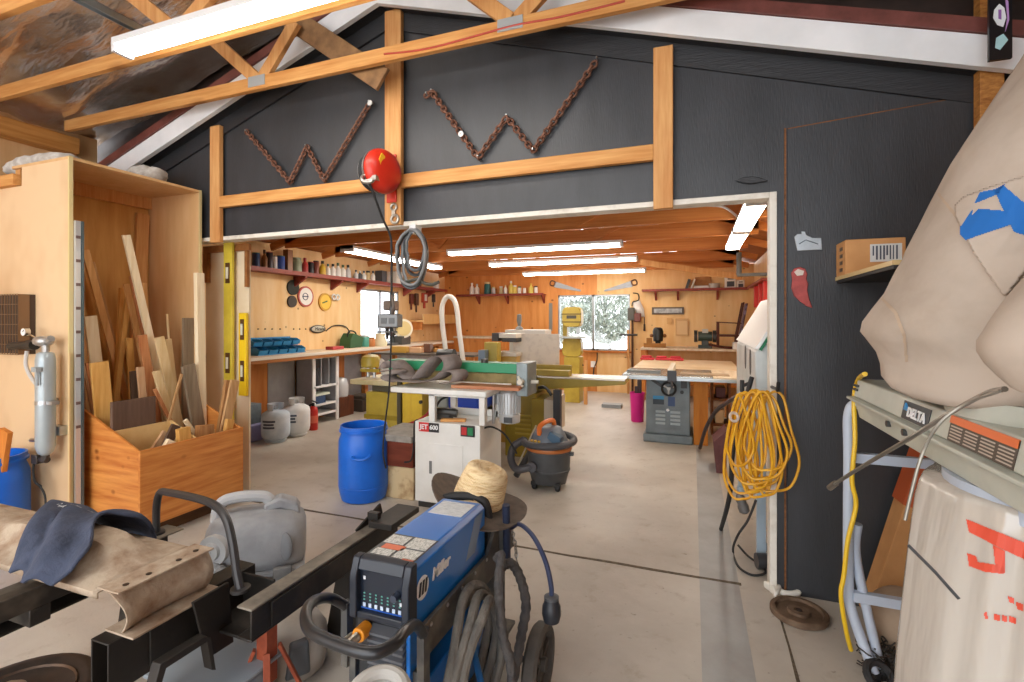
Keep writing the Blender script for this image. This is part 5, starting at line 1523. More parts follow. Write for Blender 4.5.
# mustard jointer
Yb = 5.05
t = thing('jointer', 'long mustard jointer with an extended bed behind the shop vacuum', 'jointer', (-1.6, 5.3, 0))
xa, xb = at(505, 390, Y=Yb).x, at(551, 400, Y=Yb).x
MB().bb(xa, at(536, 400, Y=Yb).x, Yb, Yb + .5, 0, .70).build('base', MUST, t, bevel=.01)
x2, x3 = at(531, 415, Y=Yb - .05).x, at(544, 415, Y=Yb - .05).x
z2, z3 = at(540, 431, Y=Yb - .05).z, at(540, 399, Y=Yb - .05).z
MB().bb(x2, x3, Yb - .05, Yb + .4, z2, z3).build('motor_cover', MUST, t, bevel=.008)
x4, x5 = x3 + .001, at(554.5, 415, Y=Yb - .05).x
wc = MB().bb(x4, x5, Yb - .05, Yb + .4, z2 - .02, z3).build('side_panel', mat('pale_panel', 'd9d0bd', .5), t)
MB().bb(x4 + .02, x5 - .004, Yb - .053, Yb - .0501, z2 + .02, z2 + .12).build('label', vcol('39435e'), wc)
MB().bb(x4 + .02, x5 - .004, Yb - .054, Yb - .0531, z2 + .05, z2 + .09).build('label_stripe', vcol('d8d8dc'), wc)
MB().bb(at(553, 400, Y=Yb - .08).x, at(560, 400, Y=Yb - .08).x, Yb - .08, Yb + .0, .0, at(556, 390, Y=Yb - .08).z).build('support_post', vcol('3a3d42'), t, bevel=.006)
lou = MB()
for k in range(5):
    z = .25 + .05 * k
    lou.bb(xa + .12, xa + .3, Yb - .012, Yb, z, z + .02)
lou.build('louvre', MUST_L, t)
bz1 = at(560, 379, Y=Yb).z
xe = at(626, 385, Y=Yb + .1).x
MB().prism([(xa, .70), (xe - .6, bz1 - .10), (xe, bz1 - .035), (xe, bz1), (xa, bz1), ], Yb + .05, Yb + .35).build('bed', MUST, t, bevel=.006)
MB().bb(xa, xe, Yb + .03, Yb + .37, bz1, bz1 + .02).build('table_top', mat('polished_bed', 'd9cfc0', .25, .5), t, bevel=.003)
f0, f1 = at(527, 370, Y=Yb + .2), at(570, 366, Y=Yb + .2)
MB().bb(f0.x, f1.x, Yb + .25, Yb + .30, bz1 + .021, f1.z).build('fence', MUST, t, bevel=.004)
MB().bb(f0.x, f1.x + .02, Yb + .06, Yb + .2, bz1 + .021, bz1 + .08).build('fence_base', MUST, t, bevel=.004)
q = at(548, 390, Y=Yb)
MB().tube(spline([(q.x - .1, Yb - .02, q.z + .02), (q.x - .02, Yb - .04, q.z + .03), (q.x + .05, Yb - .03, q.z - .05)], 5), .018, 8).build('guard_handle', BLACK_PLASTIC, t)
MB().cyl((at(524, 400, Y=Yb - .1).x, Yb - .1, .84), (at(532, 400, Y=Yb - .1).x, Yb - .001, .84), .05, n=12).build('hand_wheel', BLACK_PLASTIC, t)
# whitish plywood sheet behind the fence
Y_ = 5.75
a, b = at(513, 366, Y=Y_), at(559, 334, Y=Y_)
tag(MB().bb(a.x, b.x, Y_, Y_ + .02, .0, b.z).build('plywood_sheet', mat('speckled_ply', 'e3d8c8', .55, col2='c4b7ab', scale=9, lo=.5, hi=.8)), 'pale speckled plywood sheet standing behind the jointer fence', 'plywood sheet')
a, b = at(505, 337, Y=Y_ + .3), at(545, 330, Y=Y_ + .3)
tag(MB().bb(a.x, b.x, Y_ + .3, Y_ + .6, b.z - .1, b.z).bb(a.x + .05, b.x - .05, Y_ + .33, Y_ + .57, 0, b.z - .101).build('side_table', vcol('d9d6cd'), bevel=.004), 'pale table top seen behind the speckled plywood sheet', 'table')
q = at(518, 328, Y=Y_ + .4)
tag(MB().lathe([(.05, 0), (.06, .01), (.02, .05), (.035, .12), (.03, .2), (.0, .21)], (q.x, Y_ + .45, b.z + .001), 12).build('hand_plane', vcol('6b6a66')), 'small grey hand tool standing on the pale table behind the plywood sheet', 'tool')
# cream and black planer
Y_ = 5.55
a, b = at(493, 348, Y=Y_), at(516, 334, Y=Y_)
t = thing('bench_planer', 'cream and black bench planer left of the pale plywood sheet', 'planer', ((a.x + b.x) / 2, Y_ + .2, 0))
MB().bb(a.x, b.x, Y_, Y_ + .35, b.z - .05, b.z).bb(a.x + .02, b.x, Y_ + .02, Y_ + .33, a.z - .1, a.z - .05).build('body', vcol('e0d8cc'), t, bevel=.006)
MB().bb(a.x - .01, a.x + .08, Y_ - .02, Y_ + .3, b.z - .09, b.z + .01).bb(a.x + .1, b.x, Y_ + .03, Y_ + .3, b.z - .1, b.z - .051).build('motor_cover', vcol('33302f'), t, bevel=.006)
MB().bb(a.x + .02, b.x - .02, Y_ + .05, Y_ + .3, 0, a.z - .101).build('stand', vcol('c8a75a'), t)
Y_ = 5.45
a, b = at(488, 361, Y=Y_), at(501, 342, Y=Y_)
tag(MB().bb(a.x, b.x, Y_ - .12, Y_ + .0, .0, b.z).build('yellow_cabinet', MUST_L, bevel=.006), 'narrow mustard cabinet left of the bench planer', 'cabinet')
a, b = at(481, 358, Y=5.3), at(489, 350, Y=5.3)
tag(MB().bb(a.x, b.x - .02, 5.22, 5.34, 0.0, b.z).build('small_carton', vcol('7f8f9b')), 'slim blue grey stand left of the narrow mustard cabinet', 'stand')
# white U loop and post behind the sander
t = thing('duct_loop', 'tall white inverted U shaped tube behind the green belt guard', 'tube', (at(451, 350, Y=6.2).x, 6.2, 0))
lp = [at(p[0], p[1], Y=6.2) for p in ((446.5, 360), (445, 345), (442.5, 325), (442, 308), (445, 299), (449, 296.5), (454, 300), (457, 310), (459, 330), (461, 345), (463, 360))]
MB().tube([Vector((lp[0].x, 6.2, .0))] + spline(lp, 5) + [Vector((lp[-1].x + .02, 6.2, .0))], .035, 10).build('loop', mat('white_tube', 'd9d6cf', .5), t)
MB().cyl((lp[0].x + .12, 6.2, 1.0), (lp[0].x - .12, 6.2, 1.0), .09, n=14).build('dark_hub', BLACK_PLASTIC, t)
tag(MB().beam(at(428, 352, Y=6.0), at(404, 352, Y=6.0), .1, .03).build('hand_saw', DARK_STEEL), 'dark flat bar lying level behind the sander belts', 'bar') if False else None
# dark low table strip behind the belts
a, b = at(375, 352, Y=6.6), at(418, 349, Y=6.6)
t = thing('tool_table', 'low dark topped table with wooden parts behind the sanding belts', 'table', ((a.x + b.x) / 2, 6.7, 0))
MB().bb(a.x, b.x + 1.0, 6.5, 7.1, a.z - .03, a.z).build('table_top', vcol('5d564e'), t)
for x in (a.x + .05, b.x + .9):
    for y in (6.55, 7.0):
        MB().bb(x, x + .06, y, y + .06, 0, a.z - .031).build('leg', PLY_ORANGE, t)
for i, (px, c, w, h) in enumerate(((402, 'c9a04c', .3, .1), (412, 'd9b08a', .35, .08), (424, '6b4a3a', .16, .14), (432, 'b5864a', .2, .06))):
    x = at(px, 350, Y=6.65).x
    tag(MB().bb(x - w / 2 + .01, x + w / 2 - .01 if i != 2 else x + w / 2 - .03, 6.55 + .1 * i, 6.64 + .1 * i, a.z + .001, a.z + h).build('wood_offcut', vcol(c), bevel=.006), ('mustard', 'pinkish', 'dark brown', 'tan')[i] + ' wood piece on the dark table behind the sanding belts', 'wood piece')
# mustard band saw by the window
Y_ = 8.7
xa, xb = at(562, 350, Y=Y_).x, at(581, 350, Y=Y_).x
xc = (xa + xb) / 2
t = thing('band_saw', 'mustard band saw standing in front of the left window pane', 'band saw', (xc, Y_ + .2, 0))
def wheelbox(z0, z1, m, nm, y0=Y_, y1=Y_ + .22):
    w = (xb - xa) / 2
    c = []
    for k in range(24):
        A = 2 * PI * k / 24
        sx, sz2_ = math.cos(A), math.sin(A)
        r = 5
        e = (abs(sx) ** r + abs(sz2_) ** r) ** (-1 / r)
        c.append((xc + w * sx * e, (z0 + z1) / 2 + (z1 - z0) / 2 * sz2_ * e))
    MB().prism(c, y0, y1).build(nm, m, t, bevel=.015)
zu0, zu1 = at(570, 327, Y=Y_).z, at(570, 307, Y=Y_).z
wheelbox(zu0, zu1, MUST_L, 'upper_wheel_cover')
for z in (zu0 + .09, zu1 - .13):
    MB().bb(xa - .005, xb + .005, Y_ - .006, Y_ - .0005, z - .01, z + .012).build('trim_band', vcol('6a5a20'), t)
MB().bb(xc - .09, xc + .09, Y_ - .008, Y_ - .0005, (zu0 + zu1) / 2 - .03, (zu0 + zu1) / 2 + .03).build('name_plate', vcol('4a463a'), t, bevel=.002)
zl1 = at(570, 337, Y=Y_).z
wheelbox(at(570, 357, Y=Y_).z, zl1 - .02, MUST_L, 'lower_wheel_cover')
MB().bb(xa + .03, xb - .03, Y_ + .02, Y_ + .35, 0, at(570, 357, Y=Y_).z).build('stand', MUST_L, t, bevel=.008)
MB().bb(xa - .0, xa + .08, Y_ + .06, Y_ + .2, zl1 - .05, zu0 + .05).build('column', MUST, t)
MB().bb(xa - .02, xb + .12, Y_ - .2, Y_ + .3, zl1 - .019, zl1 + .015).build('table', mat('saw_table', 'b5b8b4', .3, .7), t, bevel=.003)
MB().cyl((xb - .06, Y_ + .1, zl1 + .016), (xb - .06, Y_ + .1, zu0), .008, n=6).bb(xb - .1, xb - .03, Y_ + .06, Y_ + .13, zl1 + .06, zl1 + .16).build('blade_guard', STEEL, t)
MB().tube(spline([(xb + .01, Y_ + .1, .68), (xb + .06, Y_ + .05, .66), (xb + .05, Y_ + .0, .5), (xb + .04, Y_ + .02, .3)]), .015, 6).build('cord', BLACK_RUBBER, t)
tag(MB().bb(xb + .07, xb + .13, Y_ - .1, Y_ - .05, 0, .78).build('timber_strip', PINE), 'pale upright stick leaning at the right of the mustard band saw', 'timber')

# ------------------------------------------------------------------ table saw
LOUV = mat('louvre_grey', 'a3b0b6', .4)
SG = mat('saw_grey', '78848a', .45, .1, col2='667076', scale=5)
t = thing('table_saw', 'grey cabinet table saw with black hand wheel', 'table saw', (-.33, 6.5, 0))
sy = 6.28
x0, x1 = at(646, 420, Y=sy).x, at(690, 420, Y=sy).x
MB().bb(x0 - .03, x1 + .03, sy - .04, sy + .6, 0, .10).build('plinth', SG, t, bevel=.012)
MB().bb(x0, x1, sy, sy + .56, .10, .80).build('cabinet', SG, t, bevel=.01)
a, b = at(654, 434, Y=sy), at(682, 409, Y=sy)
dr = MB().bb(a.x, b.x, sy - .008, sy, .17, b.z).build('door', SG, t, bevel=.003)
for xx0, xx1 in ((a.x + .02, (a.x + b.x) / 2 - .03), ((a.x + b.x) / 2 + .03, b.x - .02)):
    lo2 = MB()
    for k in range(4):
        z = .22 + (b.z - .27) * k / 3.2
        lo2.prism([(sy - .008, z), (sy - .022, z + .004), (sy - .008, z + .028)], xx0, xx1, 'x')
    lo2.build('louvre', LOUV, dr)
MB().cyl(((a.x + b.x) / 2, sy - .02, b.z - .02), ((a.x + b.x) / 2, sy - .009, b.z - .02), .018, n=10).build('latch', CHROME, dr)
q = at(669, 388, Y=sy)
wx, wz = q.x, q.z
MB().torus((wx, sy - .075, wz), .078, .014, (0, 1, 0), 28, 8).build('hand_wheel', BLACK_PLASTIC, t)
sp = MB()
for k in range(3):
    A = k * 2.094 + .5
    sp.cyl((wx, sy - .07, wz), (wx + math.cos(A) * .075, sy - .075, wz + math.sin(A) * .075), .011, n=6)
sp.cyl((wx, sy - .001, wz), (wx, sy - .08, wz), .022, n=12)
sp.build('wheel_hub', vcol('b9bcbc'), t)
MB().cyl((wx + .05, sy - .08, wz + .05), (wx + .05, sy - .14, wz + .05), .013, n=8).build('crank_handle', BLACK_PLASTIC, t)
MB().beam((wx - .2, sy - .03, wz + .1), (wx - .06, sy - .03, wz + .01), .05, .03).build('bevel_scale', vcol('2a2b2c'), t)
a, b = at(653, 404, Y=sy), at(664, 396, Y=sy)
MB().bb(a.x, b.x, sy - .004, sy, a.z, b.z).build('maker_plate', vcol('22313d'), t)
MB().bb(a.x, b.x, sy - .006, sy - .0041, (a.z + b.z) / 2 + .01, b.z).build('maker_plate_top', vcol('2f86b8'), t)
a, b = at(668, 406, Y=sy), at(675, 397, Y=sy)
MB().bb(a.x, b.x, sy - .004, sy, a.z, b.z).build('warning_label', vcol('2f4a78'), t)
a, b = at(681, 388, Y=sy), at(687, 380, Y=sy)
MB().bb(a.x, b.x, sy - .025, sy, a.z, b.z).build('switch', vcol('2b2728'), t)
q = at(682, 392, Y=sy)
MB().cyl((q.x, sy, q.z), (q.x, sy - .03, q.z), .022, n=10).build('lock_knob', BLACK_PLASTIC, t)
tx0, tx1 = at(622, 374, Y=5.98).x, .56
MB().bb(tx0, x1 + .25, 5.98, 6.85, .805, .85).build('table_top', mat('cast_iron_top', 'b3b5b2', .25, .75, col2='9c9e9a', scale=4), t, bevel=.004)
MB().bb(tx0 - .01, tx1, 5.93, 5.979, .80, .835).build('fence_rail', mat('rail_steel', 'b4bcc0', .3, .7), t, bevel=.003)
MB().bb(x1 + .251, tx1, 5.98, 6.85, .81, .85).build('extension_wing', BENCHW, t, bevel=.003)
MB().bb(tx0 + .02, tx1, 6.851, 8.5, .80, .848).build('outfeed_table', mat('outfeed_ply', 'e3cfae', .5, col2='cfb487', scale=2), t, bevel=.003)
for xx in (tx0 + .1, tx1 - .12):
    MB().bb(xx, xx + .07, 8.2, 8.27, 0, .799).build('leg', PINE, t)
q = at(672, 368, Y=6.4)
MB().bb(q.x - .03, q.x + .03, 5.92, 6.9, .851, .93).build('fence', mat('fence_white', 'd9d4c4', .45), t, bevel=.004)
q = at(672, 375, Y=5.92)
MB().bb(q.x - .05, q.x + .05, 5.885, 5.93, .79, .92).cyl((q.x, 5.88, .80), (q.x, 5.85, .72), .014, n=8).build('fence_clamp', vcol('33353a'), t, bevel=.004)
MB().bb(q.x - .55, q.x - .15, 6.25, 6.35, .851, .875).build('miter_gauge', vcol('777a78'), t)
MB().bb(q.x + .08, q.x + .62, 6.15, 6.35, .851, .862).build('insert_board', wood('drab_ply', 'b29c80', '9a8367', (1, 5, 5), 3), t)
# red and white featherboards on the outfeed table
for i, px in enumerate((648, 663, 677)):
    q = at(px, 356, Z=.86)
    q = Vector((at(px, 350, Y=8.3).x, 8.3, .849))
    tag(MB().bb(q.x - .12, q.x + .1, q.y - .05, q.y + .05, q.z, q.z + .04).bb(q.x - .1, q.x + .06, q.y - .04, q.y + .04, q.z + .04, q.z + .07).build('push_block', mat('red_block%d' % i, 'c62f3c', .4), bevel=.012), ('leftmost', 'middle', 'rightmost')[i] + ' of three red push blocks at the back of the saw table', 'push block')
# side panel and clutter under the extension
a, b = at(690, 419, Y=6.3), at(708, 383, Y=6.3)
tag(MB().bb(a.x + .04, b.x, 6.28, 6.72, 0.0, .80).build('support_cabinet', wood('amber_ply', 'c67f2e', 'a9641d', (5, 5, .6), 3), bevel=.004), 'amber plywood support cabinet under the saw table right of the grey saw', 'cabinet')
a, b = at(711, 420, Y=6.9), at(731, 384, Y=6.9)
t = thing('open_shelf', 'small open brown shelf unit under the saw table extension', 'shelf', ((a.x + b.x) / 2, 7.1, 0))
cw = wood('clutter_wood', '8d5a30', '5e371a', (3, 3, 3), 3)
MB().bb(a.x, a.x + .03, 6.9, 7.3, 0, .79).bb(b.x - .03, b.x, 6.9, 7.3, 0, .79).build('side_panel', cw, t)
for z in (.12, .45, .74):
    MB().bb(a.x + .03, b.x - .03, 6.9, 7.3, z, z + .03).build('shelf_board', cw, t)
tag(MB().bb(a.x + .06, b.x - .06, 6.95, 7.2, .481, .62).build('parts_box', vcol('5a1f1c'), bevel=.01), 'dark red box in the small brown shelf under the saw table', 'box')
tag(MB().bb(a.x + .05, b.x - .08, 6.93, 7.22, .151, .33).build('parts_box', vcol('c9b48c'), bevel=.01), 'tan box in the small brown shelf under the saw table', 'box')
tag(MB().prism([(at(716, 430, Y=5.3).x, 0), (at(726, 430, Y=5.3).x, 0), (at(726, 430, Y=5.3).x, .42), (at(713, 430, Y=5.3).x, .30)], 5.2, 5.55).build('scrap_box', wood('maroon_box', '6e4444', '51302f', (3, 3, 3), 3), bevel=.004), 'maroon slanted wooden box on the floor in front of the saw extension', 'box')
tag(MB().tube(spline([at(700, 448, Z=.022), at(706, 428, Y=5.7), at(716, 411, Y=5.55), at(728, 402, Y=5.3), at(738, 396, Y=4.82)], 6), .02, 8).build('dust_hose', vcol('3a2f30')), 'dark hose rising from the floor beside the amber cabinet', 'hose')
# magenta bin
p = Vector((-.79, 7.45, 0))
t = thing('magenta_bin', 'bright magenta bin on the floor at the left of the table saw', 'bin', p)
MAG = mat('magenta', 'd81e8e', .4)
MB().lathe([(.085, 0), (.09, .01), (.105, .40), (.11, .405), (.11, .43), (.098, .43), (.09, .05), (.01, .05)], p, 24).build('body', MAG, t, smooth=40)
tag(MB().bb(p.x - .0, p.x + .06, 7.43, 7.49, .06, .62).bb(p.x - .04, p.x + .02, 7.42, 7.46, .06, .52).build('brush', vcol('3a2c2c'), bevel=.01), 'dark brush standing in the magenta bin', 'brush')
tag(MB().bb(at(617, 393, Z=.0).x, at(634, 393, Z=.0).x, 8.4, 8.6, 0.0, .06).build('metal_plate', vcol('8f979c')), 'grey flat metal piece on the floor behind the magenta bin', 'metal plate')

# ------------------------------------------------------------------ shop vacuum
p = Vector((-1.225, 4.25, 0))
t = thing('shop_vacuum', 'dark grey shop vacuum with orange handle and coiled hose', 'vacuum', p)
VG = mat('vac_grey', '4d4f52', .45, col2='3f4144', scale=4)
MB().lathe([(.10, .05), (.155, .055), (.165, .10), (.185, .16), (.19, .165), (.19, .175), (.185, .18), (.195, .33), (.20, .335), (.2, .36), (.17, .365)], p, 32).build('drum', VG, t, smooth=40)
MB().lathe([(.203, .345), (.206, .35), (.206, .37), (.203, .375)], p, 32).build('orange_band', vcol('b56a32'), t)
MB().lathe([(.2, .366), (.195, .40), (.165, .47), (.12, .535), (.07, .55), (.02, .552)], p, 28, squash=.9).build('motor_head', mat('vac_head', '6b7480', .4), t, smooth=50)
MB().prism([(-.0, .42), (.15, .42), (.15, .48), (.05, .535)], p.y - .16, p.y - .05, 'y', Matrix.Translation((p.x, 0, 0))).build('label_panel', vcol('3d5a72'), t, bevel=.01)
MB().tube(spline([(p.x - .05, p.y - .13, .49), (p.x - .045, p.y - .135, .565), (p.x + .0, p.y - .06, .60), (p.x + .03, p.y + .03, .59), (p.x + .03, p.y + .06, .53)], 5), .022, 8).build('handle', vcol('e0762e'), t)
ctr = MB()
for k in range(3):
    ctr.box((p.x - .11 + .035 * k, p.y - .155 - .005 * k, .43), (.022, .02, .04), (.4, 0, 0))
ctr.build('latch_tabs', vcol('d8a82e'), t)
hs = [(p.x - .21, p.y - .06, .42)]
for k in range(14):
    A = PI * 1.08 + k * .33
    hs.append((p.x + math.cos(A) * .225, p.y + math.sin(A) * .215, .40 + .003 * k))
path = spline(hs, 4)
rr = [.030 + (.002 if i % 2 else 0) for i in range(len(path))]
MB().tube(path, rr, 10).build('hose', mat('vac_hose', '4a4a4e', .5), t)
path = spline([(p.x - .21, p.y - .06, .42), (p.x - .30, p.y - .10, .36), (p.x - .31, p.y - .15, .26), (p.x - .24, p.y - .20, .19), (p.x - .14, p.y - .20, .21), (p.x - .10, p.y - .17, .22)], 6)
MB().tube(path, [.032 + (.002 if i % 2 else 0) for i in range(len(path))], 10).cyl((p.x - .10, p.y - .21, .22), (p.x - .10, p.y - .16, .22), .045, n=14).build('intake_hose', mat('vac_hose2', '515156', .5), t)
for k in range(4):
    A = .8 + k * PI / 2
    c = (p.x + math.cos(A) * .15, p.y + math.sin(A) * .15)
    MB().ell((c[0], c[1], .027), (.027, .02, .027), 12, 8).bb(c[0] - .025, c[0] + .025, c[1] - .025, c[1] + .025, .045, .075).build('caster', BLACK_PLASTIC, t)
MB().bb(p.x + .19, p.x + .225, p.y - .02, p.y + .02, .30, .33).build('drain_cap', VG, t)
MB().tube(spline([(p.x - .32, p.y + .25, .18), (p.x - .36, p.y + .2, .3), (p.x - .30, p.y + .12, .2)]), .03, 8) if False else None
tag(MB().cyl((p.x - .36, p.y + .12, .02), (p.x - .20, p.y + .16, .30), .03, n=10).build('vacuum_wand', vcol('4a4a4c')), 'grey vacuum wand leaning behind the shop vacuum', 'wand')
tag(MB().beam((-1.66, 4.55, .008), (-1.52, 4.8, .42), .012, .012).build('thin_stick', vcol('cfc6b0')), 'thin pale rod leaning against the mustard jointer base', 'rod')

# ------------------------------------------------------------------ truck chassis in the foreground
FRAME = mat('frame_black', '2b2825', .5, .3, col2='4a4038', scale=7, lo=.5, hi=.85)
DUSTY = mat('frame_dusty', '2f2b28', .5, .25, col2='7a7164', scale=4, lo=.48, hi=.8)
RUSTY = mat('dusty_rust', 'b5a591', .85, .05, col2='7d5c40', scale=9, detail=8, lo=.42, hi=.72, bump=.3, bscale=25)
DUSTTOP = mat('frame_dust_top', '4a453f', .6, .1, col2='968e80', scale=7, detail=6, lo=.35, hi=.75)
t = thing('truck_chassis', 'black and rusty truck chassis frame standing in the foreground', 'chassis', (-1.9, 1.4, 0))
# long right rail (C channel)
def channel(x0, x1, y0, y1, z0, z1, w=.008, open_left=True):
    m = MB()
    m.use(1).bb(x0, x1, y0, y1, z1 - w, z1).use(0).bb(x0, x1, y0, y1, z0, z0 + w)
    if open_left:
        m.bb(x1 - w, x1, y0, y1, z0 + w, z1 - w)
    else:
        m.bb(x0, x0 + w, y0, y1, z0 + w, z1 - w)
    return m
channel(-1.50, -1.43, 1.27, 2.16, .385, .50).build('right_rail', [FRAME, DUSTTOP], t, bevel=.003)
MB().bb(-1.428, -1.42, 1.35, 1.9, .40, .485).build('rail_web_plate', FRAME, t)
channel(-2.42, -2.30, .55, 1.66, .375, .50, open_left=False).build('left_rail', [FRAME, DUSTTOP], t, bevel=.003)
# far end bracket on the right rail
MB().beam((-1.50, 1.93, .46), (-1.50, 2.12, .52), .012, .10).bb(-1.50, -1.44, 2.0, 2.03, .44, .56).bb(-1.47, -1.34, 1.97, 2.22, .501, .53).build('end_bracket', FRAME, t, bevel=.003)
# box outrigger with an open end
b = MB()
bx0, bx1, by0, by1, bz0, bz1 = -1.775, -1.69, .98, 1.52, .335, .50
b.bb(bx0, bx0 + .006, by0, by1, bz0, bz1).bb(bx1 - .006, bx1, by0, by1, bz0, bz1).bb(bx0 + .006, bx1 - .006, by0, by1, bz1 - .006, bz1).bb(bx0 + .006, bx1 - .006, by0, by1, bz0, bz0 + .006)
b.build('box_outrigger', FRAME, t, bevel=.002)
MB().bb(bx1, bx1 + .008, 1.10, 1.34, bz0 + .02, bz1 + .004).build('gusset_plate', FRAME, t, bevel=.002)
c = [at(p[0], p[1], X=-1.62) for p in ((193, 603), (229, 582), (234, 642), (208, 659))]
MB().prism([(p.y, p.z) for p in c], -1.632, -1.62, 'x').build('rail_plate', FRAME, t, bevel=.003)
MB().bb(-1.70, -1.53, 1.30, 1.5, .36, .37).bb(-1.70, -1.53, 1.46, 1.47, .371, .49).build('cross_plate', FRAME, t, bevel=.002)
c = [at(p[0], p[1], X=-1.60) for p in ((154, 662), (200, 634), (205, 636), (210, 668), (206, 668), (201, 640), (160, 666), (150, 700), (144, 700))]
MB().prism([(p.y, p.z) for p in c], -1.61, -1.57, 'x').build('angle_gusset', DUSTY, t, bevel=.002)
# rusty pressed crossmember with a hat section
xs = [-3.3 + .05 * i for i in range(32)]
xs = [x for x in xs if x < -1.76] + [-1.755]
def sect(x, o=0.0):
    k = .5 + .5 * math.tanh((x + 1.87) * 16)          # the raised hat flattens towards the right end
    k2 = 1 - .55 * math.exp(-((x + 2.62) / .16) ** 2)
    hz = (.075 * (1 - .99 * k)) * k2
    prof = [(.985, .625), (.985, .645), (1.02, .655), (1.065, .655 + hz * .25), (1.10, .655 + hz), (1.19, .655 + hz), (1.225, .655 + hz * .25), (1.27, .655), (1.305, .648), (1.305, .62)]
    return [Vector((x, y, z - o)) for y, z in prof]
cm = MB()
cm.loft([sect(x) for x in xs], cap=False, closed=False)
o = cm.build('crossmember', RUSTY, t, smooth=50)
md = o.modifiers.new('thickness', 'SOLIDIFY'); md.thickness = .006
# right end: bracket with a dished web that stands on the outrigger
e = MB()
e.prism([(.99, .66), (1.31, .66), (1.31, .655), (.99, .655)], -1.76, -1.66, 'x')
N = 10
rows = []
for j in range(N + 1):
    v = j / N
    row = []
    for i in range(13):
        u = i / 12
        y = .99 + .32 * u + (.035 * math.sin(v * PI / 2) * (1 - u) + .0 * u)
        z = .655 - .15 * v
        x = -1.70 + .05 * math.sin(PI * v) * (1 - .2 * math.cos(2 * PI * u)) - .045 * math.sin(PI * u) * (.4 + .6 * math.sin(PI * v))
        row.append(Vector((x, y, z)))
    rows.append(row)
e.loft(rows, cap=False, closed=False)
e.bb(-1.775, -1.64, 1.02, 1.33, .501, .507)
o = e.build('end_bracket', RUSTY, t, smooth=50)
md = o.modifiers.new('thickness', 'SOLIDIFY'); md.thickness = .005
hl = MB()
for (y, x) in ((1.03, -1.69), (1.10, -1.69), (1.20, -1.69), (1.27, -1.70), (1.02, -2.02), (1.02, -2.12), (1.02, -2.55), (1.02, -2.66)):
    hl.cyl((x, y, .6605), (x, y, .6625), .009, n=10)
hl.build('bolt_hole', vcol('2a1e16'), t)
# thin hoop
hp = spline([(-2.36, 1.57, .50), (-2.36, 1.57, .62), (-2.33, 1.565, .695), (-2.25, 1.545, .715), (-1.95, 1.46, .755), (-1.78, 1.41, .765), (-1.69, 1.385, .735), (-1.64, 1.37, .66), (-1.60, 1.355, .56), (-1.575, 1.35, .50)], 6)
MB().tube(hp, .016, 10).cyl((-2.36, 1.57, .499), (-2.36, 1.57, .51), .035, n=12).cyl((-1.575, 1.35, .499), (-1.575, 1.35, .51), .035, n=12).build('hoop', mat('hoop_black', '3b3a3b', .45, .3), t)
# stands under the rails
for (x, y) in ((-1.48, 1.85), (-2.36, .7), (-2.36, 1.5)):
    MB().prism([(x - .12, 0), (x + .12, 0), (x + .04, .375), (x - .04, .375)], y - .04, y + .04).build('stand_leg', FRAME, t, bevel=.004)
MB().bb(-2.20, -2.14, .9, 1.28, .50, .57).bb(-2.30, -2.14, 1.0, 1.06, .44, .50).build('square_tube', DUSTY, t, bevel=.003)

# T-shirt over the crossmember
SH = mat('shirt_blue', '434b60', .95, col2='353d50', scale=14, bump=.4, bscale=30)
def sheet_z(y):
    if y < .985: return .665 - (.985 - y) * .75
    if y > 1.305: return .665 - (y - 1.305) * 1.6
    return .665 + .075 * math.sin(PI * (y - .985) / .32) ** .6
sh = MB()
rows = []
nu, nv = 30, 26
for j in range(nv + 1):
    v = j / nv
    row = []
    for i in range(nu + 1):
        u = i / nu
        y = .945 + .42 * v
        xl, xr = -2.13 - .50 * v, -1.90 - .20 * v + .06 * math.sin(v * 9)
        xw = xl + (xr - xl) * u
        fold = .010 * math.sin(u * 13 + v * 3) * (1.1 - v * .5) + .012 * noise.noise(Vector((u * 5, v * 6, 2)))
        z = sheet_z(y) + .022 + fold
        row.append(Vector((xw, y + .015 * math.sin(u * 9), z)))
    rows.append(row)
sh.loft(rows, cap=False, closed=False)
o = sh.build('t_shirt', SH, smooth=180)
md = o.modifiers.new('thickness', 'SOLIDIFY'); md.thickness = .01; md.offset = 1
tag(o, 'dusty navy blue shirt draped over the rusty chassis crossmember', 'shirt')
pr = MB()
for k, (u0, v0, w, h) in enumerate(((.12, .56, .10, .06), (.25, .60, .12, .05), (.42, .66, .12, .04), (.58, .68, .12, .035), (.35, .5, .07, .035))):
    vs, fs = [], []
    for jj in range(4):
        for ii in range(5):
            u, v = u0 + w * ii / 4, v0 + h * jj / 3 + .03 * math.sin(ii * 2.1)
            fi, fj = u * nu, v * nv
            i0, j0 = int(fi), int(fj)
            a_ = rows[j0][i0].lerp(rows[j0][i0 + 1], fi - i0)
            b_ = rows[j0 + 1][i0].lerp(rows[j0 + 1][i0 + 1], fi - i0)
            vs.append(a_.lerp(b_, fj - j0) + Vector((.003, -.006, .016)))
    fs = [(r * 5 + c2, r * 5 + c2 + 1, (r + 1) * 5 + c2 + 1, (r + 1) * 5 + c2) for r in range(3) for c2 in range(4)]
    pr.add(vs, fs)
pr.build('print', mat('shirt_print', 'c9ced6', .9, col2='4b5468', scale=60, lo=.45, hi=.55), o)

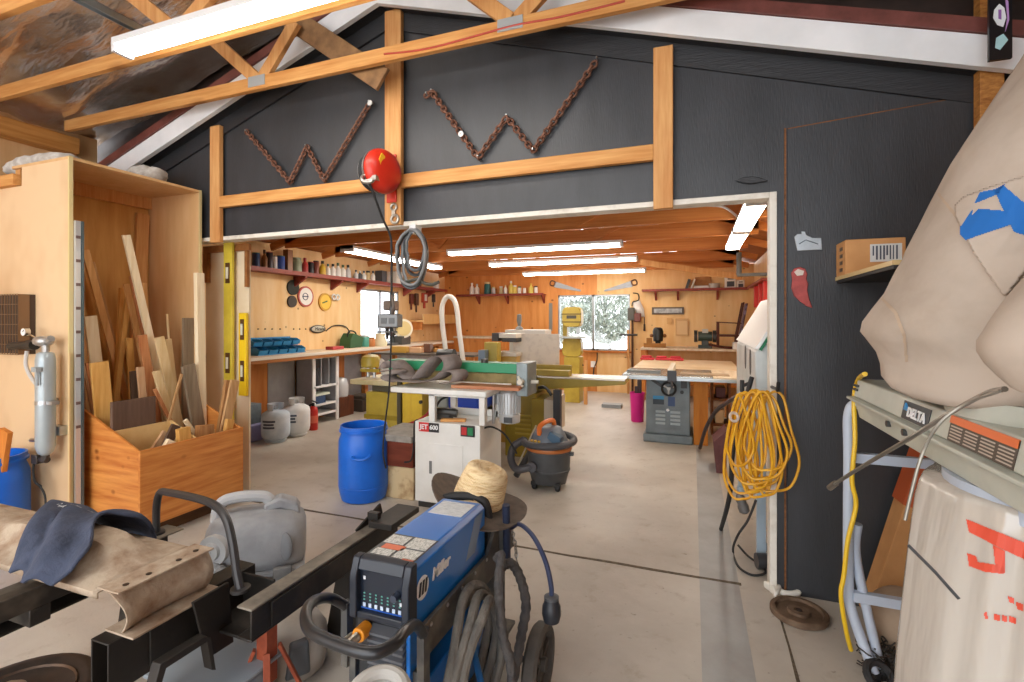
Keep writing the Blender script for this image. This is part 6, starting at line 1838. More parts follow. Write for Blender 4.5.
# wheel lying at the lower left corner
p = at(8, 706, Z=.09)
p.z = 0
t = thing('spare_wheel', 'small black wheel lying flat on the floor at the bottom left corner', 'wheel', p)
MB().lathe([(.20, 0.0), (.255, .015), (.275, .05), (.272, .09), (.25, .115), (.215, .12), (.195, .105)], p, 40).build('tire', mat('tire_black', '26211f', .6, col2='4a3c33', scale=6), t, smooth=60)
MB().lathe([(.195, .10), (.19, .112), (.18, .10), (.155, .06), (.12, .05), (.10, .075), (.075, .08), (.07, .12), (.04, .13), (.01, .13)], p, 32).build('rim', mat('rim_dark', '3a2f2a', .45, .5, col2='6b5646', scale=9), t, smooth=40)
MB().lathe([(.05, .131), (.05, .15), (.02, .17), (.0, .17)], p, 18).build('hub', mat('hub_pale', 'b5a893', .6), t)

# jack stand, grey tub, pale lid under the rails
x, y = at(267, 660, Z=.2).x, at(267, 660, Z=.2).y
p = Vector((x, y, 0))
t = thing('jack_stand', 'rusty orange jack stand on the floor under the right chassis rail', 'jack stand', p)
JS = mat('jack_red', 'a8502e', .6, col2='7d3620', scale=12)
b = MB()
for s in (-1, 1):
    for r in (-1, 1):
        b.beam(p + Vector((s * .11, r * .10, 0)), p + Vector((s * .03, r * .03, .25)), .025, .012)
b.build('tripod', JS, t, bevel=.002)
MB().bb(p.x - .026, p.x + .026, p.y - .026, p.y + .026, .12, .34).bb(p.x - .04, p.x + .04, p.y - .035, p.y + .035, .34, .355).build('post', JS, t, bevel=.003)
p = Vector((at(207, 690, Z=.15).x - .02, at(207, 690, Z=.15).y + .05, 0))
t = thing('grey_tub', 'blue grey plastic tub on the floor under the chassis', 'tub', p)
MB().prism([(-.15, 0), (.15, 0), (.18, .20), (-.18, .20)], p.y - .13, p.y + .13, 'y', Matrix.Translation((p.x, 0, 0))).build('body', mat('tub_grey', '7f8a93', .4), t, bevel=.02)
MB().bb(p.x - .19, p.x + .19, p.y - .14, p.y + .14, .201, .215).build('rim', mat('tub_rim', '8f9aa3', .4), t, bevel=.004)
p = Vector((at(290, 668, Z=0).x, at(290, 668, Z=0).y, 0))
t = thing('plastic_canister', 'pale plastic canister with a dark grip panel on the floor between rail and welder', 'canister', p)
PC = mat('canister_pale', 'b9b3a9', .5, col2='9f988c', scale=6)
MB().lathe([(.10, 0), (.145, .02), (.155, .08), (.15, .16), (.12, .21), (.06, .235), (.02, .24)], p, 28).build('body', PC, t, smooth=60)
MB().prism([(-.05, .05), (.05, .05), (.04, .19), (-.03, .19)], -.160, -.11, 'y', Matrix.Translation((p.x, p.y, 0)) @ Matrix.Rotation(.98, 4, 'Z')).build('grip_panel', vcol('55595c'), t, bevel=.012)
tag(MB().cyl((-2.0, 1.0, .05), (-1.62, 1.12, .05), .05, n=14).build('axle_tube', RUST), 'rusty round axle stub on the floor beneath the chassis', 'axle')

# ------------------------------------------------------------------ old grey vacuum between the rails
VC = Vector((-2.24, 2.02, 0))
R_ = Vector((.74, .67, 0)).normalized()
N_ = Vector((R_.y, -R_.x, 0))                 # towards the viewer
U_ = Vector((0, 0, 1))
t = thing('dusty_vacuum', 'dusty grey wet vacuum with carry handle and ribbed hose behind the chassis', 'vacuum', VC)
DV_ = mat('dusty_grey_plastic', 'a5a8ac', .7, col2='85888d', scale=5, detail=6, lo=.4, hi=.75, bump=.15, bscale=40)
DV_D = mat('dusty_dark_plastic', '6a6b6d', .7, col2='8b8a88', scale=8)
def ring(x, cz, ry, rz, n=28, e=3.0, z0=None):
    pts = []
    for k in range(n):
        A = 2 * PI * k / n
        c_, s_ = math.cos(A), math.sin(A)
        f = (abs(c_) ** e + abs(s_) ** e) ** (-1 / e)
        pts.append(VC + R_ * x + N_ * (ry * c_ * f) + U_ * (cz + rz * s_ * f))
    return pts
MB().loft([ring(-.235, .30, .08, .07), ring(-.225, .30, .13, .11), ring(-.19, .31, .165, .145), ring(-.08, .315, .18, .16), ring(.08, .315, .18, .16), ring(.18, .31, .17, .15), ring(.235, .30, .14, .12), ring(.25, .30, .09, .08)]).build('upper_shell', DV_, t, smooth=60)
MB().loft([ring(-.22, .10, .14, .06), ring(-.2, .10, .17, .085), ring(.2, .10, .175, .085), ring(.24, .10, .14, .06)]).build('tank', DV_D, t, smooth=60)
MB().loft([ring(-.225, .175, .165, .018, e=6), ring(.245, .175, .175, .018, e=6)]).build('seam_band', DV_, t)
c0 = VC - R_ * .165 + N_ * .135 + U_ * .34
ca = (N_ * .88 - R_ * .48).normalized()
MB().cyl(c0 - ca * .04, c0 + ca * .035, .08, .075, 24).cyl(c0 + ca * .035, c0 + ca * .05, .045, .04, 18).cyl(c0 + ca * .05, c0 + ca * .054, .008, n=8).build('inlet_cap', mat('cap_grey', 'b9bbbc', .6), t)
hb = spline([VC + R_ * -.19 + U_ * .43, VC + R_ * -.17 + U_ * .52, VC + R_ * -.09 + U_ * .545, VC + R_ * .03 + U_ * .535, VC + R_ * .07 + U_ * .50, VC + R_ * .08 + U_ * .45], 6)
MB().tube(hb, [.03] * len(hb), 10).build('carry_handle', mat('handle_grey', 'b7babd', .6), t)
MB().loft([[VC + R_ * x + N_ * (.05 * c_) + U_ * (z + .03 * s_) for c_, s_ in ((-1, -1), (1, -1), (1, 1), (-1, 1))] for x, z in ((.04, .47), (.12, .50), (.2, .465), (.22, .43))]).build('switch_housing', DV_, t, bevel=.012)
MB().ell(VC + R_ * .15 + N_ * .163 + U_ * .31, (.05, .022, .075), 20, 12).build('side_recess', mat('recess_grey', '7c7f84', .7), t)
MB().box(VC + R_ * .14 + N_ * .185 + U_ * .18, (.09, .03, .07), (0, 0, math.atan2(R_.y, R_.x))).box(VC + R_ * .16 + N_ * .20 + U_ * .13, (.16, .03, .05), (0, 0, math.atan2(R_.y, R_.x))).build('latch', DV_D, t, bevel=.006)
hs = spline([VC + R_ * -.20 + N_ * .12 + U_ * .26, VC + R_ * -.13 + N_ * .22 + U_ * .24, VC + R_ * -.04 + N_ * .28 + U_ * .17, VC + R_ * .04 + N_ * .32 + U_ * .08, VC + R_ * .12 + N_ * .33 + U_ * .045, VC + R_ * .3 + N_ * .28 + U_ * .04], 14)
MB().tube(hs, [.031 + (.005 if i % 2 else 0) for i in range(len(hs))], 12).build('ribbed_hose', mat('hose_grey', '8e8f91', .6), t, smooth=20)
for k in (-1, 1):
    for j in (-1, 1):
        MB().cyl(VC + R_ * (.17 * k) + N_ * (.16 * j) + U_ * .028, VC + R_ * (.17 * k) + N_ * (.13 * j) + U_ * .028, .027, n=12).build('wheel', BLACK_RUBBER, t)

# ------------------------------------------------------------------ blue welder and its cart
WX0, WX1, WY0, WY1, WZ0_, WZ1_ = -1.005, -.798, 1.255, 1.83, .455, .752
t = thing('welder', 'blue welding power source with white logo standing on a black cart', 'welder', ((WX0 + WX1) / 2, 1.5, WZ0_))
MBLUE = mat('welder_blue', '1674cc', .28, col2='1168bc', scale=2, coat=.3)
NAVY = mat('welder_navy', '1d2430', .4)
r_ = .018
prof = [(WX0, WZ0_), (WX1, WZ0_), (WX1, WZ1_ - r_), (WX1 - r_, WZ1_), (WX0 + r_, WZ1_), (WX0, WZ1_ - r_)]
MB().prism(prof, WY0 + .05, WY1).build('case', MBLUE, t, bevel=.004)
# front bezel with a recessed slanted panel
bz = MB()
zb = .575
bz.prism([(WY0 + .05, zb), (WY0 + .0, zb), (WY0 + .0, WZ1_ - .05), (WY0 + .02, WZ1_ + .004), (WY0 + .05, WZ1_ + .006)], WX0 - .004, WX0 + .022, 'x')
bz.prism([(WY0 + .05, zb), (WY0 + .0, zb), (WY0 + .0, WZ1_ - .05), (WY0 + .02, WZ1_ + .004), (WY0 + .05, WZ1_ + .006)], WX1 - .022, WX1 + .004, 'x')
bz.prism([(WY0 + .05, WZ1_ - .03), (WY0 + .008, WZ1_ - .03), (WY0 + .02, WZ1_ + .004), (WY0 + .05, WZ1_ + .006)], WX0 + .022, WX1 - .022, 'x')
bz.bb(WX0 + .022, WX1 - .022, WY0 + .004, WY0 + .05, zb, zb + .022)
bz.build('front_bezel', NAVY, t, bevel=.004)
pn = MB().bb(WX0 + .022, WX1 - .022, WY0 + .022, WY0 + .05, zb + .022, WZ1_ - .03).build('control_panel', mat('panel_navy', '17202f', .3), t)
PYF = WY0 + .0215
for k in range(7):
    x = WX0 + .038 + .0215 * k
    z0 = zb + .028
    MB().bb(x - .005, x + .005, PYF - .002, PYF, z0 + .002, z0 + .014).build('key', mat('panel_key%d' % k, 'c3d3ea', .4), pn)
    ld = MB()
    for q in range(3):
        ld.bb(x - .003, x + .003, PYF - .0015, PYF, z0 + .022 + .010 * q, z0 + .026 + .010 * q)
    ld.build('indicator_row', mat('panel_legend%d' % k, '5fa39a', .5), pn)
MB().bb(WX0 + .026, WX1 - .026, PYF - .001, PYF, zb + .0235, zb + .028).build('blue_stripe', vcol('2458b0'), pn)
MB().cyl((WX1 - .05, PYF, zb + .085), (WX1 - .05, PYF - .022, zb + .085), .013, .011, 18).build('dial_knob', vcol('3a4252'), pn)
MB().bb(WX1 - .04, WX1 - .030, PYF - .002, PYF, zb + .055, zb + .066).bb(WX0 + .035, WX0 + .043, PYF - .002, PYF, zb + .115, zb + .125).build('small_mark', vcol('d9dfe8'), pn)
# lower front: louvres and blue corner posts
MB().bb(WX0 + .02, WX1 - .02, WY0 + .02, WY0 + .05, WZ0_ - .12, zb - .001).build('lower_front', vcol('222428'), t)
lv = MB()
for k in range(9):
    z = zb - .022 - .022 * k
    lv.prism([(WY0 + .02, z), (WY0 - .008, z - .012), (WY0 - .008, z - .004), (WY0 + .02, z + .008)], WX0 + .07, WX1 - .012, 'x')
lv.build('louvre', mat('louvre_dark', '53565c', .35), t)
MB().bb(WX1 - .012, WX1 + .003, WY0 + .01, WY0 + .06, WZ0_ - .12, zb - .002).build('corner_post', MBLUE, t, bevel=.003)
# orange connector
oc = Vector((WX0 + .055, WY0 + .012, .548))
MB().cyl(oc, oc + Vector((0, -.045, 0)), .022, n=16).build('orange_connector', vcol('d98a1f'), t, bevel=.003)
MB().cyl(oc + Vector((0, -.045, 0)), oc + Vector((-.012, -.085, -.012)), .014, n=10).cyl(oc + Vector((-.03, -.03, -.012)), oc + Vector((-.045, -.08, -.02)), .010, n=10).build('brass_fitting', mat('nickel', 'b9b4a6', .3, .9), t)
# labels on the top
LBL = mat('label_paper', 'd9dad6', .5, col2='9ba09c', scale=70, stretch=(3, 1, 1), lo=.45, hi=.6)
tl = MB().bb(WX0 + .02, WX1 - .012, WY0 + .052, WY0 + .21, WZ1_ + .0005, WZ1_ + .0015).build('warning_sheet', vcol('3f4548'), t)
for (x0, x1, y0, y1, m) in ((.025, .10, .14, .20, LBL), (.11, .19, .13, .205, LBL), (.03, .10, .06, .10, LBL), (.11, .19, .06, .12, LBL), (.04, .12, .103, .135, vcol('d9714a')), (.15, .19, .056, .064, vcol('d9714a'))):
    MB().bb(WX0 + x0, WX0 + x1, WY0 + y0, WY0 + y1, WZ1_ + .0016, WZ1_ + .0024).build('sheet_panel', m, tl)
MB().bb(WX0 + .035, WX1 - .03, WY1 - .16, WY1 - .03, WZ1_ + .0005, WZ1_ + .002).build('spec_sheet', mat('spec_paper', 'd5dbdf', .5, col2='aab4ba', scale=90, stretch=(.3, 4, 1), lo=.45, hi=.6), t)
# side logo
lc = Vector((WX1 + .0015, WY0 + .085, .663))
dk = MB().cyl(lc - Vector((.001, 0, 0)), lc + Vector((.001, 0, 0)), .036, n=28).build('logo_disc', vcol('e9eaec'), t)
for k in range(3):
    y = lc.y - .018 + .018 * k
    MB().prism([(y - .009, lc.z - .02), (y + .002, lc.z - .02), (y + .010, lc.z + .022), (y - .001, lc.z + .022)], lc.x + .0011, lc.x + .0024, 'x').build('logo_stroke', vcol('1d2430'), dk)
lettering('Miller', .052, vcol('e9eaec'), t, plane_M((WX1 + .002, WY0 + .205, .670), (0, 1, 0), (0, 0, 1)), name='logo_lettering', bold=.0015, shear=.2)
MB().prism([(WY1 - .18, .60), (WY1 - .10, .60), (WY1 - .02, .73), (WY1 - .10, .73)], WX1 + .0002, WX1 + .001, 'x').build('worn_patch', mat('worn_blue', '7f93ad', .5), t)

CX = (WX0 + WX1) / 2
t = thing('welding_cart', 'black two wheeled welding cart under the blue welder', 'cart', (CX, 1.55, 0))
CART = mat('cart_grey', '4a4a4a', .5, .3, col2='8b8578', scale=6, lo=.45, hi=.8)
for s, x in ((-1, WX0 - .022), (1, WX1 + .006)):
    MB().prism([(WY0 + .055, .455), (WY1 + .13, .44), (WY1 + .13, .60), (WY1 + .06, .625), (WY1 - .02, .555), (WY0 + .055, .562)], x, x + .016, 'x').build('side_rail', CART, t, bevel=.002)
bl = MB()
for k in range(5):
    y = WY0 + .1 + .11 * k
    bl.ell((WX1 + .0235, y, .545), (.004, .007, .007), 10, 6)
bl.build('rivet', STEEL, t)
MB().bb(WX0 - .005, WX1 + .005, WY0 + .06, WY1 + .1, .44, .4545).build('upper_shelf', CART, t)
MB().bb(WX0 - .03, WX1 + .03, WY0 - .02, WY1 + .28, .11, .125).build('base_tray', CART, t, bevel=.003)
for x in (WX0 - .012, WX1 + .012):
    for y in (WY0 + .04, WY1 + .08):
        MB().bb(x - .012, x + .012, y - .015, y + .015, .126, .44).build('upright', CART, t)
hd_ = spline([at(346, 606, Y=1.28), at(330, 598, Y=1.24), at(314, 601, Y=1.15), at(306, 613, Y=1.06), at(310, 630, Y=1.0), at(335, 643, Y=.98), at(370, 653, Y=.975), at(393, 645, Y=1.02), at(406, 630, Y=1.10), at(416, 625, Y=1.2), at(423, 634, Y=1.27)], 7)
MB().tube(hd_, .0155, 12).build('front_handle', mat('handle_black', '2c2d30', .3, .3), t)
MB().bb(hd_[-1].x - .012, hd_[-1].x + .012, 1.255, 1.29, .40, hd_[-1].z + .012).build('handle_socket', CART, t)
MB().bb(hd_[0].x - .012, hd_[0].x + .012, 1.27, 1.30, .40, hd_[0].z + .012).build('handle_socket', CART, t)
WH = mat('wheel_rubber', '55504a', .7, col2='3f3b37', scale=12)
for lab, x in (('right', -.575), ('left', -1.21)):
    w = MB()
    c = Vector((x, 1.85, .145))
    w.lathe([(.115, -.026), (.135, -.028), (.145, -.018), (.145, .018), (.135, .028), (.115, .026), (.112, .0)], c, 32, axis=(1, 0, 0))
    wo = w.build('wheel', WH, t, smooth=40)
    sp = MB()
    sp.cyl(c + Vector((-.03, 0, 0)), c + Vector((.03, 0, 0)), .026, n=14)
    for k in range(6):
        A = k * PI / 3 + .3
        sp.beam(c, c + Vector((0, math.cos(A) * .115, math.sin(A) * .115)), .018, .022, (1, 0, 0))
    sp.build('spokes', WH, wo)
MB().cyl((-1.18, 1.85, .145), (-.60, 1.85, .145), .012, n=10).build('axle', DARK_STEEL, t)
# rear cylinder rack with chain
MB().bb(WX0 - .04, WX1 + .04, WY1 + .10, WY1 + .125, .125, .62).build('rack_back', CART, t, bevel=.003)
MB().bb(WX1 - .02, WX1 + .05, WY1 + .126, WY1 + .20, .50, .64).bb(WX1 + .0, WX1 + .03, WY1 + .2, WY1 + .26, .58, .61).build('cylinder_bracket', CART, t, bevel=.004)
def chain_links(path, L, r, w):
    """Oval links threaded along a path, every other one turned a quarter."""
    m = MB()
    pts = [Vector(p) for p in path]
    # resample
    out, acc, want = [], 0.0, 0.0
    for a, b in zip(pts, pts[1:]):
        seg = (b - a).length
        while want <= acc + seg:
            out.append((a.lerp(b, (want - acc) / seg), (b - a).normalized()))
            want += L
        acc += seg
    for i, (p, d) in enumerate(out):
        u, v = frame(d)
        s = u if i % 2 else v
        lp = []
        for k in range(12):
            A = 2 * PI * k / 12
            lp.append(p + d * (math.cos(A) * L * .68) + s * (math.sin(A) * w))
        m.tube(lp, r, 6, closed=True)
    return m
cpt = spline([(WX1 + .05, WY1 + .17, .60), (WX1 + .065, WY1 + .18, .52), (WX1 + .075, WY1 + .17, .45), (WX1 + .07, WY1 + .15, .42)], 6)
chain_links(cpt, .018, .0025, .007).build('safety_chain', STEEL, t)
# cooler under the welder
o = MB().bb(WX0 + .01, WX1 - .002, WY0 + .08, WY1 + .02, .126, .35).build('cooler', MBLUE, bevel=.006)
tag(o, 'lower blue cooler box on the cart beneath the welder', 'cooler')
# spool of cable in front and cables at the side
q = at(378, 690, Y=1.03)
tag(MB().torus(q + Vector((0, 0, -.02)), .068, .018, (.1, -.25, 1), 36, 10).torus(q + Vector((0, 0, -.05)), .07, .02, (.0, -.2, 1), 36, 10).build('cable_coil', mat('cable_pale_grey', 'b5b3ad', .6)), 'pale grey coil of cable hanging below the front handle of the cart', 'cable coil')
SLEEVE = mat('cable_sleeve', '5d5b57', .8, col2='7e7a72', scale=18, stretch=(1, 1, .4), bump=.6, bscale=40)
SLEEVE_D = mat('cable_sleeve_dark', '3c3a3c', .8, col2='54504c', scale=20, bump=.6, bscale=45)
def loops(cx, cy, cz, ry, rz, n, x_step, r, tilt=0.0, wob=.01):
    m = MB()
    for k in range(n):
        pts = []
        for i in range(28):
            A = 2 * PI * i / 28
            s = 1 + wob * 3 * math.sin(A * 2 + k * 1.7)
            pts.append((cx + x_step * k + .012 * math.sin(A * 3 + k) + tilt * math.sin(A), cy + math.cos(A) * (ry - .012 * k) * s, cz + math.sin(A) * (rz - .016 * k) * s))
        m.tube(spline(pts, 2, True), r, 10, closed=True)
    return m
o = loops(-.745, 1.56, .30, .17, .25, 3, .030, .017, .01).build('welding_cable', SLEEVE)
tag(o, 'grey leather sleeved welding cable coiled on the right side of the cart', 'welding cable')
tc_ = spline([at(497, 560, Y=1.66), at(501, 556, Y=1.65), at(499, 580, Y=1.6), at(500, 610, Y=1.58), at(504, 640, Y=1.56), at(511, 665, Y=1.55), at(512, 700, Y=1.55)], 8)
tc2 = spline([at(503, 566, Y=1.70), at(512, 564, Y=1.72), at(521, 580, Y=1.74), at(526, 605, Y=1.74), at(522, 632, Y=1.72), at(517, 660, Y=1.70), at(509, 700, Y=1.66)], 8)
m = MB()
m.tube(tc_, [.017 + .002 * math.sin(i * 1.9) for i in range(len(tc_))], 10)
tag(m.build('torch_cable', SLEEVE_D), 'dark wrinkled torch cable hanging straight down at the back of the cart', 'torch cable')
tag(MB().tube(tc2, [.018 + .002 * math.sin(i * 2.1) for i in range(len(tc2))], 10).build('torch_cable', SLEEVE_D), 'dark wrinkled torch cable bowing outward behind the cart beside the floor', 'torch cable')
tag(MB().cyl(at(485, 700, Y=1.5), at(471, 640, Y=1.62), .012, n=10).build('blue_hose', vcol('2f6fb0')), 'short blue hose seen through the coiled welding cable', 'hose')
MBp = spline([(WX1 - .04, WY1 + .05, .66), at(508, 528, Y=1.95), at(519, 524, Y=1.93), at(533, 536, Y=1.86), at(545, 560, Y=1.80), at(551, 585, Y=1.78), at(551.5, 598, Y=1.78)], 7)
t2 = thing('power_plug', 'large black plug hanging on a dark blue cord at the right of the cart', 'plug', MBp[-1])
MB().tube(MBp, .0095, 10).build('cord', mat('navy_cord', '2a3350', .45), t2)
e = MBp[-1]
MB().lathe([(.026, .005), (.029, -.02), (.034, -.028), (.036, -.06), (.030, -.085), (.015, -.095)], e, 20).build('plug_body', mat('plug_black', '23262d', .45), t2, smooth=40)
MB().lathe([(.015, .012), (.028, .006), (.028, -.003)], e, 20).build('strain_relief', vcol('4a4c50'), t2)
# black hose bundle under the hat
tag(MB().tube(spline([at(440, 500, Y=1.87), at(455, 496, Y=1.88), at(478, 498, Y=1.90), at(487, 508, Y=1.90), at(490, 540, Y=1.90), at(490, 570, Y=1.88)], 7), .018, 10).build('rear_hose', BLACK_RUBBER), 'thick black hose bending over the back of the blue welder', 'hose')
tag(MB().cyl(at(507, 558, Y=1.93), at(506, 505, Y=1.90), .016, n=10).build('navy_strap', mat('navy_strap', '1f2a44', .6)), 'dark navy upright cord bundle behind the welder below the hat', 'cord bundle')

# straw hat on the back of the welder
hc = at(478, 499, Y=2.0)
ax = Vector((.30, .10, .94)).normalized()
t = thing('straw_hat', 'straw hat with a dark brim lying on the back of the blue welder', 'hat', hc)
ux = (Vector((1, .35, 0)) - ax * Vector((1, .35, 0)).dot(ax)).normalized()
uy = ax.cross(ux)
def hat_ring(r, h, e=1.0, lift=0.0, n=40):
    pts = []
    for k in range(n):
        A = 2 * PI * k / n
        up = lift * (abs(math.cos(A)) ** 2) - lift * .5 * (math.sin(A) ** 2)
        pts.append(hc + ux * (math.cos(A) * r) + uy * (math.sin(A) * r * 1.12 * e) + ax * (h + up))
    return pts
STRAW = mat('straw', 'ecd6ab', .8, col2='c29a66', scale=12, stretch=(1, 1, 7), lo=.45, hi=.72, bump=.5, bscale=40)
BRIM = mat('brim_dark', '66594e', .8, col2='4b413a', scale=20)
cr = []
for k in range(25):
    h = .125 * k / 24
    cr.append(hat_ring(.112 - .016 * (h / .125) ** 1.5 + (.0022 if k % 2 else -.0012), h))
for r, h in ((.094, .136), (.085, .147), (.07, .152), (.05, .150), (.03, .141), (.008, .134)):
    cr.append(hat_ring(r, h))
MB().loft(cr).build('crown', STRAW, t, smooth=60)
MB().loft([hat_ring(.108, -.002), hat_ring(.16, -.010, 1, .010), hat_ring(.222, -.004, 1, .035), hat_ring(.223, -.010, 1, .035), hat_ring(.16, -.017, 1, .010), hat_ring(.108, -.010)], cap=False).build('brim', BRIM, t, smooth=60)

# ------------------------------------------------------------------ things on the black wall
CHAIN = mat('rusty_chain', '6b4636', .7, .3, col2='8d6450', scale=30)
yw = WY - .035
for pts, lab in (([(247, 132), (290, 182), (307, 147), (324, 180), (370, 103)], 'rusty chain nailed in a W shape on the black wall left of the middle post'),
                 ([(427, 95), (432, 92), (478, 158), (507, 117), (533, 151), (597, 60)], 'rusty chain nailed in a W shape on the black wall right of the middle post')):
    path = [at(p[0], p[1], Y=yw) for p in pts]
    m = chain_links(path, .034, .0075, .018)
    o = m.build('chain', CHAIN, smooth=60)
    tag(o, lab, 'chain', 'rusty chains on the black wall')
    n = MB()
    for p in path:
        n.cyl((p.x, yw - .02, p.z + .01), (p.x, WY - .001, p.z + .01), .006, n=8)
    n.build('nail', STEEL, o)
q = at(370, 103, Y=yw - .02)
tag(MB().cyl(q, q + Vector((0, -.004, 0)), .02, n=14).build('washer', vcol('d9d9d6')), 'small white washer at the upper end of the left chain', 'washer')
q = at(461, 134, Y=yw - .02)
tag(MB().cyl(q, q + Vector((0, -.004, 0)), .02, n=14).build('washer', vcol('d9d9d6')), 'small white washer on the first leg of the right chain', 'washer')

# red cord reel on the middle post
c = at(384, 171, Y=2.80)
RA = Vector((.97, -.24, 0)).normalized()
t = thing('cord_reel', 'red cord reel with black cord mounted on the middle post of the black wall', 'reel', c)
REDR = mat('reel_red', 'd8331f', .35, col2='c42a18', scale=3)
MB().lathe([(.145, -.03), (.15, -.02), (.148, .0), (.13, .03), (.09, .05), (.03, .058), (.0, .058)], c, 36, axis=RA).build('drum_cover', REDR, t, smooth=50)
MB().lathe([(.15, -.045), (.15, -.032), (.05, -.031)], c, 36, axis=RA).lathe([(.12, -.125), (.12, -.115), (.05, -.114)], c, 36, axis=RA).build('flange', mat('reel_steel', '8d8f90', .4, .7), t)
w = MB()
for k in range(5):
    w.torus(c + RA * (-.05 - .014 * k), .118, .011, RA, 32, 8)
w.build('wound_cord', BLACK_RUBBER, t)
FM = Matrix.Translation(c) @ Matrix((RA.cross(Vector((0, 0, 1))) * -1, Vector((0, 0, 1)), RA)).transposed().to_4x4()
MB().prism([(-.07, .0), (-.04, .02), (-.035, .08), (-.06, .095), (-.085, .05)], .036, .052, 'z', FM).build('flame_decal', vcol('e8b02a'), t)
MB().beam(c + RA * -.02 + Vector((0, .05, 0)), Vector((-2.02, 2.979, c.z)), .06, .08).bb(-2.06, -1.98, 2.965, 2.979, c.z - .17, c.z + .17).build('mount_bracket', REDR, t, bevel=.004)
ga = at(368, 178, Y=2.68)
MB().torus(ga, .04, .012, (.3, -.8, .5), 20, 8).bb(ga.x + .0, ga.x + .06, 2.68, 2.75, ga.z - .015, ga.z + .015).cyl(ga + Vector((-.04, 0, -.02)), ga + Vector((.04, 0, -.02)), .014, n=10).build('cord_guide', mat('guide_alu', 'b3b0aa', .35, .8), t)
# the drop cord and its outlet box
dc = spline([ga + Vector((0, 0, -.01)), at(374, 195, Y=2.72), at(382, 217, Y=2.82), at(390, 235, Y=2.9), at(391.5, 250, Y=2.92), at(391.5, 300, Y=2.92), at(391, 315, Y=2.92)], 7)
t = thing('drop_outlet', 'grey outlet box hanging on the black cord from the red reel', 'outlet box', dc[-1])
MB().tube(dc, .008, 8).build('cord', BLACK_RUBBER, t)
a, b = at(381.5, 327, Y=2.92), at(400, 314.5, Y=2.92)
MB().bb(a.x, b.x, 2.885, 2.955, a.z, b.z).build('box', mat('box_grey', '83888b', .45, .3), t, bevel=.006)
mp_ = (a + b) / 2
for s in (-1, 1):
    MB().bb(mp_.x + s * .032 - .022, mp_.x + s * .032 + .022, 2.881, 2.8849, mp_.z - .02, mp_.z + .02).build('socket', vcol('5a5f62'), t)
MB().cyl((mp_.x + .01, 2.92, b.z), (mp_.x + .01, 2.92, b.z + .05), .018, n=10).build('cord_grip', vcol('3a3d40'), t)
MB().tube(spline([(mp_.x, 2.92, a.z), at(391, 345, Y=2.92), at(389, 390, Y=2.95), at(385, 425, Y=2.98), at(383, 452, Y=3.0), at(386, 468, Y=3.05)], 7), .006, 8).build('lower_cord', BLACK_RUBBER, t)
# black plug cluster above the box
MB().tube(spline([(mp_.x + .03, 2.9, b.z + .0), (mp_.x + .05, 2.88, b.z + .05), (mp_.x + .03, 2.9, b.z + .1), (mp_.x + .01, 2.92, b.z + .13)], 6), .012, 8).build('plug_pigtail', vcol('5b5048'), t)

# coiled hoses on the header
t = thing('hanging_hose', 'coil of grey and black hose hanging under the door header by the middle post', 'hose coil', at(412, 236, Y=2.98))
cc = at(414, 258, Y=2.96)
for k, (rx, rz, dx, dz, m) in enumerate(((.10, .195, -.0, .0, vcol('8f9294')), (.085, .155, .015, .035, vcol('35383a')), (.11, .20, -.01, -.012, vcol('3a3d3f')), (.07, .14, .03, .05, vcol('5b5f61')), (.115, .19, .0, .0, vcol('77797a')))):
    pts = [(cc.x + dx + math.cos(2 * PI * i / 26) * rx * (1 + .04 * math.sin(3 * i)), 2.965 - .012 * k + .008 * math.sin(i), cc.z + dz + math.sin(2 * PI * i / 26) * rz) for i in range(26)]
    MB().tube(spline(pts, 2, True), .011, 8, closed=True).build('hose_turn', m, t)
MB().tube(spline([(cc.x - .06, 2.94, cc.z - .17), at(418, 279, Y=2.94), at(424, 283, Y=2.94), at(432, 284.5, Y=2.94), at(439, 282, Y=2.94)], 6), .011, 8).build('hose_end', vcol('3f4038'), t)
MB().bb(cc.x - .02, cc.x + .03, 2.93, 3.01, 2.10, 2.16).build('hook', STEEL, t)
# link plate at the foot of the middle post
a, b = at(393.5, 207, Y=2.97), at(394.5, 219, Y=2.97)
o = MB().torus((a.x, 2.972, a.z), .022, .009, (0, 1, 0), 20, 8).torus((b.x, 2.972, b.z), .028, .011, (0, 1, 0), 20, 8).bb(a.x - .014, a.x + .014, 2.966, 2.978, b.z + .02, a.z - .015).build('link_plate', mat('link_steel', 'b7b0a4', .4, .8))
tag(o, 'grey two-hole link plate screwed to the foot of the middle post', 'link plate')
tag(MB().tube([at(451.5, 230, Y=3.3), at(451, 250, Y=3.3), at(450.5, 285, Y=3.3)], .004, 6).build('pull_cord', vcol('4a4640')), 'thin pull cord hanging at the left end of the double tube light', 'cord') if False else None
